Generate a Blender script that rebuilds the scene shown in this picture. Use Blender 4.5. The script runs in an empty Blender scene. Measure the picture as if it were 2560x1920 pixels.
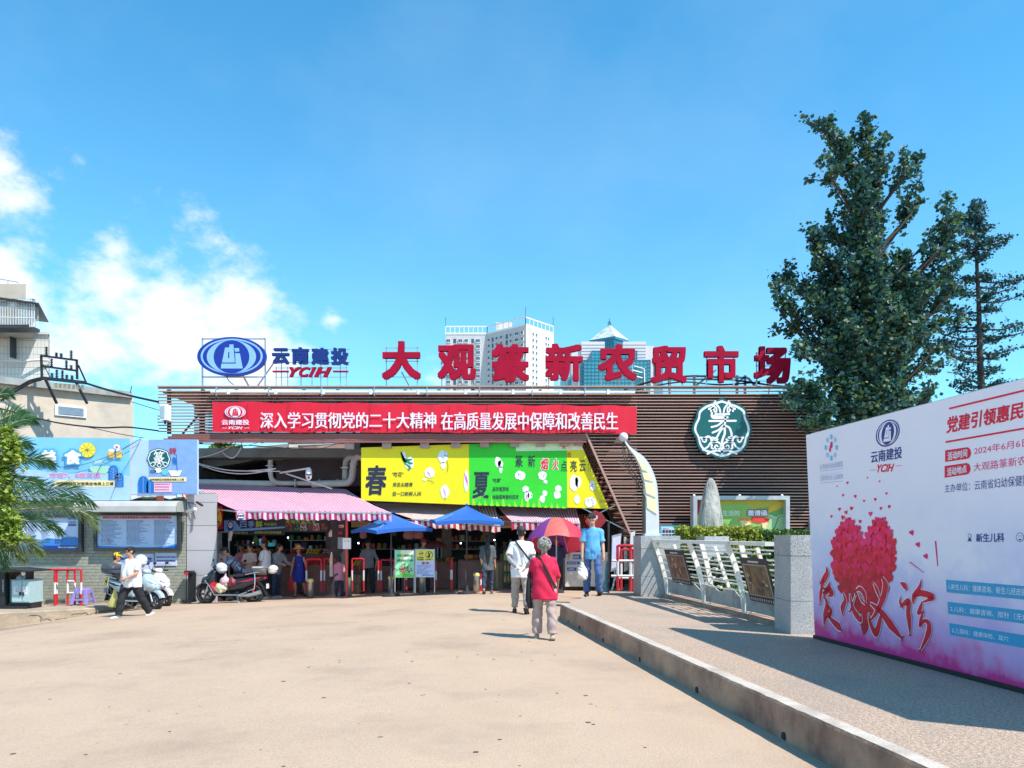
import bpy, math, random
import numpy as np
from mathutils import Vector, Matrix, noise
random.seed(7)
R = math.radians
SC = bpy.context.scene
COL = SC.collection
# camera, world, sun, exposure
F = 1950.0
HX, HY = 1280.0, 1336.0
EYE = 1.6
cam_d = bpy.data.cameras.new('camera'); cam = bpy.data.objects.new('camera', cam_d); COL.objects.link(cam)
cam.location = (0, 0, EYE); cam.rotation_euler = (R(90), 0, 0)
cam_d.sensor_width = 36.0; cam_d.lens = F/2560*36; cam_d.shift_y = (HY-960)/2560
cam_d.clip_start = 0.1; cam_d.clip_end = 6000
SC.camera = cam
SUN = Vector((-.60, .42, -1.0)).normalized()
sl = bpy.data.lights.new('sun', 'SUN'); sl.energy = 4.3; sl.angle = R(.55); sl.color = (1, .95, .87)
so = bpy.data.objects.new('sun', sl); COL.objects.link(so)
so.rotation_euler = SUN.to_track_quat('-Z', 'Y').to_euler(); so.location = (30, -20, 60)
W = bpy.data.worlds.new('World'); SC.world = W; W.use_nodes = True
nt = W.node_tree; nt.nodes.clear(); N = nt.nodes.new; L = nt.links.new
def vmath(op, a, b=None):
 n = N('ShaderNodeVectorMath'); n.operation = op
 for i, x in enumerate((a, b)):
  if x is None: continue
  if hasattr(x, 'links'): L(x, n.inputs[i])
  else: n.inputs[i].default_value = x
 return n
def smath(op, a, b=None, c=None, clamp=False):
 n = N('ShaderNodeMath'); n.operation = op; n.use_clamp = clamp
 for i, x in enumerate((a, b, c)):
  if x is None: continue
  if hasattr(x, 'links'): L(x, n.inputs[i])
  else: n.inputs[i].default_value = x
 return n.outputs[0]
sky = N('ShaderNodeTexSky'); sky.sky_type = 'NISHITA'; sky.sun_disc = False
sky.sun_elevation = math.asin(-SUN.z); sky.sun_rotation = math.atan2(-SUN.x, -SUN.y)
sky.altitude = 1900; sky.air_density = 1.25; sky.dust_density = .35; sky.ozone_density = 1.6
tint = N('ShaderNodeMixRGB'); tint.blend_type = 'MULTIPLY'; tint.inputs[0].default_value = 1
tint.inputs[2].default_value = (.44, 1.68, 1.97, 1); L(sky.outputs[0], tint.inputs[1])
tc = N('ShaderNodeTexCoord')
dn = vmath('NORMALIZE', tc.outputs['Generated']).outputs[0]
def cdir(px, py): return Vector((px-HX, F, HY-py)).normalized()
blob = None
for (px, py, r, a) in ((440,790,.11,.95),(560,790,.09,.9),(300,700,.085,.8),(600,900,.09,.95),(690,890,.06,.8),(290,620,.05,.8),(420,680,.06,.6),
                       (0,680,.075,1),(30,510,.06,.9),(0,410,.04,.8),(150,450,.06,.45),(185,395,.03,.4),(230,860,.10,.75),
                       (835,800,.02,.6),(1100,955,.06,.7),(150,780,.1,.45)):
 dd = vmath('DISTANCE', dn, cdir(px, py)).outputs['Value']
 g = smath('MULTIPLY', smath('SUBTRACT', 1.0, smath('DIVIDE', dd, r*1.5), clamp=True), a)
 blob = g if blob is None else smath('MAXIMUM', blob, g)
sc_v = vmath('MULTIPLY', dn, (1, 1, 1.5)).outputs[0]
def wnoise(scale, detail, rough):
 n = N('ShaderNodeTexNoise'); n.inputs['Scale'].default_value = scale; n.inputs['Detail'].default_value = detail
 n.inputs['Roughness'].default_value = rough; L(sc_v, n.inputs['Vector']); return n.outputs[0]
n1 = wnoise(8, 9, .6); n2 = wnoise(26, 8, .62); n3 = wnoise(2.6, 7, .55)
dens = smath('ADD', smath('SUBTRACT', smath('MULTIPLY', blob, .86), .14), smath('MULTIPLY', smath('SUBTRACT', n1, .5), 1.25))
dens = smath('ADD', dens, smath('MULTIPLY', smath('SUBTRACT', n2, .5), .5))
cm = N('ShaderNodeMapRange'); cm.interpolation_type = 'SMOOTHSTEP'; L(dens, cm.inputs[0])
cm.inputs[1].default_value = .2; cm.inputs[2].default_value = .6
veil = smath('MULTIPLY', smath('SUBTRACT', n3, .47, clamp=True), .7)
sepz = N('ShaderNodeSeparateXYZ'); L(dn, sepz.inputs[0])
hz = smath('POWER', smath('SUBTRACT', 1.0, sepz.outputs[2], clamp=True), 3.2)
veil = smath('ADD', veil, smath('MULTIPLY', hz, .72), clamp=True)
back = N('ShaderNodeMapRange'); L(smath('ADD', n1, smath('MULTIPLY', n3, .6)), back.inputs[0]); back.interpolation_type = 'SMOOTHSTEP'  # unseen clouds behind the camera, amount raised to whiten the fill light
back.inputs[1].default_value = .82; back.inputs[2].default_value = 1.0
lowz = smath('SUBTRACT', .55, sepz.outputs[2], clamp=True)
away = smath('MULTIPLY', smath('SUBTRACT', .2, sepz.outputs[1], clamp=True), 4, clamp=True)
bk = smath('MULTIPLY', smath('MULTIPLY', back.outputs[0], smath('MULTIPLY', lowz, 3, clamp=True)), away)
cmask = smath('MAXIMUM', smath('MULTIPLY', cm.outputs[0], .84), bk)
mx0 = N('ShaderNodeMixRGB'); L(smath('MULTIPLY', veil, .55), mx0.inputs[0]); L(tint.outputs[0], mx0.inputs[1]); mx0.inputs[2].default_value = (7.0, 8.1, 9.4, 1)
cc = N('ShaderNodeMixRGB'); L(n2, cc.inputs[0]); cc.inputs[1].default_value = (7.4, 8.4, 9.8, 1); cc.inputs[2].default_value = (10.2, 9.6, 10.0, 1)
mx1 = N('ShaderNodeMixRGB'); L(cmask, mx1.inputs[0]); L(mx0.outputs[0], mx1.inputs[1]); L(cc.outputs[0], mx1.inputs[2])
bg = N('ShaderNodeBackground'); bg.inputs[1].default_value = .085; L(mx1.outputs[0], bg.inputs[0])
wo = N('ShaderNodeOutputWorld'); L(bg.outputs[0], wo.inputs[0])
SC.view_settings.view_transform = 'Standard'; SC.view_settings.look = 'None'
SC.view_settings.exposure = .66; SC.view_settings.gamma = 1; SC.view_settings.use_curve_mapping = False
SC.cycles.max_bounces = 6; SC.cycles.transparent_max_bounces = 8
# helpers
def P(px, py, Y): return Vector(((px-HX)/F*Y, Y, EYE-(py-HY)/F*Y))
def X(px, Y): return (px-HX)/F*Y
def Z(py, Y): return EYE-(py-HY)/F*Y
def gz(x, y):
 return .034*min(0, x+1) + .09*min(0, x+9.3) - .03*max(0, min(y, 27)-20.5)
PAV = .26
MATS = {}
def mat(name, col, rough=.7, var=.12, scale=6, bump=0, bscale=None, metal=0, trans=0, emit=0, dirt=None, dscale=1.5, dlo=.5, dhi=.7, spec=None, obj=True, back=None, stretch=None):
 if name in MATS: return MATS[name]
 m = bpy.data.materials.new(name); m.use_nodes = True; t = m.node_tree; nd = t.nodes; lk = t.links
 b = nd['Principled BSDF']; b.inputs['Roughness'].default_value = rough; b.inputs['Metallic'].default_value = metal
 if spec is not None: b.inputs['Specular IOR Level'].default_value = spec
 c = (*col, 1)
 tcn = nd.new('ShaderNodeTexCoord'); src = tcn.outputs['Object']
 if stretch:
  mp = nd.new('ShaderNodeMapping'); mp.inputs['Scale'].default_value = stretch; lk.new(src, mp.inputs[0]); src = mp.outputs[0]
 out = None
 if var:
  n = nd.new('ShaderNodeTexNoise'); n.inputs['Scale'].default_value = scale; n.inputs['Detail'].default_value = 5; lk.new(src, n.inputs['Vector'])
  r = nd.new('ShaderNodeValToRGB'); r.color_ramp.elements[0].position = .3; r.color_ramp.elements[1].position = .7
  r.color_ramp.elements[0].color = (*[x*(1-var) for x in col], 1); r.color_ramp.elements[1].color = (*[min(1, x*(1+var)) for x in col], 1)
  lk.new(n.outputs[0], r.inputs[0]); out = r.outputs[0]
 if dirt:
  n = nd.new('ShaderNodeTexNoise'); n.inputs['Scale'].default_value = dscale; n.inputs['Detail'].default_value = 8; n.inputs['Roughness'].default_value = .65; lk.new(src, n.inputs['Vector'])
  mr = nd.new('ShaderNodeMapRange'); mr.inputs[1].default_value = dlo; mr.inputs[2].default_value = dhi; lk.new(n.outputs[0], mr.inputs[0])
  mx = nd.new('ShaderNodeMixRGB'); lk.new(mr.outputs[0], mx.inputs[0]); mx.inputs[2].default_value = (*dirt, 1)
  if out: lk.new(out, mx.inputs[1])
  else: mx.inputs[1].default_value = c
  out = mx.outputs[0]
 if out: lk.new(out, b.inputs['Base Color'])
 else: b.inputs['Base Color'].default_value = c
 if bump:
  n = nd.new('ShaderNodeTexNoise'); n.inputs['Scale'].default_value = bscale or scale*3; n.inputs['Detail'].default_value = 6; lk.new(src, n.inputs['Vector'])
  bp = nd.new('ShaderNodeBump'); bp.inputs['Strength'].default_value = min(1, bump); bp.inputs['Distance'].default_value = .02 if bump <= 1 else .02*bump
  lk.new(n.outputs[0], bp.inputs['Height']); lk.new(bp.outputs[0], b.inputs['Normal'])
 if trans:
  tr = nd.new('ShaderNodeBsdfTranslucent'); ms = nd.new('ShaderNodeMixShader'); ms.inputs[0].default_value = trans
  if out: lk.new(out, tr.inputs[0])
  else: tr.inputs[0].default_value = c
  lk.new(b.outputs[0], ms.inputs[1]); lk.new(tr.outputs[0], ms.inputs[2]); lk.new(ms.outputs[0], nd['Material Output'].inputs[0])
 if emit:
  b.inputs['Emission Color'].default_value = c; b.inputs['Emission Strength'].default_value = emit
 MATS[name] = m; return m
def S(r, g, b):
 return tuple(((x/255)/12.92 if x <= 10 else ((x/255+.055)/1.055)**2.4) for x in (r, g, b))
def pt(name, r, g, b, **k):
 k.setdefault('rough', .5); k.setdefault('var', .03); return mat(name, S(r, g, b), **k)
class MB:
 def __init__(s): s.v = []; s.f = []; s.m = []; s.mats = []; s.c = 0
 def use(s, m):
  if m not in s.mats: s.mats.append(m)
  s.c = s.mats.index(m); return s
 def add(s, vs, fs):
  o = len(s.v); s.v.extend([tuple(a) for a in vs])
  for f in fs: s.f.append([i+o for i in f]); s.m.append(s.c)
  return s
 def box(s, x0, x1, y0, y1, z0, z1):
  return s.add([(x0,y0,z0),(x1,y0,z0),(x1,y1,z0),(x0,y1,z0),(x0,y0,z1),(x1,y0,z1),(x1,y1,z1),(x0,y1,z1)],
                     [(0,3,2,1),(4,5,6,7),(0,1,5,4),(1,2,6,5),(2,3,7,6),(3,0,4,7)])
 def hexa(s, b, t):
  return s.add(list(b)+list(t), [(0,3,2,1),(4,5,6,7),(0,1,5,4),(1,2,6,5),(2,3,7,6),(3,0,4,7)])
 def beam(s, p, q, w, h=None, up=(0, 0, 1)):
  p = Vector(p); q = Vector(q); h = h or w; d = (q-p).normalized(); u = Vector(up)
  if abs(d.dot(u)) > .98: u = Vector((0, 1, 0))
  a = d.cross(u).normalized()*w/2; b = a.cross(d).normalized()*h/2
  return s.hexa([p-a-b, p+a-b, p+a+b, p-a+b], [q-a-b, q+a-b, q+a+b, q-a+b])
 def tube(s, pts, r, n=8, cap=True):
  pts = [Vector(p) for p in pts]; k = len(pts); rs = r if isinstance(r, (list, tuple)) else [r]*k
  vs = []; prev = None
  for i, p in enumerate(pts):
   d = (pts[min(i+1, k-1)]-pts[max(i-1, 0)]).normalized()
   if prev is None:
    u = Vector((0, 0, 1)) if abs(d.z) < .9 else Vector((1, 0, 0)); a = d.cross(u).normalized()
   else: a = (prev-d*prev.dot(d)).normalized()
   prev = a; b = d.cross(a)
   for j in range(n):
    t = 2*math.pi*j/n; vs.append(p+(a*math.cos(t)+b*math.sin(t))*rs[i])
  fs = []
  for i in range(k-1):
   for j in range(n):
    fs.append((i*n+j, i*n+(j+1) % n, (i+1)*n+(j+1) % n, (i+1)*n+j))
  if cap: fs.append(tuple(range(n))[::-1]); fs.append(tuple((k-1)*n+j for j in range(n)))
  return s.add(vs, fs)
 def ell(s, c, r, M=None, nu=14, nv=9):
  c = Vector(c); r = (r, r, r) if not isinstance(r, (list, tuple)) else r
  vs = [Vector((0, 0, r[2]))]; 
  for i in range(1, nv):
   a = math.pi*i/nv
   for j in range(nu):
    b = 2*math.pi*j/nu; vs.append(Vector((r[0]*math.sin(a)*math.cos(b), r[1]*math.sin(a)*math.sin(b), r[2]*math.cos(a))))
  vs.append(Vector((0, 0, -r[2])))
  if M is not None: vs = [M @ v for v in vs]
  vs = [v+c for v in vs]; fs = [(0, 1+j, 1+(j+1) % nu) for j in range(nu)]
  for i in range(nv-2):
   for j in range(nu):
    a = 1+i*nu; fs.append((a+j, a+nu+j, a+nu+(j+1) % nu, a+(j+1) % nu))
  l = len(vs)-1; a = 1+(nv-2)*nu; fs += [(l, a+(j+1) % nu, a+j) for j in range(nu)]
  return s.add(vs, fs)
 def cap(s, p, r0, q, r1, n=12):
  s.tube([p, q], [r0, r1], n); s.ell(p, r0, None, n, 7); s.ell(q, r1, None, n, 7); return s
 def lathe(s, prof, c=(0, 0, 0), n=16, M=None):
  c = Vector(c); vs = []
  for (r, z) in prof:
   for j in range(n):
    t = 2*math.pi*j/n; v = Vector((r*math.cos(t), r*math.sin(t), z))
    vs.append((M @ v if M is not None else v)+c)
  fs = []
  for i in range(len(prof)-1):
   for j in range(n): fs.append((i*n+j, i*n+(j+1) % n, (i+1)*n+(j+1) % n, (i+1)*n+j))
  fs.append(tuple(range(n))[::-1]); fs.append(tuple((len(prof)-1)*n+j for j in range(n)))
  return s.add(vs, fs)
 def prism(s, poly, vec):
  poly = [Vector(p) for p in poly]; vec = Vector(vec); n = len(poly)
  return s.add(poly+[p+vec for p in poly], [tuple(range(n)), tuple(range(2*n-1, n-1, -1))]+[(i, i+n, (i+1) % n+n, (i+1) % n) for i in range(n)])
 def poly(s, pts): return s.add(pts, [tuple(range(len(pts)))])
 def ribbon(s, pts, w, nrm, thick=0):
  nrm = Vector(nrm); pts = [Vector(p) for p in pts]; k = len(pts); ws = w if isinstance(w, (list, tuple)) else [w]*k
  vs = []
  for i, p in enumerate(pts):
   d = (pts[min(i+1, k-1)]-pts[max(i-1, 0)]).normalized(); a = d.cross(nrm).normalized()*ws[i]/2
   vs += [p-a, p+a]
  s.add(vs, [(2*i, 2*i+1, 2*i+3, 2*i+2) for i in range(k-1)])
  return s
 def loft(s, secs, n=16, e=2.4, axis='x'):
  vs = []
  for (c, a, b) in secs:
   for j in range(n):
    t = 2*math.pi*j/n; ca, sa = math.cos(t), math.sin(t)
    u = a*math.copysign(abs(ca)**(2/e), ca); w = b*math.copysign(abs(sa)**(2/e), sa)
    vs.append(Vector(c)+(Vector((0, u, w)) if axis == 'x' else Vector((u, 0, w)) if axis == 'y' else Vector((u, w, 0))))
  fs = []
  k = len(secs)
  for i in range(k-1):
   for j in range(n): fs.append((i*n+j, i*n+(j+1) % n, (i+1)*n+(j+1) % n, (i+1)*n+j))
  fs.append(tuple(range(n))[::-1]); fs.append(tuple((k-1)*n+j for j in range(n)))
  return s.add(vs, fs)
 def mesh(s, name, m=None, smooth=False, org=(0, 0, 0)):
  me = bpy.data.meshes.new(name); o = Vector(org)
  me.from_pydata([(a[0]-o.x, a[1]-o.y, a[2]-o.z) for a in s.v] if o.length else s.v, [], s.f)
  ms = s.mats if s.mats else [m]
  for x in ms: me.materials.append(x)
  if len(ms) > 1: me.polygons.foreach_set('material_index', s.m)
  if smooth:
   me.polygons.foreach_set('use_smooth', [True]*len(me.polygons))
   if smooth != 'all' and hasattr(me, 'set_sharp_from_angle'): me.set_sharp_from_angle(angle=R(35))
  me.update(); return me
def link(name, me, parent=None):
 o = bpy.data.objects.new(name, me); COL.objects.link(o)
 if parent is not None: o.parent = parent
 return o
def tag(o, label=None, cat=None, group=None, kind=None):
 if label: o['label'] = label
 if cat: o['category'] = cat
 if group: o['group'] = group
 if kind: o['kind'] = kind
 return o
def thing(name, label, cat, loc=(0, 0, 0), rz=0, group=None):
 o = bpy.data.objects.new(name, None); COL.objects.link(o); o.location = loc; o.rotation_euler = (0, 0, rz)
 o.empty_display_size = .2
 return tag(o, label, cat, group)
def part(name, mb, m, parent, smooth=False, world=True, kind=None, label=None):
 """world: vertices given in scene coordinates, parent unrotated"""
 root = parent; org = Vector((0, 0, 0))
 if world:
  while root is not None: org += Vector(root.location); root = root.parent
 me = mb.mesh(name, m, smooth, org); o = link(name, me, parent)
 if kind: o['kind'] = kind
 if label: o['label'] = label
 return o
def single(name, mb, m, label, cat, base, smooth=False, group=None, world=True):
 me = mb.mesh(name, m, smooth, base if world else (0, 0, 0)); o = link(name, me); o.location = base
 return tag(o, label, cat, group)
def struct(name, mb, m, smooth=False, kind='structure'):
 o = link(name, mb.mesh(name, m, smooth)); o['kind'] = kind; return o
def inst(name, me, parent, loc, rz=0, sc=None):
 o = link(name, me, parent); o.location = loc; o.rotation_euler = (0, 0, rz)
 if sc: o.scale = sc
 return o
def copytree(o, parent=None):
 c = o.copy(); COL.objects.link(c); c.parent = parent
 for ch in [x for x in CH.get(o.name, [])] if False else list(o.children): copytree(ch, c)
 return c
CH = {}
# text
TC = {}
def glyphs(s, shear=0.0, space=1.0):
 k = (s, shear, space)
 if k in TC: return TC[k]
 c = bpy.data.curves.new('t', 'FONT'); c.body = s; c.shear = shear; c.resolution_u = 3; c.space_character = space
 o = bpy.data.objects.new('t', c); me = bpy.data.meshes.new_from_object(o)
 v = np.array([(a.co.x, a.co.y) for a in me.vertices]); fs = [tuple(p.vertices) for p in me.polygons]
 bpy.data.objects.remove(o); bpy.data.curves.remove(c); bpy.data.meshes.remove(me)
 mn = v.min(0); mxx = v.max(0); v = (v-mn)/np.maximum(mxx-mn, 1e-6)
 TC[k] = (v, fs, mxx-mn); return TC[k]
def extruded_text(s, bold, size_box, depth, shear=0.0):
 """mesh of standing letters filling size_box=(x0,x1,z0,z1), front at y=0, back at y=depth"""
 c = bpy.data.curves.new('t', 'FONT'); c.body = s; c.extrude = .5; c.shear = shear; c.resolution_u = 3
 o = bpy.data.objects.new('t', c); me = bpy.data.meshes.new_from_object(o); bpy.data.objects.remove(o)
 v = np.array([a.co[:] for a in me.vertices]); mn = v.min(0); mxx = v.max(0); v = (v-mn)/np.maximum(mxx-mn, 1e-6)
 x0, x1, z0, z1 = size_box; mb = MB(); r = bold; w, h = (x1-x0)*(1-2*r), (z1-z0)*(1-2*r)
 fs = [tuple(p.vertices) for p in me.polygons]
 for i, (dx, dz) in enumerate(((0, 0), (1, 1), (-1, 1), (1, -1), (-1, -1), (1, 0), (-1, 0), (0, 1), (0, -1))):
  e = .0008*i; mb.add([(x0+(x1-x0)*r*(1+dx)+w*a[0], -e+(depth+2*e)*(1-a[2]), z0+(z1-z0)*r*(1+dz)+h*a[1]) for a in v], fs)
 bpy.data.meshes.remove(me); return mb
class Sheet:
 """a real flat plane; printed shapes are laid on it in millimetre layers, addressed by sight line"""
 def __init__(s, p0, nrm, mb=None): s.p0 = Vector(p0); s.n = Vector(nrm).normalized(); s.mb = mb or MB(); s.eye = Vector((0, 0, EYE)); s.step = .004
 def at(s, px, py, lv=0):
  p0 = s.p0+s.n*lv*s.step; d = Vector((px-HX, F, HY-py)); t = (p0-s.eye).dot(s.n)/d.dot(s.n); return s.eye+d*t
 def poly(s, pts, m, lv=1): s.mb.use(m); s.mb.poly([s.at(a, b, lv) for a, b in pts]); return s
 def rect(s, x0, y0, x1, y1, m, lv=1): return s.poly([(x0,y1),(x1,y1),(x1,y0),(x0,y0)], m, lv)
 def ellipse(s, cx, cy, rx, ry, m, lv=1, n=40, a0=0, a1=360, rot=0):
  ps = []
  for i in range(n):
   t = R(a0+(a1-a0)*i/(n if a1-a0 == 360 else n-1)); a, b = rx*math.cos(t), ry*math.sin(t)
   ps.append((cx+a*math.cos(rot)-b*math.sin(rot), cy+a*math.sin(rot)+b*math.cos(rot)))
  return s.poly(ps[::-1], m, lv)
 def line(s, pts, w, m, lv=1):
  s.mb.use(m); q = [s.at(a, b, lv) for a, b in pts]; k = (s.at(pts[0][0]+1, pts[0][1])-s.at(*pts[0])).length
  ww = [x*k for x in w] if isinstance(w, (list, tuple)) else w*k
  s.mb.ribbon(q, ww, s.n); return s
 def curve(s, pts, w, m, lv=1, n=6):
  q = catmull(pts, n); 
  if isinstance(w, (list, tuple)):
   w = [w[min(int(i/(len(q)-1)*(len(w)-1)), len(w)-2)]*(1-((i/(len(q)-1)*(len(w)-1)) % 1))+w[min(int(i/(len(q)-1)*(len(w)-1))+1, len(w)-1)]*((i/(len(q)-1)*(len(w)-1)) % 1) for i in range(len(q))]
  return s.line(q, w, m, lv)
 def text(s, t, quad, m, lv=1, bold=.0, shear=0.0, song=False, space=1.0):
  """quad: (x0,y0,x1,y1) or four corners tl,tr,br,bl in sight coordinates"""
  if not isinstance(quad[0], (tuple, list)): x0, y0, x1, y1 = quad; quad = ((x0,y0),(x1,y0),(x1,y1),(x0,y1))
  tl, tr, br, bl = [s.at(a, b, lv) for a, b in quad]
  s.mb.use(m)
  v, fs, ext = glyphs(t, shear, space); b_ = bold*.9
  if song: outs = [(-.026, 0), (-.013, 0), (0, 0), (.013, 0), (.026, 0)]
  elif bold <= 0: outs = [(0, 0)]
  elif bold <= .03: outs = [(b_, b_), (-b_, b_), (b_, -b_), (-b_, -b_)]
  else: outs = [(0, 0)]+[(b_*x, b_*y) for x in (-1, 0, 1) for y in (-1, 0, 1) if x or y]
  if bold > .08: outs += [(b_*.5*x, b_*.5*y) for x in (-1, 1) for y in (-1, 1)]
  kx, ky = 1/(ext[0]+2*b_), 1/(ext[1]+2*b_)
  for kk, (ox, oy) in enumerate(outs):
   vs = []
   for u, w in v:
    u = (u*ext[0]+b_+ox)*kx; w = (w*ext[1]+b_+oy)*ky; a = bl.lerp(br, u); b = tl.lerp(tr, u); vs.append(a.lerp(b, w)+s.n*kk*.00035)
   s.mb.add(vs, fs)
  return s
def catmull(pts, n=6):
 pts = [np.array(p, float) for p in pts]; out = []
 for i in range(len(pts)-1):
  p0 = pts[max(i-1, 0)]; p1 = pts[i]; p2 = pts[i+1]; p3 = pts[min(i+2, len(pts)-1)]
  for j in range(n):
   t = j/n; out.append(tuple(.5*((2*p1)+(-p0+p2)*t+(2*p0-5*p1+4*p2-p3)*t*t+(-p0+3*p1-3*p2+p3)*t**3)))
 out.append(tuple(pts[-1])); return out
# fused bodies
def fuse(mb, voxel=.012, sm=3, fold=None):
 me = mb.mesh('tmp', None) if not mb.mats else mb.mesh('tmp')
 o = bpy.data.objects.new('tmp', me); COL.objects.link(o)
 r = o.modifiers.new('r', 'REMESH'); r.mode = 'VOXEL'; r.voxel_size = voxel
 if sm: s = o.modifiers.new('s', 'SMOOTH'); s.iterations = sm; s.factor = .5
 dg = bpy.context.evaluated_depsgraph_get(); m2 = bpy.data.meshes.new_from_object(o.evaluated_get(dg))
 bpy.data.objects.remove(o); bpy.data.meshes.remove(me)
 n = len(m2.vertices); co = np.empty(n*3, 'f'); m2.vertices.foreach_get('co', co); co = co.reshape(-1, 3)
 if fold:
  no = np.empty(n*3, 'f'); m2.vertices.foreach_get('normal', no); no = no.reshape(-1, 3); amp, sx, sz, sd = fold
  h = np.array([noise.noise(Vector((c[0]*sx+sd+2*noise.noise(Vector((c[0]*4, c[1]*4, c[2]*3+sd))), c[1]*sx, c[2]*sz+c[0]*sx*.6))) for c in co])
  co = co+no*(h*amp)[:, None].astype('f'); m2.vertices.foreach_set('co', co.ravel())
 m2.polygons.foreach_set('use_smooth', [True]*len(m2.polygons)); m2.materials.clear(); m2.update(); return m2
def fpart(name, mb, m, parent, voxel=.012, sm=3, fold=None, label=None):
 me = fuse(mb, voxel, sm, fold); me.materials.clear(); me.materials.append(m); o = link(name, me, parent)
 if label: o['label'] = label
 return o
def leaves(name, cen, size, m, parent=None, up=.3, kind='stuff', seed=1, aspect=1.0, world=True, tri=False):
 """many small leaf faces: cen (n,3)"""
 rg = np.random.default_rng(seed); n = len(cen); cen = np.asarray(cen, float)
 a = rg.normal(size=(n, 3)); a[:, 2] *= .6; a /= np.linalg.norm(a, axis=1)[:, None]
 b = rg.normal(size=(n, 3)); b[:, 2] *= .6; b -= a*(a*b).sum(1)[:, None]; b /= np.linalg.norm(b, axis=1)[:, None]
 s = size*(.6+.8*rg.random(n))[:, None]; a = a*s*aspect; b = b*s*.5
 c = np.cross(a, b); c *= (size*.25/np.maximum(np.linalg.norm(c, axis=1), 1e-9))[:, None]
 V = np.stack([cen-a*.5, cen+b+c*.4, cen+a*.5, cen-b+c*.4], 1).reshape(-1, 3)
 org = Vector((0, 0, 0)); rr = parent
 while world and rr is not None: org += Vector(rr.location); rr = rr.parent
 V -= np.array(org)
 me = bpy.data.meshes.new(name); me.vertices.add(4*n); me.vertices.foreach_set('co', V.ravel())
 me.loops.add(4*n); me.loops.foreach_set('vertex_index', np.arange(4*n)); me.polygons.add(n)
 me.polygons.foreach_set('loop_start', np.arange(0, 4*n, 4)); me.polygons.foreach_set('loop_total', np.full(n, 4))
 for x in (m if isinstance(m, list) else [m]): me.materials.append(x)
 if isinstance(m, list): me.polygons.foreach_set('material_index', rg.integers(0, len(m), n))
 me.update(calc_edges=True); o = link(name, me, parent)
 if kind: o['kind'] = kind
 return o
# materials
M_road = mat('road_concrete', (.49, .35, .24), rough=.9, var=.07, scale=1.2, bump=.35, bscale=60, dirt=(.32, .225, .16), dscale=.6, dlo=.48, dhi=.72)
def road_mat():
 m = M_road; t = m.node_tree; nd = t.nodes; lk = t.links; b = nd['Principled BSDF']
 src = b.inputs['Base Color'].links[0].from_socket; tcn = nd.new('ShaderNodeTexCoord')
 def nz(scale, detail, lo, hi, vec=None, rough=.6):
  n = nd.new('ShaderNodeTexNoise'); n.inputs['Scale'].default_value = scale; n.inputs['Detail'].default_value = detail; n.inputs['Roughness'].default_value = rough
  lk.new(vec or tcn.outputs['Object'], n.inputs['Vector'])
  r = nd.new('ShaderNodeMapRange'); r.inputs[1].default_value = lo; r.inputs[2].default_value = hi; lk.new(n.outputs[0], r.inputs[0]); return r.outputs[0]
 def mixc(fac, k, col, base):
  f = nd.new('ShaderNodeMath'); f.operation = 'MULTIPLY'; lk.new(fac, f.inputs[0]); f.inputs[1].default_value = k
  x = nd.new('ShaderNodeMixRGB'); lk.new(f.outputs[0], x.inputs[0]); lk.new(base, x.inputs[1]); x.inputs[2].default_value = (*col, 1); return x.outputs[0]
 o = mixc(nz(34, 4, .5, .72), .5, (.29, .20, .14), src); o = mixc(nz(90, 3, .5, .7), .6, (.27, .19, .14), o)
 o = mixc(nz(200, 2, .55, .7), .45, (.68, .55, .43), o)
 mp = nd.new('ShaderNodeMapping'); mp.inputs['Rotation'].default_value = (0, 0, R(12)); mp.inputs['Scale'].default_value = (6, .5, 1); lk.new(tcn.outputs['Object'], mp.inputs[0])
 o = mixc(nz(1.4, 6, .55, .8, mp.outputs[0]), .45, (.40, .325, .27), o)
 v = nd.new('ShaderNodeTexVoronoi'); v.inputs['Scale'].default_value = 1.5; lk.new(tcn.outputs['Object'], v.inputs['Vector'])
 r = nd.new('ShaderNodeMapRange'); r.inputs[1].default_value = .045; r.inputs[2].default_value = .03; lk.new(v.outputs['Distance'], r.inputs[0])
 g = nd.new('ShaderNodeMath'); g.operation = 'MULTIPLY'; lk.new(r.outputs[0], g.inputs[0]); lk.new(nz(.8, 2, .5, .56), g.inputs[1])
 o = mixc(g.outputs[0], .8, (.12, .095, .085), o)
 lk.new(o, b.inputs['Base Color'])
road_mat()
M_pave = mat('pavement_aggregate', (.46, .335, .25), rough=.92, var=.42, scale=42, bump=.8, bscale=110, dirt=(.30, .26, .22), dscale=1.1, dlo=.5, dhi=.8)
M_conc = mat('weathered_concrete', (.44, .27, .18), rough=.9, var=.12, scale=4, bump=.5, bscale=25, dirt=(.19, .11, .08), dscale=1.3, dlo=.42, dhi=.65)
M_conctop = mat('worn_concrete_top', (.52, .45, .38), rough=.9, var=.1, scale=9, bump=.4, bscale=50, dirt=(.36, .30, .25), dscale=2.5)
M_kerb = mat('old_kerb_concrete', (.38, .30, .22), rough=.95, var=.14, scale=5, bump=.7, bscale=18, dirt=(.27, .215, .16), dscale=2)
M_plaster = mat('cream_plaster', (.56, .47, .38), rough=.9, var=.06, scale=3, bump=.2, dirt=(.37, .32, .27), dscale=.9, dlo=.52, dhi=.8)
M_grey = mat('grey_concrete', (.32, .33, .31), rough=.9, var=.12, scale=2.5, bump=.3, dirt=(.2, .2, .185), dscale=1.2)
M_brick = [mat('sage_wall_tile_%s' % n, c, rough=.55, var=.12, scale=9, bump=.15) for n, c in (('plain', (.345, .345, .27)), ('warm', (.37, .35, .275)), ('cool', (.315, .325, .26)))]
M_mortar = mat('mortar', (.17, .155, .12), rough=.95, var=.2, scale=12)
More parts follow.
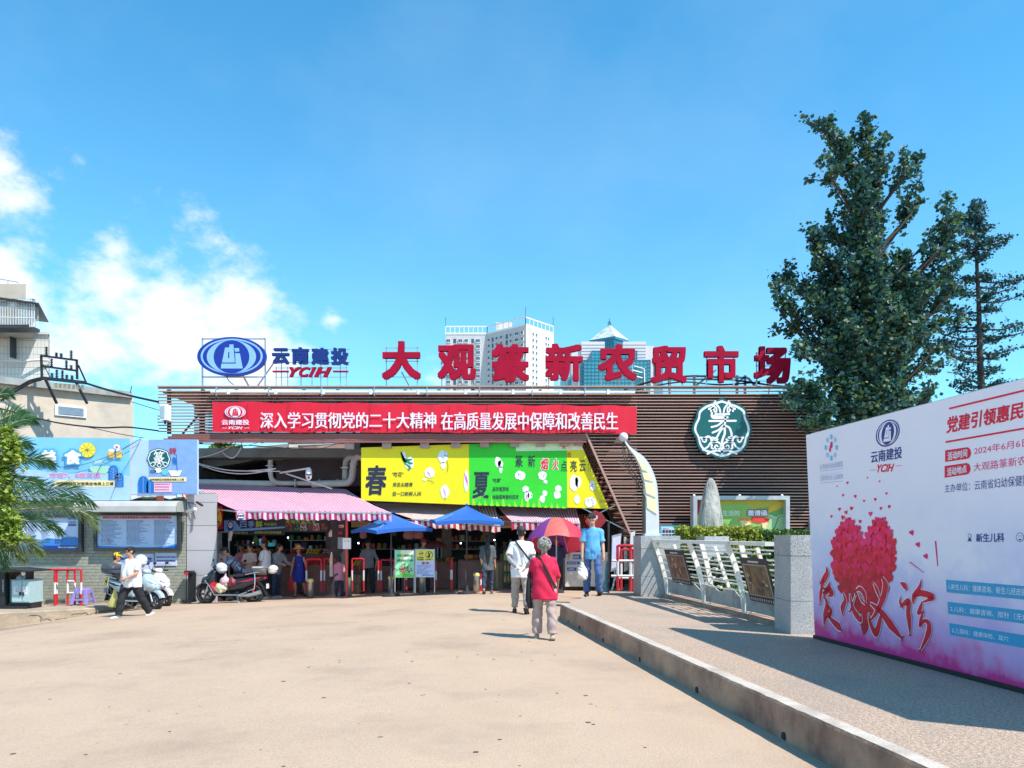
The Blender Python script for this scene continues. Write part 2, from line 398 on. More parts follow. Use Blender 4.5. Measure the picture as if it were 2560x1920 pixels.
M_wood = mat('brown_slat_paint', (.46, .27, .215), rough=.6, var=.14, scale=5, stretch=(.3, 4, 4))
M_wood2 = mat('brown_slat_paint_worn', (.34, .20, .16), rough=.6, var=.2, scale=5, stretch=(.3, 4, 4))
M_soffit = mat('red_brown_soffit', (.27, .10, .085), rough=.5, var=.15, scale=3, stretch=(.2, 3, 3))
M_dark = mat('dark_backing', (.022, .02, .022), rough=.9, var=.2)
M_steel = mat('dark_steel', (.05, .05, .055), rough=.5, metal=.3, var=.15)
M_white = mat('white_paint', (.76, .76, .74), rough=.5, var=.05)
M_whitem = mat('white_metal', (.7, .7, .69), rough=.4, var=.05)
M_pipe = mat('white_plastic_pipe', (.68, .60, .55), rough=.45, var=.08, scale=3)
M_galv = mat('galvanised_steel', (.5, .52, .54), rough=.4, metal=.7, var=.1)
M_black = mat('black_plastic', (.018, .018, .02), rough=.45, var=.1)
M_rubber = mat('rubber', (.02, .02, .02), rough=.85, var=.2)
M_red = mat('red_paint', (.55, .02, .035), rough=.4, var=.08)
M_wpaint = mat('barrier_white_paint', (.72, .68, .66), rough=.5, var=.08)
M_glass = mat('dark_window_glass', (.05, .085, .12), rough=.08, var=.25, scale=.3, spec=.8)
M_tglass = mat('teal_curtain_glass', (.055, .27, .33), rough=.12, var=.18, scale=.12, spec=.7)
M_tglass2 = mat('deep_teal_glass', (.03, .18, .27), rough=.12, var=.18, scale=.12, spec=.7)
def granite(name, base, dark, k=.55):
 m = mat(name, base, rough=.45, var=.1, scale=4); t = m.node_tree; nd = t.nodes; lk = t.links; b = nd['Principled BSDF']
 src = b.inputs['Base Color'].links[0].from_socket; tcn = nd.new('ShaderNodeTexCoord')
 for sc_, lo, hi, c, kk in ((55, .5, .62, dark, k), (120, .55, .62, (.04, .04, .045), .8), (90, .6, .68, (.75, .74, .72), .6)):
  n = nd.new('ShaderNodeTexNoise'); n.inputs['Scale'].default_value = sc_; n.inputs['Detail'].default_value = 2; lk.new(tcn.outputs['Object'], n.inputs['Vector'])
  r = nd.new('ShaderNodeMapRange'); r.inputs[1].default_value = lo; r.inputs[2].default_value = hi; r.inputs[4].default_value = kk; lk.new(n.outputs[0], r.inputs[0])
  x = nd.new('ShaderNodeMixRGB'); lk.new(r.outputs[0], x.inputs[0]); lk.new(src, x.inputs[1]); x.inputs[2].default_value = (*c, 1); src = x.outputs[0]
 lk.new(src, b.inputs['Base Color']); return m
M_granite = granite('grey_granite', (.44, .43, .42), (.15, .15, .16))
M_granl = granite('light_granite', (.62, .60, .60), (.30, .29, .31), .4)
# ground
XW0 = 2.96
def wallx(y): return XW0-.138*y
def grid(xs, ys, zf, mb):
 nx = len(xs); vs = [(x, y, zf(x, y)) for y in ys for x in xs]
 fs = [(j*nx+i, j*nx+i+1, (j+1)*nx+i+1, (j+1)*nx+i) for j in range(len(ys)-1) for i in range(nx-1)]
 return mb.add(vs, fs)
xs = [-3000, -800, -200, -60, -30, -20, -16, -14, -12.5, -11, -10, -9.3, -8, -6.5, -5, -3.5, -2.2, -1, 0, 1, 2, 3, 4, 6, 9, 12, 16, 24, 60, 200, 800, 3000]
ys = [-3000, -500, -60, -12, -4, 0, 3, 5, 7, 9, 11, 13, 15, 17, 19, 20.5, 22, 24, 26, 27, 30, 36, 60, 200, 800, 4000]
mb = MB(); grid(xs, ys, lambda x, y: gz(max(x, -20), y)-(0 if abs(x) < 60 and y < 60 else .02), mb)
struct('ground', mb, M_road, smooth='all')
def rampz(y): return PAV if y < 17.9 else max(-.03, PAV-(y-17.9)*.19)
mb = MB(); ysr = [-2, 1, 3, 5, 7, 9, 11, 13, 15, 16.2, 17.2, 17.9, 18.6, 19.45]
vs = []; fs = []
for y in ysr:
 x0 = wallx(min(y, 14.9))+.13 if y <= 15.2 else wallx(14.9)+.13+(y-15.2)*.35
 vs += [(x0, y, rampz(y)-(.004 if y > 15.3 else 0)), (14, y, rampz(y))]
 vs += [(x0, y, -.15), ]
for i in range(len(ysr)-1):
 a, b = 3*i, 3*(i+1); fs += [(a, a+1, b+1, b), (a+2, a, b, b+2)]
mb.add(vs, fs); struct('pavement', mb, M_pave)
mb = MB()
def wallprof(y, dz=0):
 x = wallx(y); h = .275+.006*noise.noise(Vector((y*1.3, 0, 0)))+.007*noise.noise(Vector((y*6, 3, 0)))-.012*(abs((y+.4) % 2.5-1.25) < .03)
 w = .012*noise.noise(Vector((y*.9, 5, 0)))+.008*noise.noise(Vector((y*7, 9, 0)))
 return [(x-.02+w, y, -.02), (x+w, y, h-.02), (x+.015+w, y, h), (x+.13, y, h+.004), (x+.135, y, -.02)]
yw = [0+i*.1 for i in range(149)]; vs = []
for y in yw: vs += wallprof(y)
mb.use(M_conc); fs = []; 
for i in range(len(yw)-1):
 a = 5*i; b = a+5
 mb_f = [(a, b, b+1, a+1), (a+1, b+1, b+2, a+2), (a+3, b+3, b+4, a+4)]; fs += mb_f
n0 = len(vs)-5; fs += [(0, 1, 2, 3, 4), (n0+4, n0+3, n0+2, n0+1, n0)]
mb.add(vs, fs)
mb.use(M_conctop); mb.add(vs, [(5*i+2, 5*i+7, 5*i+8, 5*i+3) for i in range(len(yw)-1)])
o = thing('retaining_wall', 'low brown stained concrete wall with pale top running along the raised pavement', 'wall', (wallx(7), 7, 0))
part('wall_body', mb, None, o)
mb = MB()
for py in (6.05, 7.85, 9.75, 11.55, 13.1, 14.0):
 x = wallx(py)-.022; pp = [Vector((x+math.cos(R(a))*0-.003-.004*math.sin(R(a)), py+.04*math.cos(R(a)), .012+.055*math.sin(R(a)))) for a in range(0, 181, 20)]
 mb.prism(pp, (.03, 0, 0))
part('drain_hole', mb, M_black, o, kind='stuff')
mb = MB()
def lp(px, y): return X(px, y)
KL = [(-13.6, 16.2), (-12.6, 18.55), (-11.6, 19.4), (-10.75, 20.25), (-10.4, 20.75), (-10.35, 21.6)]
zt = [-.28, -.285, -.29, -.30, -.31, -.31]
vs = []; fs = []
for (x, y), z in zip(KL, zt):
 vs += [(x-.0, y, -1.2), (x, y, z-.03), (x-.03, y+.03, z), (-30, y+.05, z)]
for i in range(len(KL)-1):
 a = 4*i; b = a+4; fs += [(a, a+1, b+1, b), (a+1, a+2, b+2, b+1), (a+2, a+3, b+3, b+2)]
mb.add(vs, fs); struct('left_pavement', mb, M_kerb)
def kerbface(px, py):
 best = None
 for (a, b) in zip(KL[:-1], KL[1:]):
  n_ = Vector((b[1]-a[1], -(b[0]-a[0]), 0)).normalized(); sh = Sheet((a[0], a[1], 0), n_); q = sh.at(px, py, 2)
  if a[1]-.01 <= q.y <= b[1]+.01: return q, n_
 return None, None
mb = MB()
for crk in (((72,1540),(95,1538),(104,1546),(108,1551),(120,1547),(130,1553),(140,1549),(165,1546),(172,1547)), ((178,1536),(205,1534),(215,1532),(222,1537),(236,1532),(262,1527),(290,1524)), ((40,1577),(60,1574)), ((100,1548),(106,1558))):
 pts = []
 for (a, b) in catmull(crk, 3):
  q, n_ = kerbface(a, b+random.uniform(-1, 1))
  if q is not None: pts.append(q); nn = n_
 if len(pts) > 2: mb.ribbon(pts, [.006+.012*random.random() for _ in pts], nn)
struct('kerb_cracks', mb, M_black, kind='structure')
mb = MB(); mb.box(4.6, 14, 10.5, 22.2, -.1, .27); struct('forecourt', mb, M_conctop)
mb = MB()
for i in range(95):
 x = random.uniform(-5, 2); y = random.uniform(5.2, 15)
 if x > wallx(y)-.3: continue
 a = random.uniform(0, 6); r = random.uniform(.008, .03); k = random.uniform(.3, 1)
 mb.poly([(x+r*math.cos(a+t)*(1 if t < 3 else k), y+r*k*math.sin(a+t), gz(x, y)+.003) for t in (0, .9, 1.9, 3.0, 4.1, 5.2)])
ck = MB()
for pts in (((-7.5,12),(-5.2,12.6),(-3,12.4)),):
 q = catmull([(a+random.uniform(-.1, .1), b) for a, b in pts], 14); q = [(a+.035*noise.noise(Vector((a*5, b*5, 0))), b+.05*noise.noise(Vector((a*5, b*5, 7)))) for a, b in q]
 ck.ribbon([Vector((a, b, gz(a, b)+.002)) for a, b in q], [.004+.006*random.random() for _ in q], (0, 0, 1))
struct('road_cracks', ck, mat('crack', (.17, .12, .09), rough=.95))
struct('leaf_litter', mb, mat('litter', (.10, .07, .05), rough=.9), kind='stuff')
# gate building (beam and slatted wing)
YF, YR = 22.5, 25.1
ZT, ZB = Z(967, YF), Z(1083, YF)
XL, XRT = X(395, YF), X(2066, YF)
gate = thing('slatted_gate_building', 'wide market gate clad in brown horizontal slats with a long beam over the entrance', 'building', (0, YF, 0))
SP = (ZT-ZB)/15.0
def legx(z): return X(1466, YF)+(ZB-z)*.445 if z < ZB else X(1466, YF)
tilt = .0006
slat_cache = {}
k = 0; z = ZT-.035
while z > .35:
 x0 = XL if z > ZB else legx(z)
 mb = MB(); wv = random.uniform(-.006, .006)
 mb.use(M_wood if k % 3 else M_wood2); mb.box(x0+random.uniform(-.03, .03), XRT, YF+wv, YF+.075+wv, z-.0135, z+.0135)
 part('slat', mb, None, gate); z -= SP; k += 1
z = ZB-.02
while z > .35:
 mb = MB(); x0 = legx(z); mb.box(x0-.02, x0+.03, YF+.14, YR, z-.019, z+.019); part('slat', mb, M_wood, gate); z -= SP
mb = MB()
z = ZB+.06
while z < ZT: mb.box(XL, X(1590, YR), YR-.05, YR, z-.03, z+.03); z += SP
mb.box(XL, X(1590, YR), YF+.3, YR, ZT-.12, ZT-.08)
z = ZB-.1
while z > 1.2: mb.box(legx(z)+.05, legx(z)+1.9, YR-.05, YR, z-.02, z+.02); z -= SP*1.6
part('rear_slats', mb, M_wood2, gate, kind='stuff')
mb = MB()
for i, x in enumerate(np.arange(XL+.25, X(1590, YF), .98)):
 mb.box(x-.05, x+.05, YF+.13, YF+.2, ZB, ZT-.05); mb.box(x-.04, x+.04, YR-.16, YR-.08, ZB, ZT-.05)
 if i % 2: mb.beam((x-.9, YF+.9, ZB+.1), (x, YF+.9, ZT-.2), .05); mb.beam((x, YF+.9, ZT-.2), (x+.9, YF+.9, ZB+.1), .05)
mb.box(XL, X(1590, YF), YF+.9, YF+.97, ZT-.17, ZT-.1); mb.box(XL, X(1590, YF), YF+.9, YF+.97, ZB+.02, ZB+.1)
part('beam_truss', mb, M_steel, gate)
mb = MB(); 
nb = 9
zf_ = ZB-(1107-1083)*YF/F
for i in range(4):
 z0 = zf_+i*(ZB-.02-zf_)/4; mb = MB(); mb.box(XL+.05+.12*i, legx(ZB), YF-.03-.004*i, YF+.03, z0+.004, z0+(ZB-.02-zf_)/4-.004)
 part('fascia_board', mb, M_soffit, gate)
mb = MB(); mb.box(XL-.02, XRT, YF-.02, YF+.3, ZT-.005, ZT+.03); part('top_trim', mb, mat('gate_cap', (.42, .28, .23), rough=.5), gate)
mb = MB(); zz = .3
bx = X(1598, YF)
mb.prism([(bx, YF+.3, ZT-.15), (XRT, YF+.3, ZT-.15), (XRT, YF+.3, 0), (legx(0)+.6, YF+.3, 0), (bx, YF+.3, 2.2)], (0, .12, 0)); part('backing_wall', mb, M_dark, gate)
mb = MB(); a = Vector((legx(ZB)-.02, YF-.02, ZB-.0)); b = Vector((legx(.3)-.02, YF-.02, .3)); mb.beam(a, b, .05, .06)
part('corner_trim', mb, M_wood, gate)
mb = MB(); mb.beam(Vector((legx(ZB)-.03, YR, ZB-.05)), Vector((legx(.3)-.03, YR, .3)), .06, .06); part('corner_trim', mb, M_steel, gate)
for zz_ in (3.2, 2.2): 
 mb = MB(); mb.beam((legx(zz_)+.3, YF+.2, zz_+.6), (legx(zz_)+1.3, YF+.2, zz_-.5), .05); part('diagonal_brace', mb, M_wood2, gate)
mb = MB(); mb.box(X(2027, YF-.2), X(2050, YF-.2), YF-.2, YF-.03, .3, Z(1298, YF)); part('drain_casing', mb, M_grey, gate)
for i, px in enumerate((862, 955, 1050, 1128, 1200, 1275, 1340, 1400, 1435)):
 Yj = YF+.05; mb = MB(); x = X(px, Yj); mb.box(x, x+.26, Yj, Yj+.16, Z(1122-i, Yj), Z(1100, Yj)); part('joist', mb, mat('joist_concrete', (.42, .30, .25), rough=.85), gate)
o = thing('conduit_pipe', 'long thin white pipe clipped along the top of the slatted beam', 'pipe', (X(525, YF), YF-.09, Z(981, YF)))
mb = MB(); mb.tube([(X(530, YF), YF-.09, Z(981, YF)), (X(1586, YF), YF-.09, Z(983, YF))], .045, 10); part('pipe_run', mb, M_whitem, o, smooth=True)
for px in range(575, 1590, 118):
 mb = MB(); x = X(px, YF); mb.box(x-.04, x+.04, YF-.145, YF-.05, Z(983, YF)-.055, Z(981, YF)+.06); part('coupling', mb, M_whitem, o)
mb = MB()
for px in range(545, 1590, 131): x = X(px, YF); mb.box(x-.008, x+.008, YF-.15, YF-.02, Z(981, YF)-.12, Z(981, YF)+.13)
part('pipe_clip', mb, M_galv, o, kind='stuff')
o = thing('flood_light', 'white box flood light hanging at the left end of the slatted beam', 'lamp', P(412, 1050, YF-.2))
mb = MB(); mb.box(X(403, YF-.25), X(421, YF-.25), YF-.34, YF-.06, Z(1051, YF-.25), Z(1011, YF-.25)); part('housing', mb, M_white, o)
mb = MB(); mb.box(X(405, YF-.25), X(415, YF-.25), YF-.352, YF-.338, Z(1046, YF-.25), Z(1016, YF-.25)); part('lamp_glass', mb, mat('lamp_glass', (.35, .45, .5), rough=.15), o)
mb = MB(); mb.box(X(410, YF-.25), X(414, YF-.25), YF-.25, YF-.21, Z(1060, YF-.25), Z(1051, YF-.25)); mb.box(X(405, YF-.25), X(419, YF-.25), YF-.06, YF-.02, Z(1040, YF-.25), Z(1030, YF-.25)); part('bracket', mb, M_steel, o)
# red roof letters, each a thing
M_redl = mat('crimson_letter_face', (.36, .003, .030), rough=.8, var=.18, spec=.2, scale=1.5)
RL = [('大', 955,1052,854,949), ('观', 1094,1190,862,951), ('篆', 1229,1323,861,956), ('新', 1363,1457,860,953), ('农', 1495,1592,861,953), ('贸', 1627,1716,865,958), ('市', 1760,1845,865,957), ('场', 1885,1975,867,959)]
desc = ['leftmost large red letter with two sweeping legs on the roof', 'second red roof letter, over the left wing of the apartment tower', 'dense red bamboo-topped roof letter in front of the apartment tower, third in the row', 'fourth red roof letter, between the dense one and the glass tower', 'fifth red roof letter, standing in front of the glass tower', 'sixth red roof letter, a box on two feet right of the glass tower', 'red roof letter with flat top bar and central post, seventh in the row', 'last red roof letter, partly touched by the big tree']
YLt = YF+.35
for (ch, x0, x1, y0, y1), d in zip(RL, desc):
 base = Vector((X((x0+x1)/2, YLt), YLt, ZT+.03)); o = thing('roof_letter', d, 'letter', base, 0, 'red letters along the gate roof')
 mb = extruded_text(ch, .04, (X(x0, YLt), X(x1, YLt), Z(y1, YLt), Z(y0, YLt)), .14)
 mb.v = [(a, b+YLt-.07, c) for a, b, c in mb.v]; part('letter_body', mb, M_redl, o)
 for fx in (.10, .9):
  mb = MB(); x = X(x0+(x1-x0)*fx, YLt); mb.box(x-.015, x+.015, YLt+.08, YLt+.11, ZT+.03, Z(y0+12, YLt)); part('post', mb, M_galv, o)
 mb = MB()
 for yy in (y0+14, (y0+y1)/2, y1-8): mb.box(X(x0+6, YLt), X(x1-6, YLt), YLt+.08, YLt+.105, Z(yy, YLt)-.01, Z(yy, YLt)+.01)
 part('rail', mb, M_galv, o, kind='stuff')
 mb = MB(); xm = X((x0+x1)/2, YLt); mb.beam((xm, YLt+.1, Z(y1-20, YLt)), (xm+.25, YLt+1.1, ZT), .03); part('stay', mb, M_galv, o)
M_blue = mat('royal_blue_sign', S(22, 48, 150), rough=.35, var=.06); M_dblue = mat('navy_letter', S(14, 42, 118), rough=.4, var=.06); M_lblue = mat('light_blue_sign', S(140, 185, 240), rough=.35, var=.04)
def djlogo(sh, f, mo, mi, lv=1, outer=True, dark=None):
 """ellipse company emblem. f maps emblem units (crop coords) to sight coords"""
 def e(cx, cy, rx, ry, m, l): sh.poly([f(cx+rx*math.cos(t), cy+ry*math.sin(t)) for t in [-2*math.pi*i/48 for i in range(48)]], m, l)
 e(758, 347, 328, 186, mo, lv); e(760, 345, 296, 167, mi, lv+1); e(760, 345, 276, 153, mo, lv+2); e(757, 350, 235, 157, mi, lv+3); e(758, 350, 170, 157, mo, lv+4)
 for p in (((697,262),(738,262),(738,233),(776,233),(790,405),(667,405)), ((783,268),(830,268),(833,300),(793,302)), ((793,315),(838,318),(866,462),(655,462),(662,416),(797,416))):
  sh.poly([f(*q) for q in p][::-1], mi, lv+5)
 sh.poly([f(*q) for q in ((727,307),(739,305),(736,362),(725,362))][::-1], mo, lv+6)
o = thing('emblem_sign', 'blue oval company emblem on a thin frame above the left of the beam', 'sign', (X(579, YLt), YLt, ZT+.03))
fm = lambda a, b: (380+a/3.814, 800+b/3.814)
mb = MB(); ring = [P(*fm(758+328*math.cos(t), 347+186*math.sin(t)), YLt) for t in [2*math.pi*i/56 for i in range(56)]]
mb.prism(ring, (0, .12, 0)); part('sign_body', mb, M_blue, o)
sh = Sheet((0, YLt-.002, 0), (0, -1, 0)); djlogo(sh, fm, M_blue, M_lblue); part('emblem', sh.mb, None, o)
mb = MB()
for px in (501, 659): x = X(px, YLt); mb.box(x-.02, x+.02, YLt+.13, YLt+.17, ZT, Z(843, YLt))
for py in (844, 940): mb.box(X(501, YLt), X(659, YLt), YLt+.13, YLt+.17, Z(py, YLt)-.02, Z(py, YLt)+.02)
mb.beam(P(608, 940, YLt+.15), P(622, 965, YLt+.9), .04); mb.beam(P(686, 905, YLt+.15), P(644, 965, YLt+.9), .03)
part('frame', mb, M_galv, o)
mb = MB(); mb.tube([P(*q, YLt+.1) for q in catmull(((566,940),(572,952),(584,962)), 5)], .012, 5); part('cable', mb, M_black, o)
fr = None
for (ch, x0, x1, y0, y1, ds) in (('云', 681,723,871,911,'navy roof letter nearest the oval emblem, two bars over a curl'), ('南', 730,772,869,911,'navy roof letter with a boxed frame, second after the oval emblem'), ('建', 779,822,870,912,'navy roof letter third after the oval emblem, dense with a sweeping foot'), ('投', 828,871,870,913,'last navy roof letter, right end of the small blue row')):
 o = thing('roof_letter', ds, 'letter', (X((x0+x1)/2, YLt), YLt, ZT+.03), 0, 'small navy letters above the beam')
 mb = extruded_text(ch, .045, (X(x0, YLt), X(x1, YLt), Z(y1, YLt), Z(y0, YLt)), .1); mb.v = [(a, b+YLt-.05, c) for a, b, c in mb.v]; part('letter_body', mb, M_dblue, o)
 mb = MB(); x = X((x0+x1)/2, YLt); mb.box(x-.012, x+.012, YLt+.06, YLt+.085, ZT+.03, Z(y0+3, YLt))
 mb.box(X(x0-2, YLt), X(x1+3, YLt), YLt+.06, YLt+.085, Z(872, YLt)-.01, Z(872, YLt)+.01); mb.box(X(x0-2, YLt), X(x1+3, YLt), YLt+.06, YLt+.085, Z(905, YLt)-.01, Z(905, YLt)+.01); part('post', mb, M_galv, o)
o = thing('roof_letters', 'slanted red latin letters between two dashes under the navy roof letters', 'sign', (X(776, YLt), YLt, ZT+.03))
for i, (ch, a, b_) in enumerate((('Y', 724,752), ('C', 748,776), ('I', 772,790), ('H', 786,829))):
 mb = extruded_text(ch, .05, (X(a, YLt), X(b_, YLt), Z(943, YLt), Z(918, YLt)), .08, shear=.35); mb.v = [(p, q+YLt-.04, r) for p, q, r in mb.v]; part('letter_body', mb, M_redl, o)
for a, b_ in ((682,722), (833,871)):
 mb = MB(); mb.box(X(a, YLt), X(b_, YLt), YLt-.04, YLt+.02, Z(931, YLt), Z(927, YLt)); part('dash', mb, M_redl, o)
mb = MB()
for px in (689, 718, 779, 818, 865): x = X(px, YLt); mb.box(x-.012, x+.012, YLt+.04, YLt+.06, ZT+.03, Z(916, YLt))
for py in (919, 942): mb.box(X(689, YLt), X(866, YLt), YLt+.04, YLt+.06, Z(py, YLt)-.008, Z(py, YLt)+.008)
part('frame', mb, M_galv, o)
o = thing('roof_frame', 'grey steel frame with cables lying on the roof behind the last red letters', 'frame', (X(1800, 24.5), 24.5, ZT))
mb = MB(); Y_ = 24.3
for px in (1672, 1733, 1860, 1840): mb.box(X(px, Y_), X(px+6, Y_), Y_, Y_+.08, ZT-.3, Z(938, Y_))
for a in ((1665,942,1745,940), (1735,968,1790,925), (1740,940,1870,945), (1870,945,1890,968), (1830,968,1865,940)): mb.beam(P(a[0], a[1], Y_), P(a[2], a[3], Y_), .06)
part('steel_members', mb, M_galv, o)
mb = MB()
for a in (((1560,975),(1620,955),(1680,945),(1760,940),(1900,960),(1990,968)), ((1570,972),(1650,950),(1750,948),(1850,952),(1980,972)), ((1590,975),(1700,955),(1800,962),(1900,955))): mb.tube([P(*q, Y_-.3) for q in catmull(a, 4)], .025, 5)
part('cable', mb, M_black, o)
# red cloth banner
M_bred = mat('red_banner_cloth', S(215, 12, 48), rough=.6, var=.04, scale=2)
M_bseam = mat('banner_seam', S(150, 8, 34), rough=.7, var=0); M_bwht = mat('banner_white_print', S(232, 222, 238), rough=.6, var=.02)
o = thing('red_banner', 'long red cloth banner with a white slogan hung across the slatted beam', 'banner', (X(1060, YF-.12), YF-.12, Z(1082, YF-.12)))
sh = Sheet((0, YF-.14, 0), (0, -1, 0))
mb = MB(); ys_ = YF-.135; nx = 160; vs = []
for i in range(nx+1):
 u = i/nx; px = 531+(1592-531)*u
 top = 1004+11*u+1.6*math.sin(u*52); bot = 1079+4*u+1.3*math.sin(u*33+1)
 for v in (0, .12, .3, .7, .9, 1):
  w_ = .012*noise.noise(Vector((u*40, v*3, 0)))+.014*noise.noise(Vector((u*120, v*1.5, 3)))*abs(v-.5)
  vs.append(Vector((X(px, ys_), ys_+.015+w_, Z(top+(bot-top)*v, ys_))))
mb.add(vs, [(i*6+j+1, (i+1)*6+j+1, (i+1)*6+j, i*6+j) for i in range(nx) for j in range(5)])
part('cloth', mb, M_bred, o, smooth='all')
sh = Sheet((0, YF-.155, 0), (0, -1, 0))
sh.text('深入学习贯彻党的二十大精神', (651, 1030, 1090, 1071), M_bwht, 1, song=True, bold=.012)
sh.text('在高质量发展中保障和改善民生', (1103, 1030, 1545, 1075), M_bwht, 1, song=True, bold=.012)
part('slogan', sh.mb, None, o); sh.mb = MB()
fl = lambda a, b: (588+(a-758)*26/328, 1030+(b-347)*15/186)
djlogo(sh, fl, M_bwht, M_bred, 1); sh.text('云南建投', (554, 1049, 623, 1062), M_bwht, 1, bold=.02); sh.text('YCIH', (571, 1066, 607, 1073), M_bwht, 1, bold=.02, shear=.4)
sh.line(((555,1070),(568,1070)), 1, M_bwht); sh.line(((610,1070),(624,1070)), 1, M_bwht)
part('company_emblem', sh.mb, None, o)
sh = Sheet((0, YF-.152, 0), (0, -1, 0))
for px in (618, 720, 824, 924, 1024, 1123, 1218, 1312, 1406, 1500): sh.rect(px, 1006+(px-531)/100, px+1, 1078, M_bseam, 0)
part('seam', sh.mb, None, o, kind='stuff')
# round green seal on the wing
M_teal = mat('teal_sign_face', S(8, 92, 92), rough=.4, var=.05); M_twht = mat('seal_white', S(238, 236, 238), rough=.4, var=.02)
o = thing('round_seal_sign', 'large scalloped teal and white seal mounted on the slatted wing', 'sign', (X(1804, YF-.3), YF-.3, Z(1146, YF-.3)))
c5 = lambda a, b: (1500+a/3.607, 900+b/3.607)
YS = YF-.15
def scallop(k, cx=1100, cy=617):
 rr = [(1100,343),(1185,375),(1255,400),(1318,445),(1330,510),(1360,580),(1368,640),(1345,710),(1325,780),(1270,840),(1200,860),(1150,882),(1100,893),(1050,880),(1000,858),(930,835),(885,780),(865,705),(832,640),(838,580),(868,515),(880,450),(940,400),(1015,372)]
 rr = [(cx+(a-cx)*k, cy+(b-cy)*k) for a, b in rr]; q = catmull(rr+[rr[0]], 4)[:-1]; return q
mb = MB(); mb.prism([P(*c5(*q), YS) for q in scallop(1)][::-1], (0, .13, 0)); part('sign_body', mb, M_teal, o)
sh = Sheet((0, YS-.002, 0), (0, -1, 0))
sh.poly([c5(*q) for q in scallop(.93)][::-1], M_twht, 1); sh.poly([c5(*q) for q in scallop(.855)][::-1], M_teal, 2)
def st(pts, w, m=M_twht, lv=3):
 q = [c5(*p) for p in pts]; sh.curve(q, w/3.607, m, lv, 7)
 for e in (q[0], q[-1]): sh.ellipse(e[0], e[1], w/7.2, w/7.2, m, lv+.25, 10)
for s_ in (1, -1):
 f_ = lambda pts: [(1100+(a-1100)*s_, b) for a, b in pts]
 st(f_([(1160,372),(1150,400),(1125,432),(1115,470),]), 16); st(f_([(1200,462),(1190,440),(1160,425),(1150,440),(1150,470)]), 15); st(f_([(1165,385),(1185,430),(1215,440)]), 22)
 st(f_([(1165,425),(1172,450),(1160,472)]), 14)
 st(f_([(1140,715),(1165,735),(1195,728),(1192,700),(1170,705)]), 17); st(f_([(1205,700),(1225,690),(1260,705),(1290,700)]), 20)
 st(f_([(1280,715),(1260,705),(1240,720),(1255,740),(1275,730)]), 14); st(f_([(1110,760),(1140,740),(1200,745),(1225,780),(1270,810)]), 16)
 st(f_([(1110,770),(1120,800),(1150,805),(1165,785),(1150,768),(1138,780)]), 14); st(f_([(1180,800),(1195,790),(1190,765),(1210,760)]), 15); st(f_([(1100,830),(1140,815),(1200,830),(1230,845)]), 18)
st([(1010,478),(1010,510),(1040,522),(1150,518)], 20); st([(1040,490),(1165,488)], 18); st([(1025,505),(1120,505),(1130,545),(1120,600)], 17)
st([(985,550),(1225,548)], 18); st([(1100,560),(1060,590),(1005,605)], 17); st([(1110,590),(1070,630),(1015,655)], 17); st([(1115,600),(1080,650),(1050,700),(1010,715)], 17)
st([(1120,590),(1165,610),(1185,660),(1185,690),(1160,700)], 18); st([(1120,600),(1125,660),(1100,740),(1100,850)], 20); st([(1095,635),(1100,690),(1075,740)], 4, M_teal, 2.5)
part('seal_emblem', sh.mb, None, o)
# yellow and green fabric banner below the beam
YB = YF+.15
M_by = mat('yellow_print', S(240, 222, 8), rough=.55, var=.04, scale=.8); M_bg = mat('green_print', S(50, 205, 40), rough=.55, var=.1, scale=.8)
M_ink = mat('black_ink', S(35, 38, 62), rough=.6, var=0); M_inkr = mat('red_ink', S(215, 30, 40), rough=.6, var=0); M_wp = mat('white_print', S(240, 238, 240), rough=.6, var=.02)
M_pk = mat('pink_print', S(225, 120, 190), rough=.6, var=.05); M_gp = mat('leaf_print', S(15, 130, 90), rough=.6, var=.2, scale=20); M_bp = mat('blue_line_print', S(70, 105, 165), rough=.6, var=.1)
o = thing('season_banner', 'long yellow and green printed banner with food drawings under the beam', 'banner', (X(1200, YB), YB, Z(1270, YB)))
mb = MB(); mb.use(M_by)
mb.prism([P(903, 1119, YB), P(1449, 1101, YB), P(1523, 1272, YB), P(1174, 1262, YB), P(903, 1251, YB)], (0, .03, 0)); part('panel', mb, None, o)
sh = Sheet((0, YB-.001, 0), (0, -1, 0)); sh.step = .0025
sh.poly([(1174,1262),(1418,1270.5),(1417,1102.5),(1172,1110.5)], M_bg, 1)
sh.poly([(1417,1103),(1417,1125),(1459,1125),(1449,1101.3)], mat('pale_print', S(235, 230, 190), rough=.6), 1)
sh.poly([(1290,1107),(1290,1128),(1417,1126),(1417,1103)], mat('palegreen_print', S(215, 240, 190), rough=.6, var=.1), 2)
for i in range(16): x = 1180+i*15; sh.poly([(x,1263+(x-1174)*.034),(x+9,1263+(x-1174)*.034),(x+3+random.uniform(-3,3),1263-random.uniform(8,26)+(x-1174)*.034)], mat('lime_print', S(150, 225, 40), rough=.6), 2)
sh.text('春', (913, 1163, 966, 1238), M_ink, 3, bold=.028, shear=.12); sh.text('夏', (1181, 1180, 1223, 1246), M_ink, 3, bold=.022, shear=.08)
for t, b_ in (('"吃花"', (981, 1180, 1009, 1192)), ('用舌尖踏青', (981, 1206, 1032, 1217)), ('尝一口新鲜人间', (981, 1229, 1053, 1240)), ('"吃菌"', (1231, 1196, 1253, 1206)), ('品珍馐至味', (1231, 1217, 1272, 1228)), ('体验菜鲜香的狂欢', (1231, 1237, 1297, 1248))):
 sh.text(t, b_, M_ink, 3, bold=.012, shear=.15)
for t, a, b_ in (('篆', 1288, 1307), ('新', 1320, 1338)): sh.text(t, (a, 1138, b_, 1168), M_ink, 3, bold=.01)
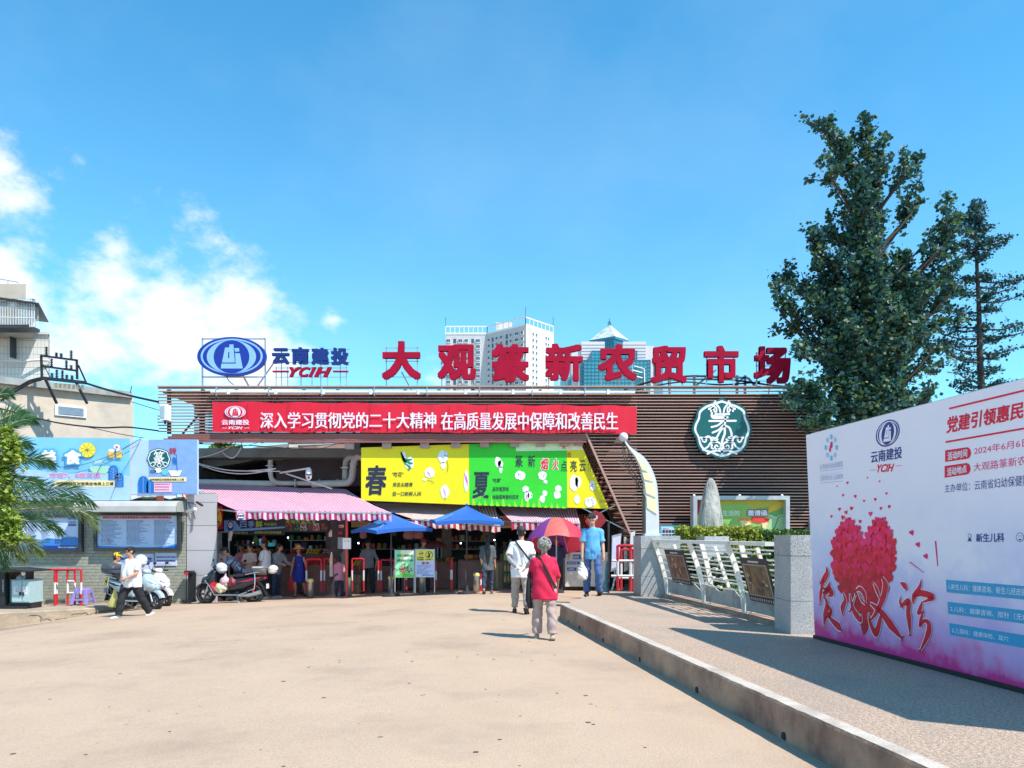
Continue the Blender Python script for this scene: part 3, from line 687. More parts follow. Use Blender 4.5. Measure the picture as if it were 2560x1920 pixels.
for t, a, b_ in (('烟', 1350, 1373), ('火', 1380, 1397)): sh.text(t, (a, 1145, b_, 1176), M_wp, 3, bold=.06, shear=.15); sh.text(t, (a+1, 1146, b_-1, 1175), M_inkr, 4, bold=.03, shear=.15)
for t, a, b_ in (('点', 1402, 1418), ('亮', 1426, 1442), ('云', 1449, 1464), ('门', 1471, 1477)): sh.text(t, (a, 1151, b_, 1179), M_ink, 3, bold=.008)
sh.text('建', (1405, 1108, 1415, 1122), M_inkr, 3, bold=.01); sh.text('投', (1418, 1130, 1428, 1143), M_inkr, 3, bold=.01); sh.text('江世', (1499, 1250, 1516, 1256), M_ink, 3)
def blobp(cx, cy, rx, ry, m, lv, seed=0, n=22, rough_=.22):
 sh.poly([(cx+rx*math.cos(t)*(1+rough_*noise.noise(Vector((math.cos(t)*1.4, math.sin(t)*1.4, seed)))), cy+ry*math.sin(t)*(1+rough_*noise.noise(Vector((math.cos(t)*1.4, math.sin(t)*1.4, seed+9))))) for t in [-2*math.pi*i/n for i in range(n)]], m, lv)
for i, (cx, cy, rx, ry) in enumerate(((1108,1141,13,16),(1074,1182,13,13),(1062,1199,6,3),(1108,1164,6,9),(1166,1203,6,26),(1112,1229,11,16),(1245,1155,8,13),(1251,1160,7,9),(1252,1174,4,9),(1301,1189,13,12),(1356,1189,11,11),(1364,1205,5,5),(1314,1223,8,8),(1317,1240,6,13),(1325,1238,6,9),(1362,1233,6,8),(1356,1247,7,9),(1396,1221,8,8),(1393,1237,9,10),(1435,1208,11,20),(1445,1204,8,14),(1481,1214,7,13),(1443,1249,7,10),(1476,1255,13,14))):
 blobp(cx, cy, rx, ry, M_wp, 3, i*3.1)
blobp(1010, 1141, 5, 12, M_wp, 3, 5); blobp(1024, 1158, 10, 17, M_wp, 3, 7, rough_=.5)
for q in (((1002,1130),(1008,1145),(1014,1160)), ((1008,1145),(1020,1150),(1030,1148)), ((1014,1160),(1024,1168),(1021,1176)), ((1010,1150),(1025,1158),(1032,1158)), ((1003,1132),(1010,1150),(1016,1156))): sh.curve(q, (3, 7, 2), M_gp, 4)
for q in (((1067,1178),(1072,1184),(1076,1192)), ((1108,1221),(1112,1232),(1113,1240)), ((1166,1190),(1168,1203),(1168,1215)), ((1317,1236),(1316,1243),(1319,1250)), ((1162,1183),(1164,1196),(1166,1206))): sh.curve(q, (1.2, 3.4, 1), M_pk, 4)
for (cx, cy, r_, n_) in ((1110,1140,9,14),(1301,1189,10,12),(1356,1189,9,12),(1364,1205,4,4),(1326,1237,5,5),(1481,1214,7,16),(1476,1254,12,24),(1443,1248,6,5),(1391,1236,6,5),(1358,1234,4,3)):
 for i in range(n_):
  a = random.uniform(0, 6.28); d = r_*random.random()**.5; sh.ellipse(cx+d*math.cos(a), cy+d*math.sin(a)*1.1, random.uniform(.5, 1.4), random.uniform(.5, 1.2), M_bp if i % 3 else M_ink, 4, 6)
for q in (((1068,1200),(1078,1203),(1084,1208)), ((1117,1150),(1120,1165),(1118,1180)), ((1113,1240),(1113,1252)), ((1183,1260),(1196,1248),(1215,1236)), ((1180,1258),(1190,1246),(1203,1240))): sh.curve(q, .9, M_ink if q[0][0] < 1150 else mat('pale_leaf_print', S(190, 230, 90), rough=.6), 4)
part('printed_artwork', sh.mb, None, o)
# far towers
YT = 380.0
def tw(px, Y): return Vector((X(px, Y), Y, 0))
o = thing('apartment_tower', 'tall pale apartment tower with bay windows and a white rooftop lattice behind the red letters', 'building', (X(1220, YT), YT, 0))
pts_ = [tw(1114, YT*1.045), tw(1218, YT*1.045), tw(1314, YT), tw(1383, YT*1.045)]
ztop = Z(814, YT*1.0)
M_tw = mat('tower_render', (.53, .53, .54), rough=.8, var=.06, scale=.05, dirt=(.42, .43, .44), dscale=.05); M_tw2 = mat('tower_side_render', (.66, .62, .59), rough=.8, var=.05, scale=.05)
mb = MB(); pp = [Vector((p.x, p.y, 0)) for p in pts_]+[Vector((pts_[3].x-4, pts_[3].y+18, 0)), Vector((pts_[0].x, pts_[0].y+16, 0))]
mb.use(M_tw); mb.prism(pp, (0, 0, ztop)); part('walls', mb, None, o)
a, b = pts_[2], pts_[3]; dd = (b-a).normalized(); nn = Vector((dd.y, -dd.x, 0)); mb = MB(); mb.prism([a+nn*.05, b+nn*.05, b+nn*.3, a+nn*.3], (0, 0, ztop)); part('side_wall', mb, M_tw2, o)
fh = 15.5*YT/F
wf = MB(); wf.box(-1.15, 1.15, -.55, .1, -.95, .95); wfm = wf.mesh('window_frame', M_whitem)
wp = MB(); wp.use(M_glass)
for x0 in (-.98, .06): wp.box(x0, x0+.92, -.62, -.5, -.15, .8); wp.box(x0, x0+.92, -.62, -.5, -.55, -.25)
wpm = wp.mesh('pane', M_glass)
dk = MB(); dk.box(-1.0, 1.0, -.06, .1, -1.15, 1.15); dkm = dk.mesh('window', M_glass)
def facade(a, b, cols, first=0, rows=9, z0=None):
 d = (b-a); ln = d.length; d.normalize(); rz = math.atan2(d.y, d.x)
 for (u, typ, w) in cols:
  for r in range(rows):
   p = a+d*ln*u; z = ztop-3.3-fh*(r+first)
   if typ == 'd': q = inst('window', dkm, o, p-Vector(o.location)+Vector((0, 0, z)), rz, (w, 1, 1))
   else:
    q = inst('window', wfm, o, p-Vector(o.location)+Vector((0, 0, z)), rz, (w, 1, 1)); inst('pane', wpm, q, (0, 0, 0))
facade(pts_[0], pts_[1], ((.07,'b',.95),(.22,'d',.75),(.36,'b',.95),(.5,'b',.8),(.65,'d',.65),(.78,'b',1)))
facade(pts_[1], pts_[2], ((-.06,'d',.95),(.06,'b',.6),(.15,'d',.6),(.27,'b',.6),(.39,'b',.65),(.52,'d',.7),(.64,'b',.6),(.79,'b',1.1),(.93,'b',.6)))
facade(pts_[2], pts_[3], ((.24,'b',.45),(.36,'b',.5),(.51,'d',.6),(.71,'b',.45),(.8,'b',.4)))
mb = MB()
for a, b, n_ in ((pts_[0], pts_[1], 9), (pts_[1], pts_[2], 7), (pts_[2], pts_[3], 7)):
 for i in range(n_+1):
  p = a.lerp(b, i/n_); mb.beam(p+Vector((0, 0, ztop)), p+Vector((0, 0, ztop+4.1)), .35)
 mb.beam(a+Vector((0, 0, ztop+4.1)), b+Vector((0, 0, ztop+4.1)), .5); mb.beam(a+Vector((0, 0, ztop+.5)), b+Vector((0, 0, ztop+.5)), .4, .9)
part('rooftop_lattice', mb, M_white, o)
mb = MB(); p = pts_[1].lerp(pts_[2], .45)+Vector((0, 4, 0)); mb.box(p.x-4, p.x+4, p.y, p.y+8, ztop, ztop+5.2); part('lift_housing', mb, M_tw2, o)
mb = MB()
for p in pts_[:1]+pts_[2:]: mb.tube([p+Vector((0, 0, ztop+4)), p+Vector((0, 0, ztop+9))], .12, 5)
part('lightning_rod', mb, M_steel, o)
YG = 300.0
o = thing('glass_tower', 'teal glass tower with a pale stone crown and a pyramid roof with finial', 'building', (X(1530, YG), YG, 0))
M_pink = mat('pale_stone_panel', (.62, .58, .62), rough=.6, var=.04, scale=.1)
zb = lambda py: Z(py, YG)
cx = X(1528, YG); fr_ = X(1537, YG)
def diam(px0, pxm, px1, Yf, dy): return [Vector((X(px0, YG), YG+dy, 0)), Vector((X(pxm, YG), YG, 0)), Vector((X(px1, YG), YG+dy, 0)), Vector((X(px0+px1-pxm, YG), YG+2*dy, 0))]
eav = diam(1478, 1537, 1578, YG, 6.5)
ap = Vector((X(1529, YG), YG+6.5, zb(800)))
mb = MB(); e_ = [Vector((p.x, p.y, zb(843) if i != 1 else zb(831))) for i, p in enumerate(eav)]
e_ = [Vector((p.x, p.y, zb(840))) for p in eav]
mb.add(e_+[ap], [(0,1,4),(1,2,4),(2,3,4),(3,0,4)]); part('roof', mb, mat('pyramid_roof', (.50, .55, .50), rough=.6, var=.3, scale=.6, bump=.2), o)
mb = MB(); mb.prism([Vector((p.x, p.y, zb(846))) for p in eav], (0, 0, zb(840)-zb(846))); part('eave', mb, M_tglass2, o)
inn = [p.lerp(Vector((cx, YG+6.5, 0)), .09) for p in eav]
mb = MB(); mb.prism([Vector((p.x, p.y, 0)) for p in inn], (0, 0, zb(846))); part('lantern_glass', mb, M_tglass2, o)
mb = MB()
for a, b in ((inn[0], inn[1]), (inn[1], inn[2])):
 for i in range(1, 9): p = a.lerp(b, i/9)-Vector((0, .15, 0)); mb.beam(p+Vector((0, 0, zb(900))), p+Vector((0, 0, zb(847))), .12)
 for py in (855, 864): mb.beam(a-Vector((0, .15, -zb(py))), b-Vector((0, .15, -zb(py))), .12)
part('mullions', mb, M_tglass, o, kind='stuff')
mb = MB()
mb.tube([ap, ap+Vector((0, 0, 2.4))], .14, 6)
for t in range(6): a_ = t*math.pi/3; mb.tube([ap+Vector((.6*math.cos(a_), .6*math.sin(a_), -.6)), ap+Vector((.62*math.cos(a_), .62*math.sin(a_), .6)), ap+Vector((0, 0, 1.5))], .08, 5)
part('finial', mb, M_tglass2, o)
def gbox(px0, px1, py, y0, y1, m, nm, cham=0):
 mb = MB(); a, b = X(px0, YG), X(px1, YG); zt_ = zb(py)
 poly = [(a, YG+y0, 0), (b, YG+y0, 0), (b, YG+y1, 0), (a, YG+y1, 0)]
 mb.prism([Vector(p) for p in poly], (0, 0, zt_)); part(nm, mb, m, o); return a, b, zt_
gbox(1452, 1510, 858, -2.5, 10, M_pink, 'stone_wing'); gbox(1555, 1612, 858, -2.5, 10, M_pink, 'stone_wing'); gbox(1428, 1452, 871, -2, 10, M_pink, 'stone_wing'); gbox(1612, 1632, 868, -2, 10, M_pink, 'stone_wing'); gbox(1632, 1655, 905, -2, 10, M_tglass, 'glass_wing')
gbox(1400, 1428, 945, -2, 10, M_tglass, 'glass_wing')
for (a_, b_, py, y0) in ((1476,1588,884,-4.5), (1448,1619,909,-6), (1455,1610,914,-8)):
 x0, x1, zt_ = gbox(a_, b_, py, y0, 0, M_tglass, 'glass_wing'); mb = MB()
 for i in range(int((b_-a_)/9)+1): x = x0+(x1-x0)*i/int((b_-a_)/9); mb.box(x-.08, x+.08, YG+y0-.15, YG+y0, zb(975), zt_)
 z = zt_
 while z > zb(975): mb.box(x0, x1, YG+y0-.15, YG+y0, z-.08, z+.08); z -= 1.35
 part('mullions', mb, M_tglass2, o, kind='stuff')
mb = MB()
for q in (((1585,915),(1610,922),(1612,975)), ((1580,925),(1606,932)), ((1580,938),(1606,945))): mb.tube([P(*c, YG-8.5) for c in q], .22, 5)
part('white_edge_bands', mb, M_white, o)
mb = MB()
z = zb(866)
while z > zb(905):
 mb.box(X(1452, YG), X(1510, YG), YG-2.62, YG-2.5, z-.06, z+.06); mb.box(X(1555, YG), X(1612, YG), YG-2.62, YG-2.5, z-.06, z+.06); z -= 1.2
part('panel_joint', mb, M_grey, o, kind='stuff')
# buildings at the left
o = thing('plaster_building', 'cream plastered flat roofed building behind the blue food banner', 'building', (X(150, 24), 24, 0))
A = P(-160, 920, 21.9); B = P(333, 983, 25.4); zt_ = 6.2
zt_ = Z(983, 25.4)
def bl(u, dy=0): return Vector((A.x+(B.x-A.x)*u, A.y+(B.y-A.y)*u+dy, 0))
mb = MB(); mb.prism([bl(0), bl(1), Vector((X(325, 31), 31, 0)), bl(0, 7)], (0, 0, zt_-.18)); part('walls', mb, M_plaster, o)
mb = MB(); mb.prism([bl(-.02, -.28)+Vector((0,0,zt_-.18)), bl(1.012, -.2)+Vector((0,0,zt_-.18)), Vector((X(326, 31), 31, zt_-.18)), bl(-.02, 7)+Vector((0,0,zt_-.18))], (0, 0, .2)); part('roof_slab', mb, M_grey, o)
dw = (bl(1)-bl(0)).normalized(); rzw = math.atan2(dw.y, dw.x)
q = bl((X(136, 23.3)-A.x)/(B.x-A.x)); zc = Z(1029, q.y)
mb = MB(); n_ = Vector((dw.y, -dw.x, 0))
def wallbox(mb, u0, u1, z0, z1, t0, t1, ref):
 p = [ref+dw*u0+n_*t0, ref+dw*u1+n_*t0, ref+dw*u1+n_*t1, ref+dw*u0+n_*t1]; mb.prism([Vector((a.x, a.y, z0)) for a in p], (0, 0, z1-z0))
wallbox(mb, -.45, .42, zc-.16, zc+.17, .002, .05, q); 
f_ = part('vent_grille', mb, M_white, o)
for i in range(6):
 mb = MB(); wallbox(mb, -.36, .34, zc-.10+i*.042, zc-.088+i*.042, .05, .075, q); part('louvre', mb, mat('louvre_blue', (.25, .34, .45)), f_)
o = thing('tiled_building', 'white tiled upper building with a caged balcony at the left edge', 'building', (X(40, 29), 29, 0))
YW = 29.0; wl, wr = X(-200, YW), X(124, YW)
M_tile = mat('white_glazed_tile', (.66, .65, .62), rough=.35, var=.05, scale=2, dirt=(.52, .45, .38), dscale=1.2, dlo=.55, dhi=.8)
mb = MB(); mb.prism([(wl, YW-.5, 0), (wr, YW, 0), (X(118, YW+5), YW+5, 0), (wl, YW+5, 0)], (0, 0, Z(836, YW))); part('walls', mb, mat('tile_grout', (.25, .24, .24), rough=.9), o)
tm = MB(); tm.box(.006, .254, -.02, 0, .006, .244-.0); tme = tm.mesh('wall_tile', M_tile)
cnt = 0; dW = (Vector((wr, YW, 0))-Vector((wl, YW-.5, 0))); lw = dW.length; dW.normalize(); rz = math.atan2(dW.y, dW.x)
nc = int(lw/.13)
tm = MB(); tm.box(.004, .126, -.02, 0, .006, .244); tme = tm.mesh('wall_tile', M_tile)
o_loc = Vector(o.location)
for c in range(nc-1, -1, -1):
 for r in range(9):
  z = Z(836, YW)-.25*(r+1); p = Vector((wl, YW-.5, z))+dW*(c*.13)
  if p.x < X(-6, YW): continue
  if cnt < 300: inst('wall_tile', tme, o, p-o_loc, rz); cnt += 1
mb = MB()
for c in range(nc):
 for r in range(9):
  z = Z(836, YW)-.25*(r+1); p = Vector((wl, YW-.5, 0))+dW*(c*.13)
  if p.x < X(-6, YW): a = p; b = p+dW*.122; mb.prism([Vector((a.x, a.y-.02, z)), Vector((b.x, b.y-.02, z)), Vector((b.x, b.y, z)), Vector((a.x, a.y, z))], (0, 0, .24))
part('far_tiles', mb, M_tile, o, kind='stuff')
mb = MB(); mb.prism([(wl, YW-.6, Z(836, YW)-.02), (wr+.06, YW-.1, Z(836, YW)-.02), (X(119, YW+5), YW+5, Z(836, YW)-.02), (wl, YW+5, Z(836, YW)-.02)], (0, 0, .09)); part('coping', mb, M_tile, o)
mb = MB(); mb.tube([P(-40, 897, YW-.75), P(60, 903, YW-.4), P(100, 900, YW-.2), P(124, 902, YW-.1)], .05, 6); part('drain_pipe', mb, M_pipe, o, smooth=True)
mb = MB(); x = X(48, YW); mb.box(x-.03, x+.03, YW-.5, YW-.2, Z(900, YW), Z(836, YW)); part('down_pipe', mb, M_steel, o)
Yc = 27.6
mb = MB(); mb.prism([(wl, Yc+.2, Z(745, Yc)), (X(56, Yc), Yc+.2, Z(745, Yc)), (X(50, Yc+3), Yc+3, Z(745, Yc)), (wl, Yc+3, Z(745, Yc))], (0, 0, Z(705, Yc)-Z(745, Yc))); part('roof_tank_wall', mb, M_plaster, o)
mb = MB(); mb.prism([(wl, Yc+.15, Z(825, Yc)), (X(82, Yc), Yc+.15, Z(825, Yc)), (X(74, Yc+3), Yc+3, Z(825, Yc)), (wl, Yc+3, Z(825, Yc))], (0, 0, Z(745, Yc)-Z(825, Yc))); part('balcony_room', mb, M_grey, o)
mb = MB(); mb.prism([P(-140, 722, Yc-.4), P(97, 757, Yc-.4), P(97, 759, Yc-.4), P(-140, 733, Yc-.4)], (-1.2, 2.6, .05)); part('balcony_roof', mb, M_steel, o)
mb = MB(); mb.box(wl, X(87, Yc), Yc-.35, Yc+.3, Z(826, Yc), Z(818, Yc)); part('balcony_floor', mb, M_steel, o)
g_ = MATS; wcol = [(-20,12,(.35,.42,.45)),(12,24,(.5,.42,.2)),(24,34,(.03,.03,.05)),(34,42,(.35,.2,.15)),(42,68,(.30,.5,.55)),(68,82,(.12,.2,.24))]
for a, b, c in wcol:
 mb = MB(); mb.box(X(a+1, Yc), X(b-1, Yc), Yc+.08, Yc+.14, Z(812, Yc), Z(745, Yc)); part('window_pane', mb, mat('balcony_pane_%d' % (int(a)+30), c, rough=.2, var=.4, scale=3), o)
mb = MB()
for px in range(-30, 90, 4): mb.tube([P(px, 818, Yc-.3), P(px, 748 if px < 80 else 758, Yc-.3)], .012, 4)
for i in range(5): mb.tube([Vector((X(87, Yc), Yc-.3+i*.12, Z(818, Yc))), Vector((X(87, Yc), Yc-.3+i*.12, Z(755, Yc)))], .012, 4)
for py in (753, 770, 795, 816): mb.tube([P(-40, py-3, Yc-.3), P(87, py, Yc-.3)], .016, 4)
for i in range(12): a_ = math.pi*i/11; mb.tube([P(31, 766, Yc-.31), P(31+15*math.cos(a_), 766-18*math.sin(a_), Yc-.31)], .01, 4)
part('cage_bar', mb, M_whitem, o, kind='stuff')
mb = MB(); mb.tube([P(-20, 694, Yc+.4), P(46, 706, Yc+.4), P(46, 712, Yc+.4)], .02, 5); mb.tube([P(20, 701, Yc+.4), P(20, 710, Yc+.4)], .02, 5); part('roof_rail', mb, M_galv, o)
YI = 22.95
o = thing('insulator_rack', 'black steel rack of stacked insulators with thick cables above the plaster building', 'rack', P(150, 955, YI))
mb = MB()
for a in ((102,889,194,901),(104,915,192,927),(103,889,105,947),(192,901,193,948)): mb.beam(P(a[0], a[1], YI), P(a[2], a[3], YI), .055)
mb.beam(P(103, 945, YI), P(215, 957, YI), .1, .09); mb.beam(P(196, 913, YI), P(215, 955, YI+.3), .035); mb.beam(P(108, 911, YI), P(125, 942, YI), .02)
for px, py in ((112, 945), (190, 955)): mb.beam(P(px, py, YI), Vector((X(px, YI), YI+.6, Z(1000, YI))), .06)
part('frame', mb, M_black, o)
def insul(px, y0, y1, m=M_black, nm='insulator'):
 mb = MB(); n_ = max(4, int((y1-y0)/3.6)); prof = []
 for i in range(n_):
  z = (y1-y0)*i/n_; prof += [(.018, z), (.048, z+.7), (.05, z+1.5), (.02, z+2.6)]
 k = YI/F; mb.lathe([(r, z*k) for r, z in prof], P(px, y1, YI), 8); part(nm, mb, m, o)
for px, a, b in ((116,866,889),(141,881,893),(153,883,895),(178,875,898),(129,895,916),(166,900,922),(178,912,926),(130,932,945),(142,923,946),(156,925,947),(167,936,949),(180,938,950)): insul(px, a, b)
mi = mat('insulator_ceramic', (.45, .38, .28), rough=.3)
for px in range(140, 212, 11): insul(px, 957+(px-140)*.08, 969+(px-140)*.08, mi)
o = thing('power_cables', 'thick black overhead cables running from the rack to the gate beam', 'cable', P(250, 980, YI))
mb = MB()
def cab(pts, r, Y=YI, Y2=None):
 q = catmull(pts, 6); n_ = len(q); mb.tube([P(a, b, Y+((Y2 or Y)-Y)*i/(n_-1)) for i, (a, b) in enumerate(q)], r, 6)
cab([(215,958),(260,972),(320,988),(396,1005)], .035, YI, YF+.1); cab([(105,944),(75,952),(45,968),(0,990),(-60,1025)], .03); cab([(108,948),(80,956),(50,972),(0,1003),(-60,1040)], .03); cab([(104,950),(60,962),(20,980),(-60,1020)], .02)
cab([(-40,1010),(60,1037),(150,1058),(250,1069),(320,1068),(396,1077)], .025, YI, YF+.1); cab([(150,1057),(230,1070),(300,1085),(360,1095)], .012); cab([(330,1005),(392,1024)], .012)
part('cable_run', mb, M_black, o, smooth=True)
o = thing('thin_wires', 'thin wires sagging in front of the blue food banner', 'wire', P(300, 1100, 21))
mb = MB(); cab([(353,1096),(310,1120),(260,1145),(190,1165),(120,1168)], .006, 21.2); cab([(353,1096),(325,1150),(300,1190),(275,1250)], .005, 21.2); cab([(240,1190),(260,1152),(300,1128),(353,1096)], .005, 21.2)
cab([(333,990),(350,996),(392,1003)], .006); cab([(326,982),(329,965)], .012); part('wire_run', mb, M_black, o)
# brick boundary wall with notice boards
WY = 21.5
o = thing('tiled_wall', 'sage green tiled boundary wall carrying the notice boards', 'wall', (X(240, WY), WY, -.3))
wx0, wx1 = X(-60, WY), X(465, WY); wz1 = Z(1262, WY)
mb = MB(); mb.box(wx0, wx1, WY+.012, WY+.35, -.6, wz1+.16); part('wall_core', mb, M_mortar, o)
bw, bh = .252, .088
bms = []
for m_ in M_brick:
 t = MB(); t.box(.003, bw-.004, -.0, .03, .003, bh-.005); bms.append(t.mesh('brick', m_))
boards = ((52,1284,208,1385),(232,1276,456,1380),(0,1200,230,1300))
def hid(px, py): return any(a < px < c and b < py < d for a, b, c, d in boards)
rest = []; cnt = 0; cand = []
r = 0; z = -.42
while z < wz1:
 off = (r % 2)*bw/2; c = 0; x = wx1-bw+off*0-((r*7) % 3)*.05-off
 first = x+bw
 if first < wx1-.03: rest.append((first, z, wx1-first))
 while x > wx0:
  px = HX+(x+bw/2)*F/WY; py = HY-(z-EYE)*F/WY; cand.append((hid(px, py) or px < 12, random.random(), x, z)); x -= bw
 z += bh; r += 1
cand.sort(key=lambda t: (t[0], t[1]))
olc = Vector(o.location)
for i, (h, _, x, z) in enumerate(cand):
 if i < 300: inst('brick', bms[random.choice((0, 0, 1, 2))], o, Vector((x, WY-random.uniform(0, .006), z))-olc)
 else: rest.append((x, z, bw))
mb = MB()
for x, z, w in rest: mb.use(M_brick[random.choice((0, 0, 1, 2))]); mb.box(x+.003, x+w-.004, WY-random.uniform(0, .005), WY+.03, z+.003, z+bh-.005)
part('more_bricks', mb, None, o, kind='stuff')
mb = MB(); cz = Z(1256, WY); vs = []
prof = [(0, .02), (-.25, .03), (-.42, -.02), (-.5, -.12), (-.52, -.27)]
x0, x1 = X(208, WY), X(462, WY)
mb.add([(x, WY+a, cz+b) for x in (x0, x1) for a, b in prof]+[(x, WY+a*.97, cz+b-.02) for x in (x0, x1) for a, b in prof], [(i, i+1, i+6, i+5) for i in range(4)]+[(i+10, i+15, i+16, i+11) for i in range(4)]+[(i, i+10, i+11, i+1) for i in range(4)]+[(i+5, i+6, i+16, i+15) for i in range(4)]+[(4, 14, 19, 9), (0, 5, 15, 10)])
c_ = thing('board_canopy', 'curved grey sheet canopy over the large notice board', 'canopy', (X(330, WY), WY, cz)); part('canopy_sheet', mb, mat('canopy_grey', (.42, .41, .39), rough=.6, var=.1, scale=3), c_)
mb = MB(); mb.prism([Vector((x1-.02, WY+a, cz+b)) for a, b in prof]+[Vector((x1-.02, WY, cz-.27))], (.03, 0, 0)); part('end_plate', mb, M_grey, c_)
M_cap = mat('wall_cap_tile', (.5, .42, .3), rough=.7)
capm = MB(); capm.box(0, .2, -.05, .4, 0, .05); cme = capm.mesh('cap_tile', M_cap)
x = wx0
while x < wx1-.2: inst('cap_tile', cme, o, Vector((x, WY-.02, wz1+.165+random.uniform(0, .01)))-olc); x += .21
def board(label, px0, py0, px1, py1, Y=WY-.1):
 t = thing('notice_board', label, 'notice board', P((px0+px1)/2, py1, Y))
 mb = MB(); fw = 7; x0, x1, z0, z1 = X(px0, Y), X(px1, Y), Z(py1, Y), Z(py0, Y); w = .085
 for a, b, c, d in ((x0,x1,z0,z0+w),(x0,x1,z1-w,z1),(x0,x0+w,z0+w,z1-w),(x1-w,x1,z0+w,z1-w)): mb.box(a, b, Y-.06, Y+.08, c, d)
 part('frame', mb, mat('board_frame', (.045, .05, .055), rough=.4, metal=.3), t)
 mb = MB(); mb.box(x0+w*.7, x1-w*.7, Y+.01, Y+.05, z0+w*.7, z1-w*.7); part('back_panel', mb, M_black, t)
 return t, Sheet((0, Y+.006, 0), (0, -1, 0))
I_blue = pt('print_sky', 188, 208, 240); I_blue2 = pt('print_midblue', 60, 130, 205); I_navy = pt('print_navy', 18, 60, 140); I_ink = pt('print_ink', 50, 60, 105, var=0); I_red = pt('print_red', 175, 35, 60); I_pink = pt('print_pink', 225, 180, 200)
t, sh = board('large blue notice board with a red title strip under the grey canopy', 236, 1281, 452, 1377)
sh.rect(242, 1289, 446, 1373, I_blue, 1); sh.poly([(242,1373),(446,1373),(446,1358),(420,1364),(380,1368),(330,1368),(290,1366),(242,1364)], pt('print_deepsky', 70, 150, 220), 2); sh.poly([(242,1373),(446,1373),(446,1362),(410,1369),(340,1371),(242,1369)], pt('print_royal', 25, 95, 180), 3)
sh.rect(255, 1289, 430, 1297.5, I_pink, 2); sh.text('昆明市五华区市场监督管理局大观篆新农贸市场监管规定', (257, 1290.3, 428, 1296.6), I_red, 3, bold=.03)
def lines(x0, x1, y0, y1, dy, m, lv=2, frac=.5):
 y = y0
 while y < y1:
  w = (x1-x0)*random.uniform(frac, 1); x = x0
  while x < x0+w-1.5:
   l = random.uniform(1.5, 7); sh.rect(x, y, min(x+l, x0+w), y+dy*.36, m, lv); x += l+random.uniform(.5, 1.2)
  y += dy
lines(252, 306, 1301, 1362, 3.1, I_ink); lines(316, 378, 1301, 1362, 2.8, I_ink); lines(385, 438, 1300, 1362, 2.8, I_ink)
sh.line(((268,1341),(274,1359)), 1, I_red, 3); sh.line(((262,1348),(281,1348)), .8, I_red, 3)
part('printed_notice', sh.mb, None, t)
t, sh = board('blue notice board half hidden behind the palm fronds', 40, 1286, 206, 1381)
sh.rect(46, 1293, 200, 1378, I_blue, 1); sh.poly([(46,1378),(200,1378),(200,1345),(170,1340),(150,1348),(120,1345),(100,1352),(46,1356)], I_blue2, 2); sh.rect(46, 1364, 200, 1376, I_navy, 3); sh.rect(170, 1293, 200, 1299, I_blue2, 3)
for a, b in ((104,1324),(137,1323),(104,1353),(70,1340)): sh.rect(a, b, a+19, b+2.6, pt('print_green', 60, 130, 120), 4)
sh.rect(170, 1311, 190, 1314.5, pt('print_purple', 80, 60, 110), 4); sh.rect(168, 1341, 190, 1343, pt('print_gold', 190, 180, 110), 4)
lines(104, 128, 1328, 1350, 2.7, I_ink, 4); lines(137, 158, 1328, 1358, 2.7, I_ink, 4); lines(104, 128, 1305, 1321, 2.7, I_ink, 4); lines(70, 96, 1315, 1358, 3, I_ink, 4); lines(170, 192, 1303, 1309, 2.7, I_ink, 4)
sh.text('昆明市五华区市场监督管理局  宣', (146, 1366.5, 194, 1369.8), M_wp, 4, bold=.02)
part('printed_notice', sh.mb, None, t)
def plate(label, px0, py0, px1, py1, cat='sign', Y=WY-.03):
 t = thing('wall_plate', label, cat, P((px0+px1)/2, py1, Y)); mb = MB(); mb.box(X(px0, Y), X(px1, Y), Y, Y+.025, Z(py1, Y), Z(py0, Y)); part('plate', mb, pt('plate_white', 205, 208, 238), t)
 return t, Sheet((0, Y-.001, 0), (0, -1, 0))
t, sh = plate('white wall plate with large blue characters half hidden by the scooter helmet', 289, 1384, 384, 1423); sh.text('严禁销售野生', (297, 1393, 382, 1405), I_navy, 1, bold=.03); sh.text('动物及其制品', (297, 1410, 360, 1418), I_navy, 1, bold=.02); part('lettering', sh.mb, None, t)
t, sh = plate('small white wall plate with two rows of tiny blue characters beside the pillar', 388, 1382, 441, 1414)
sh.text('昆明市五华市场', (391, 1390.5, 439, 1395), I_ink, 1, bold=.02); sh.text('食品安全快速检测服务点', (391, 1399.5, 439, 1403.5), I_ink, 1, bold=.02); sh.text('五华区市场监督管理局', (391, 1409, 428, 1411), I_ink, 1); part('lettering', sh.mb, None, t)
YN = WY-.22
o = thing('food_banner', 'sky blue printed food street banner above the tiled wall', 'banner', P(270, 1252, YN))
M_sb = mat('sky_blue_print', S(125, 195, 238), rough=.55, var=.12, scale=.9); M_sb2 = mat('pale_sky_print', S(178, 205, 240), rough=.55, var=.06, scale=1.5)
mb = MB(); mb.use(M_sb)
n_ = 30; vs = []
for i in range(n_+1):
 u = i/n_; px = 20+305*u
 for j, py in enumerate((1092+4*u, 1130, 1180, 1220, 1251)): vs.append(Vector((X(px, YN), YN+.012*noise.noise(Vector((u*14, j, 0))), Z(py, YN))))
mb.add(vs, [(i*5+j+1, (i+1)*5+j+1, (i+1)*5+j, i*5+j) for i in range(n_) for j in range(4)]); part('banner_cloth', mb, None, o, smooth='all')
mb = MB(); mb.box(X(328, YN), X(493, YN), YN-.02, YN+.1, Z(1236, YN), Z(1099, YN)); part('banner_panel', mb, M_sb2, o)
mb = MB(); mb.prism([P(326,1236,YN-.01),P(440,1236,YN-.01),P(440,1244,YN-.01),P(424,1248,YN-.01),P(400,1242,YN-.01),P(360,1240,YN-.01),P(335,1247,YN-.01),P(326,1250,YN-.01)], (0,.08,0)); part('loose_cloth_fold', mb, pt('pale_cloth', 215, 220, 240), o)
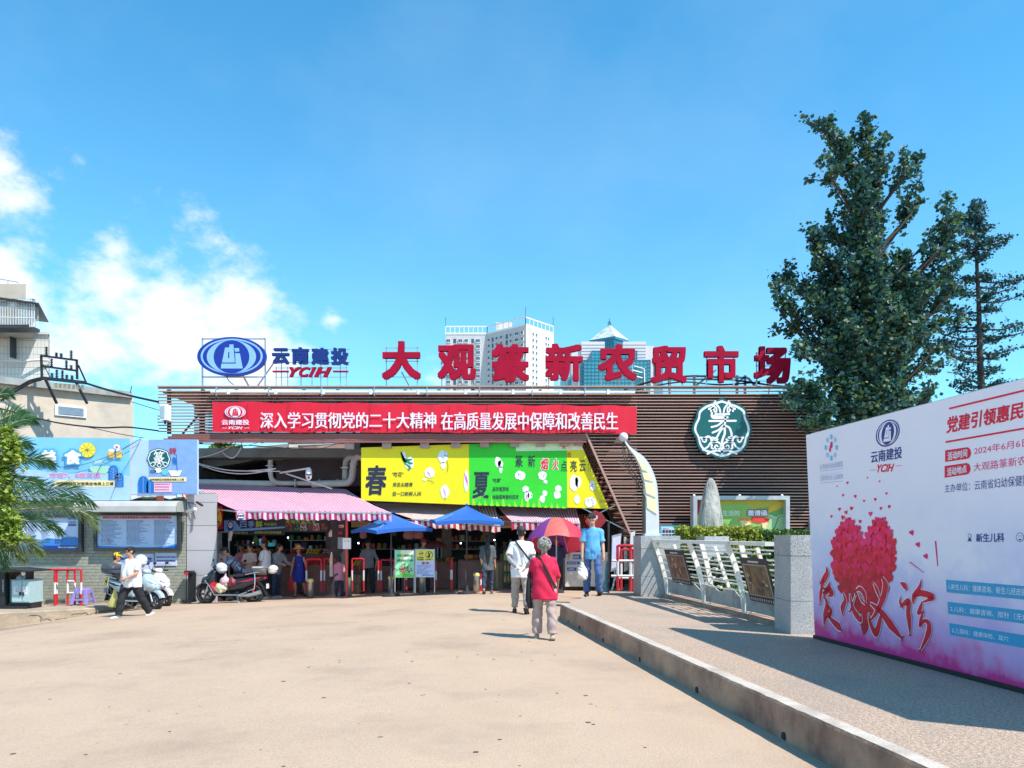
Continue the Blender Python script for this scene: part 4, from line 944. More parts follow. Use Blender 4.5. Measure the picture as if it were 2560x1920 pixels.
sh = Sheet((0, YN-.03, 0), (0, -1, 0))
cy = pt('print_cyan', 65, 165, 225); ylw = pt('print_yellow', 250, 225, 70); cream = pt('print_cream', 250, 225, 165); mauve = pt('print_mauve', 205, 140, 195); dbl = pt('print_bluetree', 20, 110, 190)
sh.poly([(20,1251),(325,1251),(325,1190),(250,1180),(150,1185),(60,1170),(20,1165)], mat('soft_blue_print', S(170, 202, 240), rough=.6, var=.05), 0)
sh.ellipse(218, 1125, 21, 19, pt('print_lemonrim', 200, 190, 60), 1); sh.ellipse(218, 1125, 20, 18, ylw, 2)
for k_ in range(9): a = R(40*k_); sh.line(((218,1125),(218+19*math.cos(a),1125+17*math.sin(a))), .8, pt('print_dark', 90, 100, 60), 3)
sh.text('美', (97, 1121, 145, 1164), cy, 4, bold=.11); sh.text('食', (156, 1121, 207, 1164), cy, 4, bold=.11); sh.text('美', (102, 1125, 141, 1161), M_wp, 5, bold=.05); sh.text('食', (161, 1125, 203, 1161), M_wp, 5, bold=.05)
sh.text('市场7、8栋三楼', (122, 1180, 253, 1196), M_wp, 1, bold=.06); sh.text('市场7、8栋三楼', (123, 1181, 252, 1195), mauve, 2, bold=.035)
sh.rect(136, 1201, 289, 1217, cream, 1); sh.text('市场海鲜区对面乘坐电梯上三楼', (141, 1205, 284, 1214), pt('print_brown', 60, 45, 40), 2, bold=.02)
for cx_, w_, y0 in ((283, 12, 1163), (298, 11, 1182)):
 sh.poly([(cx_-w_,1217 if cx_ > 290 else 1200),(cx_+w_,1217 if cx_ > 290 else 1200)]+[(cx_+w_*math.cos(R(a)), y0+12-12*math.sin(R(a))) for a in range(0, 181, 20)], dbl, 3)
 sh.line(((cx_, y0+4), (cx_, 1200)), .7, M_sb2, 4)
 for k_ in range(5): sh.line(((cx_, y0+12+k_*7), (cx_-w_*.7, y0+6+k_*7)), .6, M_sb2, 4); sh.line(((cx_, y0+12+k_*7), (cx_+w_*.7, y0+6+k_*7)), .6, M_sb2, 4)
sh.poly([(222,1165),(276,1165),(272,1176),(265,1184),(235,1184),(226,1176)], pt('print_bowl', 165, 215, 190), 2); 
for k_ in range(4): sh.curve([(224+k_*3,1163-k_),(245,1156-k_*2),(262,1157),(276,1164)], .8, M_wp, 3)
for cx_ in (279, 298): sh.poly([(cx_-8,1144),(cx_+7,1144),(cx_+6,1126),(cx_-8,1126)], pt('print_beer', 245, 200, 90), 2); sh.ellipse(cx_, 1126, 8, 4, M_wp, 3); sh.line(((cx_-9 if cx_ < 290 else cx_+9, 1130), (cx_-12 if cx_ < 290 else cx_+12, 1136), (cx_-9 if cx_ < 290 else cx_+9, 1142)), 1, pt('print_beer', 0, 0, 0), 3)
def heart(sh, cx, cy, s, m, lv, rot=0, sx=1):
 q = []
 for i in range(24):
  t = -2*math.pi*i/24; x = 16*math.sin(t)**3; y = -(13*math.cos(t)-5*math.cos(2*t)-2*math.cos(3*t)-math.cos(4*t))
  x *= s/16*sx; y *= s/16; q.append((cx-(x*math.cos(rot)-y*math.sin(rot)), cy+(x*math.sin(rot)+y*math.cos(rot))))
 sh.poly(q, m, lv)
sh.ellipse(292, 1117, 8, 6, M_wp, 2); heart(sh, 292, 1118, 4, pt('print_rose', 210, 80, 130), 3)
sh.poly([(373,1234),(373,1099),(493,1099),(493,1234)], mat('steel_blue_print', S(130, 165, 215), rough=.55, var=.08), 1)
q5 = lambda a, b: (397+(a-1100)*.112, 1147+(b-617)*.1)
sh.poly([q5(*q) for q in scallop(1)][::-1], M_teal, 2); sh.poly([q5(*q) for q in scallop(.92)][::-1], M_wp, 3); sh.poly([q5(*q) for q in scallop(.84)][::-1], M_teal, 4)
sh.text('篆', (384, 1128, 411, 1160), M_wp, 5, bold=.01); sh.curve([(375,1160),(384,1155),(392,1162),(398,1156),(404,1162),(412,1155),(420,1160)], 2, M_wp, 5); sh.curve([(382,1166),(390,1161),(398,1168),(406,1161),(414,1166)], 2, M_wp, 5)
sh.text('转', (423, 1119, 441, 1137), I_red, 3, bold=.02); sh.text('角', (430, 1142, 440, 1162), dbl, 3, bold=.02)
sh.line(((441,1135),(443,1180)), 1.6, dbl, 4); sh.poly([(420,1176),(455,1176),(448,1190),(428,1190)], M_wp, 4); sh.ellipse(395, 1176, 9, 6, M_wp, 4); sh.ellipse(412, 1180, 9, 8, pt('print_aqua', 110, 190, 205), 4); sh.ellipse(383, 1178, 8, 4, pt('print_fish', 60, 120, 150), 4)
sh.rect(372, 1193, 466, 1204, cream, 4); sh.text('市场海鲜区对面乘坐电梯上三楼', (374, 1196, 460, 1202), pt('print_brown', 0, 0, 0), 5, bold=.02)
for cx_, w_, y0 in ((358, 12, 1190), (375, 9, 1200)): sh.poly([(cx_-w_,1232),(cx_+w_,1232)]+[(cx_+w_*math.cos(R(a)), y0+12-12*math.sin(R(a))) for a in range(0, 181, 20)], dbl, 5); sh.line(((cx_, y0+4), (cx_, 1232)), .7, M_sb2, 6)
sh.rect(385, 1207, 430, 1230, pt('print_blush', 235, 190, 215), 4)
for k_ in range(3): lines(387, 428, 1209+k_*7, 1214+k_*7, 7, pt('print_rose', 0, 0, 0), 5, .8)
part('printed_artwork', sh.mb, None, o)
mb = MB(); mb.box(X(393, YN), X(410, YN), YN-.05, YN, Z(1252, YN), Z(1240, YN)); part('rusty_plate', mb, mat('rust', (.2, .05, .03), rough=.9, var=.3), o)
o = thing('panel_pier', 'pale stone panelled pier between the tiled wall and the fruit stall', 'pillar', P(505, 1500, WY))
mb = MB(); mb.box(X(466, WY), X(541, WY+.2), WY+.03, WY+.3, -.6, Z(1232, WY)); part('pier_core', mb, M_grey, o)
M_pan = mat('pale_panel', (.50, .46, .47), rough=.5, var=.06, scale=2, dirt=(.42, .38, .38), dscale=1)
zs = [1512, 1438, 1376, 1314, 1256, 1234]
for a, b in zip(zs[:-1], zs[1:]): mb = MB(); mb.box(X(467, WY), X(541, WY), WY, WY+.03, Z(a, WY)+.006, Z(b, WY)-.006); part('panel', mb, M_pan, o)
o = thing('security_camera', 'small white bullet camera with dangling leads on the pale pier', 'camera', P(490, 1275, WY-.1))
mb = MB(); mb.beam(P(468, 1279, WY-.15), P(488, 1272, WY-.4), .08, .07); part('camera_body', mb, M_white, o)
mb = MB(); mb.tube([P(*q, WY-.08) for q in catmull(((470,1258),(478,1272),(484,1285),(488,1298)), 4)], .012, 5); mb.tube([P(*q, WY-.06) for q in catmull(((468,1256),(490,1262),(480,1274)), 4)], .01, 5); mb.beam(P(492, 1255, WY-.1), P(506, 1264, WY-.3), .05); part('bracket', mb, M_steel, o)
o = thing('folded_tent_frame', 'black folded canopy frame with a red tag leaning by the pale pier', 'frame', P(482, 1502, WY-.2))
for i, px in enumerate((472, 477, 482, 487)): mb = MB(); mb.beam(P(px, 1500, WY-.25+.03*i), P(px+1, 1428+i % 2*3, WY-.15), .045); part('leg', mb, M_black, o)
mb = MB(); mb.box(X(471, WY), X(491, WY), WY-.3, WY-.1, Z(1432, WY), Z(1426, WY)); part('head_bar', mb, M_black, o); mb = MB(); mb.box(X(474, WY), X(482, WY), WY-.34, WY-.3, Z(1436, WY), Z(1429, WY)); part('tag', mb, M_red, o)
mb = MB(); mb.box(X(468, WY), X(494, WY), WY-.35, WY-.05, Z(1503, WY), Z(1498, WY)); part('foot', mb, M_black, o)
YQ = 19.9
o = thing('bin_station', 'pale blue twin recycling bin with black roof at the left edge', 'bin', P(35, 1520, YQ))
x0, x1 = X(15, YQ), X(75, YQ); zg = Z(1522, YQ)
mb = MB(); mb.prism([Vector((x0, YQ+.15, 0)), Vector((x0+.17, YQ, 0)), Vector((x1, YQ, 0)), Vector((x1, YQ+.55, 0)), Vector((x0, YQ+.55, 0))], (0, 0, Z(1449, YQ)-Z(1507, YQ))); mb.v = [(a, b, c+Z(1507, YQ)) for a, b, c in mb.v]; part('bin_body', mb, mat('bin_pale_blue', (.36, .50, .52), rough=.4, var=.05), o)
for a, b in ((31, 55), (57, 74)): 
 mb = MB(); mb.box(X(a, YQ), X(b, YQ), YQ-.02, YQ-.002, Z(1504, YQ), Z(1452, YQ)); d_ = part('door', mb, mat('bin_door', (.42, .57, .59), rough=.4, var=.05), o)
 mb = MB(); xx = X(b-4 if a < 40 else a+2, YQ); mb.box(xx, xx+.03, YQ-.05, YQ-.02, Z(1489, YQ), Z(1480, YQ)); part('handle', mb, M_black, d_)
 mb = MB(); xx = X((a+b)/2-3, YQ); mb.box(xx-.05, xx+.07, YQ-.026, YQ-.021, Z(1486, YQ), Z(1466, YQ)); part('sticker', mb, pt('sticker_white', 225, 225, 230), d_)
 sh = Sheet((0, YQ-.03, 0), (0, -1, 0)); sh.text('可回' if a < 40 else '其他', ((a+b)/2-4.5, 1470, (a+b)/2+.5, 1474), pt('print_red', 0, 0, 0), 1); sh.text('收物' if a < 40 else '垃圾', ((a+b)/2-4.5, 1476, (a+b)/2+.5, 1480), pt('print_red', 0, 0, 0), 1); part('sticker_lettering', sh.mb, None, d_)
mb = MB(); mb.box(X(-60, YQ), X(14, YQ), YQ-.03, YQ+.5, zg, Z(1424, YQ)); part('post_cabinet', mb, M_black, o)
sh = Sheet((0, YQ-.04, 0), (0, -1, 0))
for i, ch in enumerate('垃圾分类投放点'): sh.text(ch, (5.5, 1449+i*4.7, 9.5, 1452.8+i*4.7), M_wp, 1)
part('lettering', sh.mb, None, o)
mb = MB(); mb.prism([P(-60, 1422, YQ-.3), P(14, 1421, YQ-.3), P(72, 1427, YQ-.3), P(72, 1430, YQ-.3), P(-60, 1430, YQ-.3)], (0, .95, 0)); part('roof', mb, M_black, o)
mb = MB(); mb.box(X(14, YQ), X(22, YQ), YQ+.1, YQ+.5, Z(1449, YQ), Z(1429, YQ)); mb.box(X(57, YQ), X(61, YQ), YQ+.1, YQ+.4, Z(1449, YQ), Z(1429, YQ)); mb.box(x0+.02, x1, YQ+.05, YQ+.5, zg, Z(1507, YQ)); mb.box(X(0, YQ), X(70, YQ), YQ-.1, YQ+.55, zg, Z(1515, YQ)); part('plinth', mb, M_black, o)
for px in (50, 65):
 mb = MB(); mb.ell(P(px, 1446, YQ+.25), (.10, .10, .1), None, 10, 7); mb = MB(); mb.cap(P(px, 1446, YQ+.25), .09, P(px+1, 1438, YQ+.25), .03, 8)
 single('rubbish_bag', mb, mat('pale_plastic_bag', (.7, .68, .7), rough=.35, var=.15, scale=12, bump=.5), 'knotted pale bag poking out of the %s bin opening' % ('left' if px == 50 else 'right'), 'bag', P(px, 1449, YQ+.25), smooth=True)
def barrier(label, legs, arch, Y, ztop, zbot, r=.028, rungs=(), group=None, nm='crowd_barrier', rz_=0):
 """legs: px positions; red-white-red painted tubes"""
 t = thing(nm, label, 'barrier', P(sum(legs)/len(legs), zbot, Y), 0, group)
 for i, px in enumerate(legs):
  a = P(px, zbot, Y+.02*(i % 2)); b = P(px, ztop+3, Y+.02*(i % 2)); 
  g = MB()
  for f0, f1, m in ((0, .34, M_red), (.34, .66, M_wpaint), (.66, 1, M_red)): g.use(m); g.tube([a.lerp(b, f0), a.lerp(b, f1)], r, 10)
  part('post', g, None, t, smooth=True)
 for (pa, pb, py) in arch:
  g = MB(); g.tube([P(pa, py+3.5, Y), P(pa+1, py+.8, Y), P(pa+3.5, py, Y), P(pb-3.5, py, Y), P(pb-1, py+.8, Y), P(pb, py+3.5, Y)], r, 10); part('top_rail', g, M_red, t, smooth=True)
 for (pa, pb, py) in rungs:
  g = MB(); g.tube([P(pa, py, Y), P(pb, py, Y)], r*.85, 8); part('rung', g, M_wpaint, t, smooth=True)
 return t
YE = 20.9
barrier('red and white tube barrier beside the pale blue bins', (137, 169, 203), ((72, 203, 1424),), YE, 1422, 1516, rungs=((169, 185, 1453), (169, 185, 1482)))
barrier('second red and white tube barrier pushed against the first beside the purple stool', (142, 187), ((142, 187, 1425),), YE+.22, 1424, 1514)
o = thing('plastic_stool', 'purple plastic stool behind the red and white barrier', 'stool', P(208, 1510, YE+.15))
Mp = mat('purple_plastic', (.30, .22, .62), rough=.4, var=.05); c0 = P(208, 1510, YE+.15); h_ = .42
mb = MB(); mb.hexa([c0+Vector((a, b, h_-.03)) for a, b in ((-.15,-.15),(.15,-.15),(.15,.15),(-.15,.15))], [c0+Vector((a, b, h_)) for a, b in ((-.14,-.14),(.14,-.14),(.14,.14),(-.14,.14))]); part('seat', mb, Mp, o)
for sx in (-1, 1):
 for sy in (-1, 1): mb = MB(); mb.hexa([c0+Vector((sx*.2+a*.035, sy*.2+b*.02, 0)) for a, b in ((-1,-1),(1,-1),(1,1),(-1,1))], [c0+Vector((sx*.13+a*.035, sy*.13+b*.02, h_-.03)) for a, b in ((-1,-1),(1,-1),(1,1),(-1,1))]); part('leg', mb, Mp, o)
for a_, b_ in (((-.14, -.16), (.14, -.16)), ((.15, -.14), (.15, .14)), ((-.15, -.14), (-.15, .14))):
 mb = MB(); mb.beam(c0+Vector((*a_, h_-.08)), c0+Vector((*b_, h_-.08)), .02, .09); mb.beam(c0+Vector((a_[0]*1.15, a_[1]*1.15, .13)), c0+Vector((b_[0]*1.15, b_[1]*1.15, .13)), .02, .05); part('stretcher', mb, Mp, o)
# market hall: dark interior
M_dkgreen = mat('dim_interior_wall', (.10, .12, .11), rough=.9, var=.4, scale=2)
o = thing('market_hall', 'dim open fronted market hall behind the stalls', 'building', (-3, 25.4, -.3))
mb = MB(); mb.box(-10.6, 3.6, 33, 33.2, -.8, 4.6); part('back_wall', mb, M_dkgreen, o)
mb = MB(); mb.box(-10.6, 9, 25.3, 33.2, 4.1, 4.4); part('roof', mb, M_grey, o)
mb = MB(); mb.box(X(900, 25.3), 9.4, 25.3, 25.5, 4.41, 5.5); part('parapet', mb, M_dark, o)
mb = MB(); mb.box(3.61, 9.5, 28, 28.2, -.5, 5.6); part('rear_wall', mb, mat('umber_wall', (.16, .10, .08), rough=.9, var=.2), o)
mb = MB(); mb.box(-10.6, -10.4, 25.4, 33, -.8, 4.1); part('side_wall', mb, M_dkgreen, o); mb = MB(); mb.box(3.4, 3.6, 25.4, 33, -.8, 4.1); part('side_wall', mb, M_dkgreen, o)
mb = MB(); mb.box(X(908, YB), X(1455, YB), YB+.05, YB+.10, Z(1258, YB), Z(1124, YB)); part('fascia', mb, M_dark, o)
for x in (-6.1, -2.2, 1.6):
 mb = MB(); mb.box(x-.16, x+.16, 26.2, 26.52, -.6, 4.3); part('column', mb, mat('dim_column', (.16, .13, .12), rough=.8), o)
mb = MB()
for y in (27.5, 29.5, 31.5): mb.box(-10.4, 3.4, y, y+.15, 3.1, 3.35)
part('ceiling_beam', mb, M_dark, o)
o = thing('concrete_ramp', 'grey sloping concrete ramp slab above the fruit stall', 'ramp', P(600, 1180, 27))
a_ = [(440,1160),(492,1147),(560,1132),(600,1124),(650,1116),(722,1109),(722,1136),(705,1139),(660,1144),(600,1158),(540,1166),(492,1172),(440,1178)]
mb = MB(); mb.prism([P(a, b, 26.2) for a, b in a_][::-1], (0, 3, 0)); part('slab', mb, M_grey, o)
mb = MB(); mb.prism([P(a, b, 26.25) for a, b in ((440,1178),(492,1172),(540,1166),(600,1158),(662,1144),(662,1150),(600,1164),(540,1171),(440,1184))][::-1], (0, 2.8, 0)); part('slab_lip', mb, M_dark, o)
mb = MB(); mb.prism([P(a, b, 26.1) for a, b in ((722,1107),(745,1109),(744,1133),(722,1134))][::-1], (0, .5, 0)); part('white_patch', mb, M_white, o)
wd = []
for i in range(900):
 u = random.random(); px = 518+85*u; py = 1134-16*u; wd.append(P(px, py-random.random()**1.5*22*math.sin(math.pi*min(1, u+.15)), 26.6+random.random()*.8))
leaves('weeds', wd, .14, [mat('weed_leaf', (.10, .17, .04), rough=.6, var=.3, scale=8, trans=.3)], None, seed=3).update_tag()
w_ = bpy.data.objects['weeds']; tag(w_, 'patch of green weeds growing on the ramp edge', 'weeds', kind='stuff')
o = thing('soffit_wall', 'brown metal clad box and loose panels above the fruit stall awning', 'wall', P(800, 1200, 26))
mb = MB(); mb.box(X(690, 26), X(902, 26), 26, 28, Z(1215, 26), Z(1134, 26)); part('clad_wall', mb, mat('mauve_brown_cladding', (.085, .06, .068), rough=.7, var=.2, scale=2), o)
M_dust = mat('dusty_pink_sheet', (.40, .27, .24), rough=.7, var=.12, scale=3)
for q in (((745,1112),(830,1110),(836,1126),(790,1133),(745,1132)), ((792,1112),(834,1110),(838,1124),(794,1134)), ((665,1141),(735,1132),(704,1150),(668,1149)), ((834,1108),(908,1104),(912,1121),(840,1128)), ((690,1134),(745,1130),(720,1134))):
 mb = MB(); mb.prism([P(a, b, 25.9-random.random()*.2) for a, b in q][::-1], (0, .05, 0)); part('loose_panel', mb, M_dust, o)
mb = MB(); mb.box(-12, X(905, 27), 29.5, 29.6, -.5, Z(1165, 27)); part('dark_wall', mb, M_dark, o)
o = thing('vent_pipe', 'white ducting that bends up twice beside the yellow banner', 'pipe', P(780, 1210, 24.2))
def pipe(pts, r, Y, m=M_pipe):
 g = MB(); g.tube([P(a, b, Y) for a, b in catmull(pts, 5)], r, 14); part('duct', g, m, o, smooth='all')
pipe([(676,1150),(676,1180),(679,1196),(688,1205),(702,1208),(740,1208),(790,1209)], .075, 24.3)
pipe([(780,1211),(820,1209),(862,1208),(874,1203),(880,1192),(884,1160),(888,1148),(897,1142),(910,1146)], .105, 24.1)
pipe([(862,1200),(864,1160),(868,1149),(878,1144),(888,1148)], .09, 24.5)
pipe([(470,1205),(560,1206),(620,1208),(690,1209)], .09, 24.6, M_white)
for (px, py) in ((676,1165),(740,1208),(800,1209),(845,1208),(885,1160),(863,1170)): mb = MB(); c = P(px, py, 24.2); (mb.box(c.x-.012, c.x+.012, c.y-.125, c.y+.1, c.z-.12, c.z+.12) if py > 1200 else mb.box(c.x-.12, c.x+.12, c.y-.12, c.y+.1, c.z-.012, c.z+.012)); part('band', mb, M_galv, o)
o = thing('dome_camera', 'white dome security camera on an arm above the fruit stall awning', 'camera', P(772, 1200, 22.9))
mb = MB(); mb.lathe([(.03, .36), (.06, .33), (.09, .25), (.095, .12), (.085, .05), (.05, 0), (.02, -.02)][::-1], P(772, 1199, 22.9), 14); part('housing', mb, M_white, o, smooth='all')
mb = MB(); mb.ell(P(772, 1194, 22.82), .035); part('lens', mb, M_black, o, smooth=True); mb = MB(); mb.box(X(766, 22.8), X(778, 22.8), 22.79, 22.83, Z(1188, 22.8), Z(1185, 22.8)); part('visor', mb, M_black, o)
mb = MB(); mb.tube([P(772, 1170, 22.9), P(770, 1171, 22.9), P(700, 1182, 23.4)], .03, 6); mb.beam(P(715, 1184, 23.4), P(830, 1222, 23.2), .04); part('arm', mb, M_pipe, o)
o = thing('white_cables', 'loose white cables looping between the food banner and the ducting', 'cable', P(560, 1170, 23.2))
mb = MB()
for q in (((494,1158),(540,1170),(590,1177),(640,1176),(690,1171)), ((494,1160),(540,1176),(590,1184),(640,1182),(690,1171)), ((494,1158),(560,1174),(640,1178),(700,1178)), ((494,1145),(530,1137),(562,1124),(590,1108)), ((556,1131),(570,1142),(584,1144),(600,1125),(604,1106))):
 mb.tube([P(a, b, 23.2) for a, b in catmull(q, 5)], .016, 5)
part('cable_run', mb, M_pipe, o, smooth=True)
mb = MB(); 
for q in (((494,1109),(600,1112),(700,1120),(800,1113),(905,1106)), ((600,1117),(625,1112),(646,1106)), ((494,1110),(640,1114),(780,1124),(840,1110))): mb.tube([P(a, b, 23) for a, b in catmull(q, 5)], .009, 5)
o2 = thing('black_wires', 'thin black wires under the beam in front of the concrete ramp', 'wire', P(700, 1115, 23)); part('wire_run', mb, M_black, o2)
mb = MB(); mb.tube([P(720, 1109, 25.3), P(1000, 1103, 25.3), P(1180, 1098, 25.3)], .03, 8); single('thin_white_pipe', mb, M_white, 'thin white pipe under the beam above the yellow banner', 'pipe', P(900, 1105, 25.3), smooth=True)
# striped awnings
M_ar = mat('awning_red', (.48, .02, .14), rough=.7, var=.06, trans=.25); M_aw = mat('awning_white', (.78, .62, .72), rough=.7, var=.05, trans=.25)
M_ar2 = mat('awning_deep_red', (.50, .02, .04), rough=.7, var=.06, trans=.2); M_aw2 = mat('awning_cream', (.76, .68, .60), rough=.7, var=.05, trans=.2)
def awning(label, bl_, br_, fl_, fr_, n, vh, nv, mr, mw, seed=0, vz=None, frac=.42):
 bl_, br_, fl_, fr_ = map(Vector, (bl_, br_, fl_, fr_)); t = thing('striped_awning', label, 'awning', (fl_+fr_)/2)
 mb = MB(); rows = 6
 def pt_(u, v):
  a = bl_.lerp(br_, u); b = fl_.lerp(fr_, u); p = a.lerp(b, v); p.z += -.05*math.sin(math.pi*v)+.02*noise.noise(Vector((u*9, v*4, seed)))+.012*math.sin(u*22+seed)*v; return p
 us = []
 for i in range(n): us += [(i/n, (i+frac)/n, mr), ((i+frac)/n, (i+1)/n, mw)]
 for a, b, m in us:
  mb.use(m); vs = []
  for j in range(rows+1): vs += [pt_(a, j/rows), pt_(b, j/rows)]
  mb.add(vs, [(2*j, 2*j+2, 2*j+3, 2*j+1) for j in range(rows)])
 part('canopy', mb, None, t, smooth='all')
 mb = MB(); d = (fr_-fl_)
 for i in range(nv):
  for a, b, m in ((i/nv, (i+.5)/nv, mr), ((i+.5)/nv, (i+1)/nv, mw)):
   mb.use(m); k = 3; vs = []
   for j in range(k+1):
    u = a+(b-a)*j/k; p = pt_(u, 1); sw = .03*math.sin(u*nv*1.9+seed)+.015*math.sin(u*nv*.7)
    vs += [p, p+Vector((.01, -.02+sw, -vh*.6)), p+Vector((.015, -.01+sw*1.6, -vh+.035*abs(math.sin(math.pi*u*nv/2))))]
   mb.add(vs, [(3*j+q, 3*j+q+1, 3*j+q+4, 3*j+q+3) for j in range(k) for q in (0, 1)])
 part('valance', mb, None, t, smooth='all')
 mb = MB(); mb.tube([fl_-Vector((0, 0, .03)), fr_-Vector((0, 0, .03))], .025, 8); mb.tube([bl_-Vector((0, 0, .05)), br_-Vector((0, 0, .05))], .03, 8); part('rail', mb, M_galv, t, smooth=True)
 for u in (.02, .5, .98): a = bl_.lerp(br_, u); b = fl_.lerp(fr_, u); mb = MB(); m_ = a.lerp(b, .5)-Vector((0, 0, .35)); mb.tube([a-Vector((0, 0, .3)), m_, b-Vector((0, 0, .04))], .022, 6); part('arm', mb, M_galv, t, smooth=True)
 return t
aw1 = awning('long pink and white striped awning over the fruit stall at the left', P(462, 1209, 23.5), P(864, 1223, 23.6), P(588, 1276, 20.9), P(978, 1281, 20.9), 52, .25, 30, M_ar, M_aw, 1, frac=.42)
mb = MB(); sh = Sheet((0, 20.83, 0), (0, -1, 0)); sh.rect(592, 1277, 613, 1300, pt('logo_ground', 225, 180, 205), 0); sh.ellipse(602, 1291, 9, 9, pt('logo_black', 30, 30, 40), 1); sh.ellipse(602, 1291, 7.5, 7.5, M_wp, 2); sh.text('四季鲜', (595, 1287, 609, 1292), pt('logo_black', 0, 0, 0), 3, bold=.04); sh.ellipse(602, 1296.5, 6, 1.6, pt('logo_blue', 40, 90, 170), 3); part('round_logo', sh.mb, None, aw1)
o = thing('folded_awning', 'half folded red striped awning on grey arms above the pale pier', 'awning', P(470, 1240, 22))
mb = MB()
for i in range(9):
 mb.use(M_ar2 if i % 2 == 0 else M_aw2); a = i/9; b = (i+1)/9; mb.add([P(444+50*a, 1212+18*a, 22.5), P(444+50*b, 1212+18*b, 22.5), P(458+38*b, 1248+6*b, 22.1), P(458+38*a, 1248+6*a, 22.1)], [(0, 1, 2, 3)])
mb.use(M_ar2); mb.add([P(495, 1228, 22.4), P(534, 1240, 22.4), P(536, 1256, 22.3), P(500, 1250, 22.3)], [(0, 1, 2, 3)]); part('cloth', mb, None, o)
for q in ((417,1253,439,1208), (427,1255,450,1212), (439,1208,462,1213), (450,1212,540,1243)): mb = MB(); mb.beam(P(q[0], q[1], 21.6), P(q[2], q[3], 22.3), .06); part('arm', mb, M_galv, o)
awning('faded cream and red striped awning behind the blue umbrellas', P(905, 1246, 23.9), P(1236, 1257, 23.9), P(1030, 1296, 22.2), P(1250, 1312, 22.1), 40, .24, 15, M_ar2, M_aw2, 4, frac=.3)
awning('red striped awning sloping above the red parasol', P(1236, 1257, 23.9), P(1440, 1268, 23.9), P(1278, 1301, 22.2), P(1450, 1306, 22.2), 30, .28, 12, M_ar2, M_aw, 6, frac=.3)
awning('short orange striped awning at the right end of the stalls', P(1400, 1285, 24.6), P(1475, 1285, 24.6), P(1430, 1318, 23.6), P(1478, 1322, 23.6), 12, .1, 5, M_ar2, mat('awning_orange', (.6, .25, .12), rough=.7, trans=.2), 8, frac=.4)
YS2 = 23.2
def signboard(label, px0, py0, px1, py1, Y, m, d=.06, cat='sign', nm='shop_sign'):
 t = thing(nm, label, cat, P((px0+px1)/2, py1, Y)); mb = MB(); mb.box(X(px0, Y), X(px1, Y), Y, Y+d, Z(py1, Y), Z(py0, Y)); part('panel', mb, m, t); return t, Sheet((0, Y-.001, 0), (0, -1, 0))
t, sh = signboard('blue and black fruit shop sign under the pink striped awning', 560, 1296, 712, 1328, YS2, pt('sign_night', 25, 35, 45))
sh.poly([(560,1328),(560,1301),(588,1302),(602,1322),(712,1316),(712,1320),(604,1328)], pt('sign_sky', 110, 160, 225), 1); sh.ellipse(576, 1315, 8, 12, I_navy, 2); sh.ellipse(576, 1313, 5.5, 7, M_wp, 3); sh.text('鲜', (572, 1308, 580, 1317), I_navy, 4)
sh.text('四', (600, 1302, 616, 1319), pt('sign_blue_glow', 120, 170, 240), 2, bold=.01); sh.text('季', (620, 1302, 636, 1319), pt('sign_blue_glow', 0, 0, 0), 2, bold=.01); sh.text('鲜', (639, 1302, 656, 1319), pt('sign_lime', 170, 200, 60), 2, bold=.01); sh.text('平价果行', (660, 1307, 692, 1315), pt('sign_lime', 0, 0, 0), 2)
part('lettering', sh.mb, None, t)
t, sh = signboard('dark green strip sign with yellow characters below the fruit shop sign', 572, 1328, 712, 1338, YS2+.05, pt('sign_darkgreen', 18, 38, 38))
sh.text('绝对新鲜 迎客之选', (583, 1329.5, 619, 1335), pt('sign_yellow', 190, 190, 60), 1, bold=.01); sh.text('品味精彩水果 欢享美味健康', (636, 1327.8, 703, 1334), pt('sign_yellow', 0, 0, 0), 1, bold=.01); part('lettering', sh.mb, None, t)
t, sh = signboard('dark sign of fruit pictures hanging under the pink awning', 712, 1298, 822, 1330, YS2-.02, pt('sign_forest', 14, 40, 40))
sh.text('天地水果批发', (714, 1299, 790, 1309), pt('sign_lime', 0, 0, 0), 1)
fc = [(150,30,40),(40,110,50),(120,40,50),(110,60,60),(170,30,45),(150,40,40)]
for i, px in enumerate((722, 742, 758, 776, 790, 810)):
 if i in (2, 4): sh.poly([(px-7,1308),(px+7,1308),(px+9,1326),(px-8,1326)], pt('photo_grey', 150, 165, 165), 1)
 for k_ in range(9): sh.ellipse(px+random.uniform(-6, 6), 1317+random.uniform(-7, 7), 2.6, 2.6, pt('fruit_print_%d' % i, *fc[i], var=.3), 2+k_*.05, 8)
part('printed_fruit', sh.mb, None, t)
t, sh = signboard('red and yellow poster with a plain portrait outline beside the fruit shop sign', 518, 1266, 555, 1323, YS2-.3, pt('poster_red', 205, 30, 50), nm='wall_poster')
sh.ellipse(537, 1295, 17, 26, pt('poster_yellow', 240, 225, 50), 1); sh.poly([(522,1308),(553,1308),(549,1314),(540,1319),(530,1318)], pt('poster_gold', 245, 200, 60), 3)
sh.poly([(523,1309),(526,1303),(533,1299),(541,1299),(548,1303),(552,1309)], pt('portrait_mauve', 120, 75, 90), 2); sh.ellipse(537, 1290, 7.5, 9.5, pt('portrait_mauve', 0, 0, 0), 2.5); sh.ellipse(537, 1284, 9.5, 8, pt('portrait_dark', 70, 40, 50), 2.2); sh.text('四季鲜', (525, 1309.5, 550, 1315), pt('poster_ink', 150, 90, 30), 4, bold=.02)
part('printed_portrait', sh.mb, None, t)
t, sh = signboard('red lit characters on the dark post beside the fruit stall', 844, 1328, 858, 1338, 22.7, pt('tiny_sign_dark', 40, 10, 15)); sh.text('特价', (845, 1329, 857, 1337), M_inkr, 1, bold=.02); part('lettering', sh.mb, None, t)
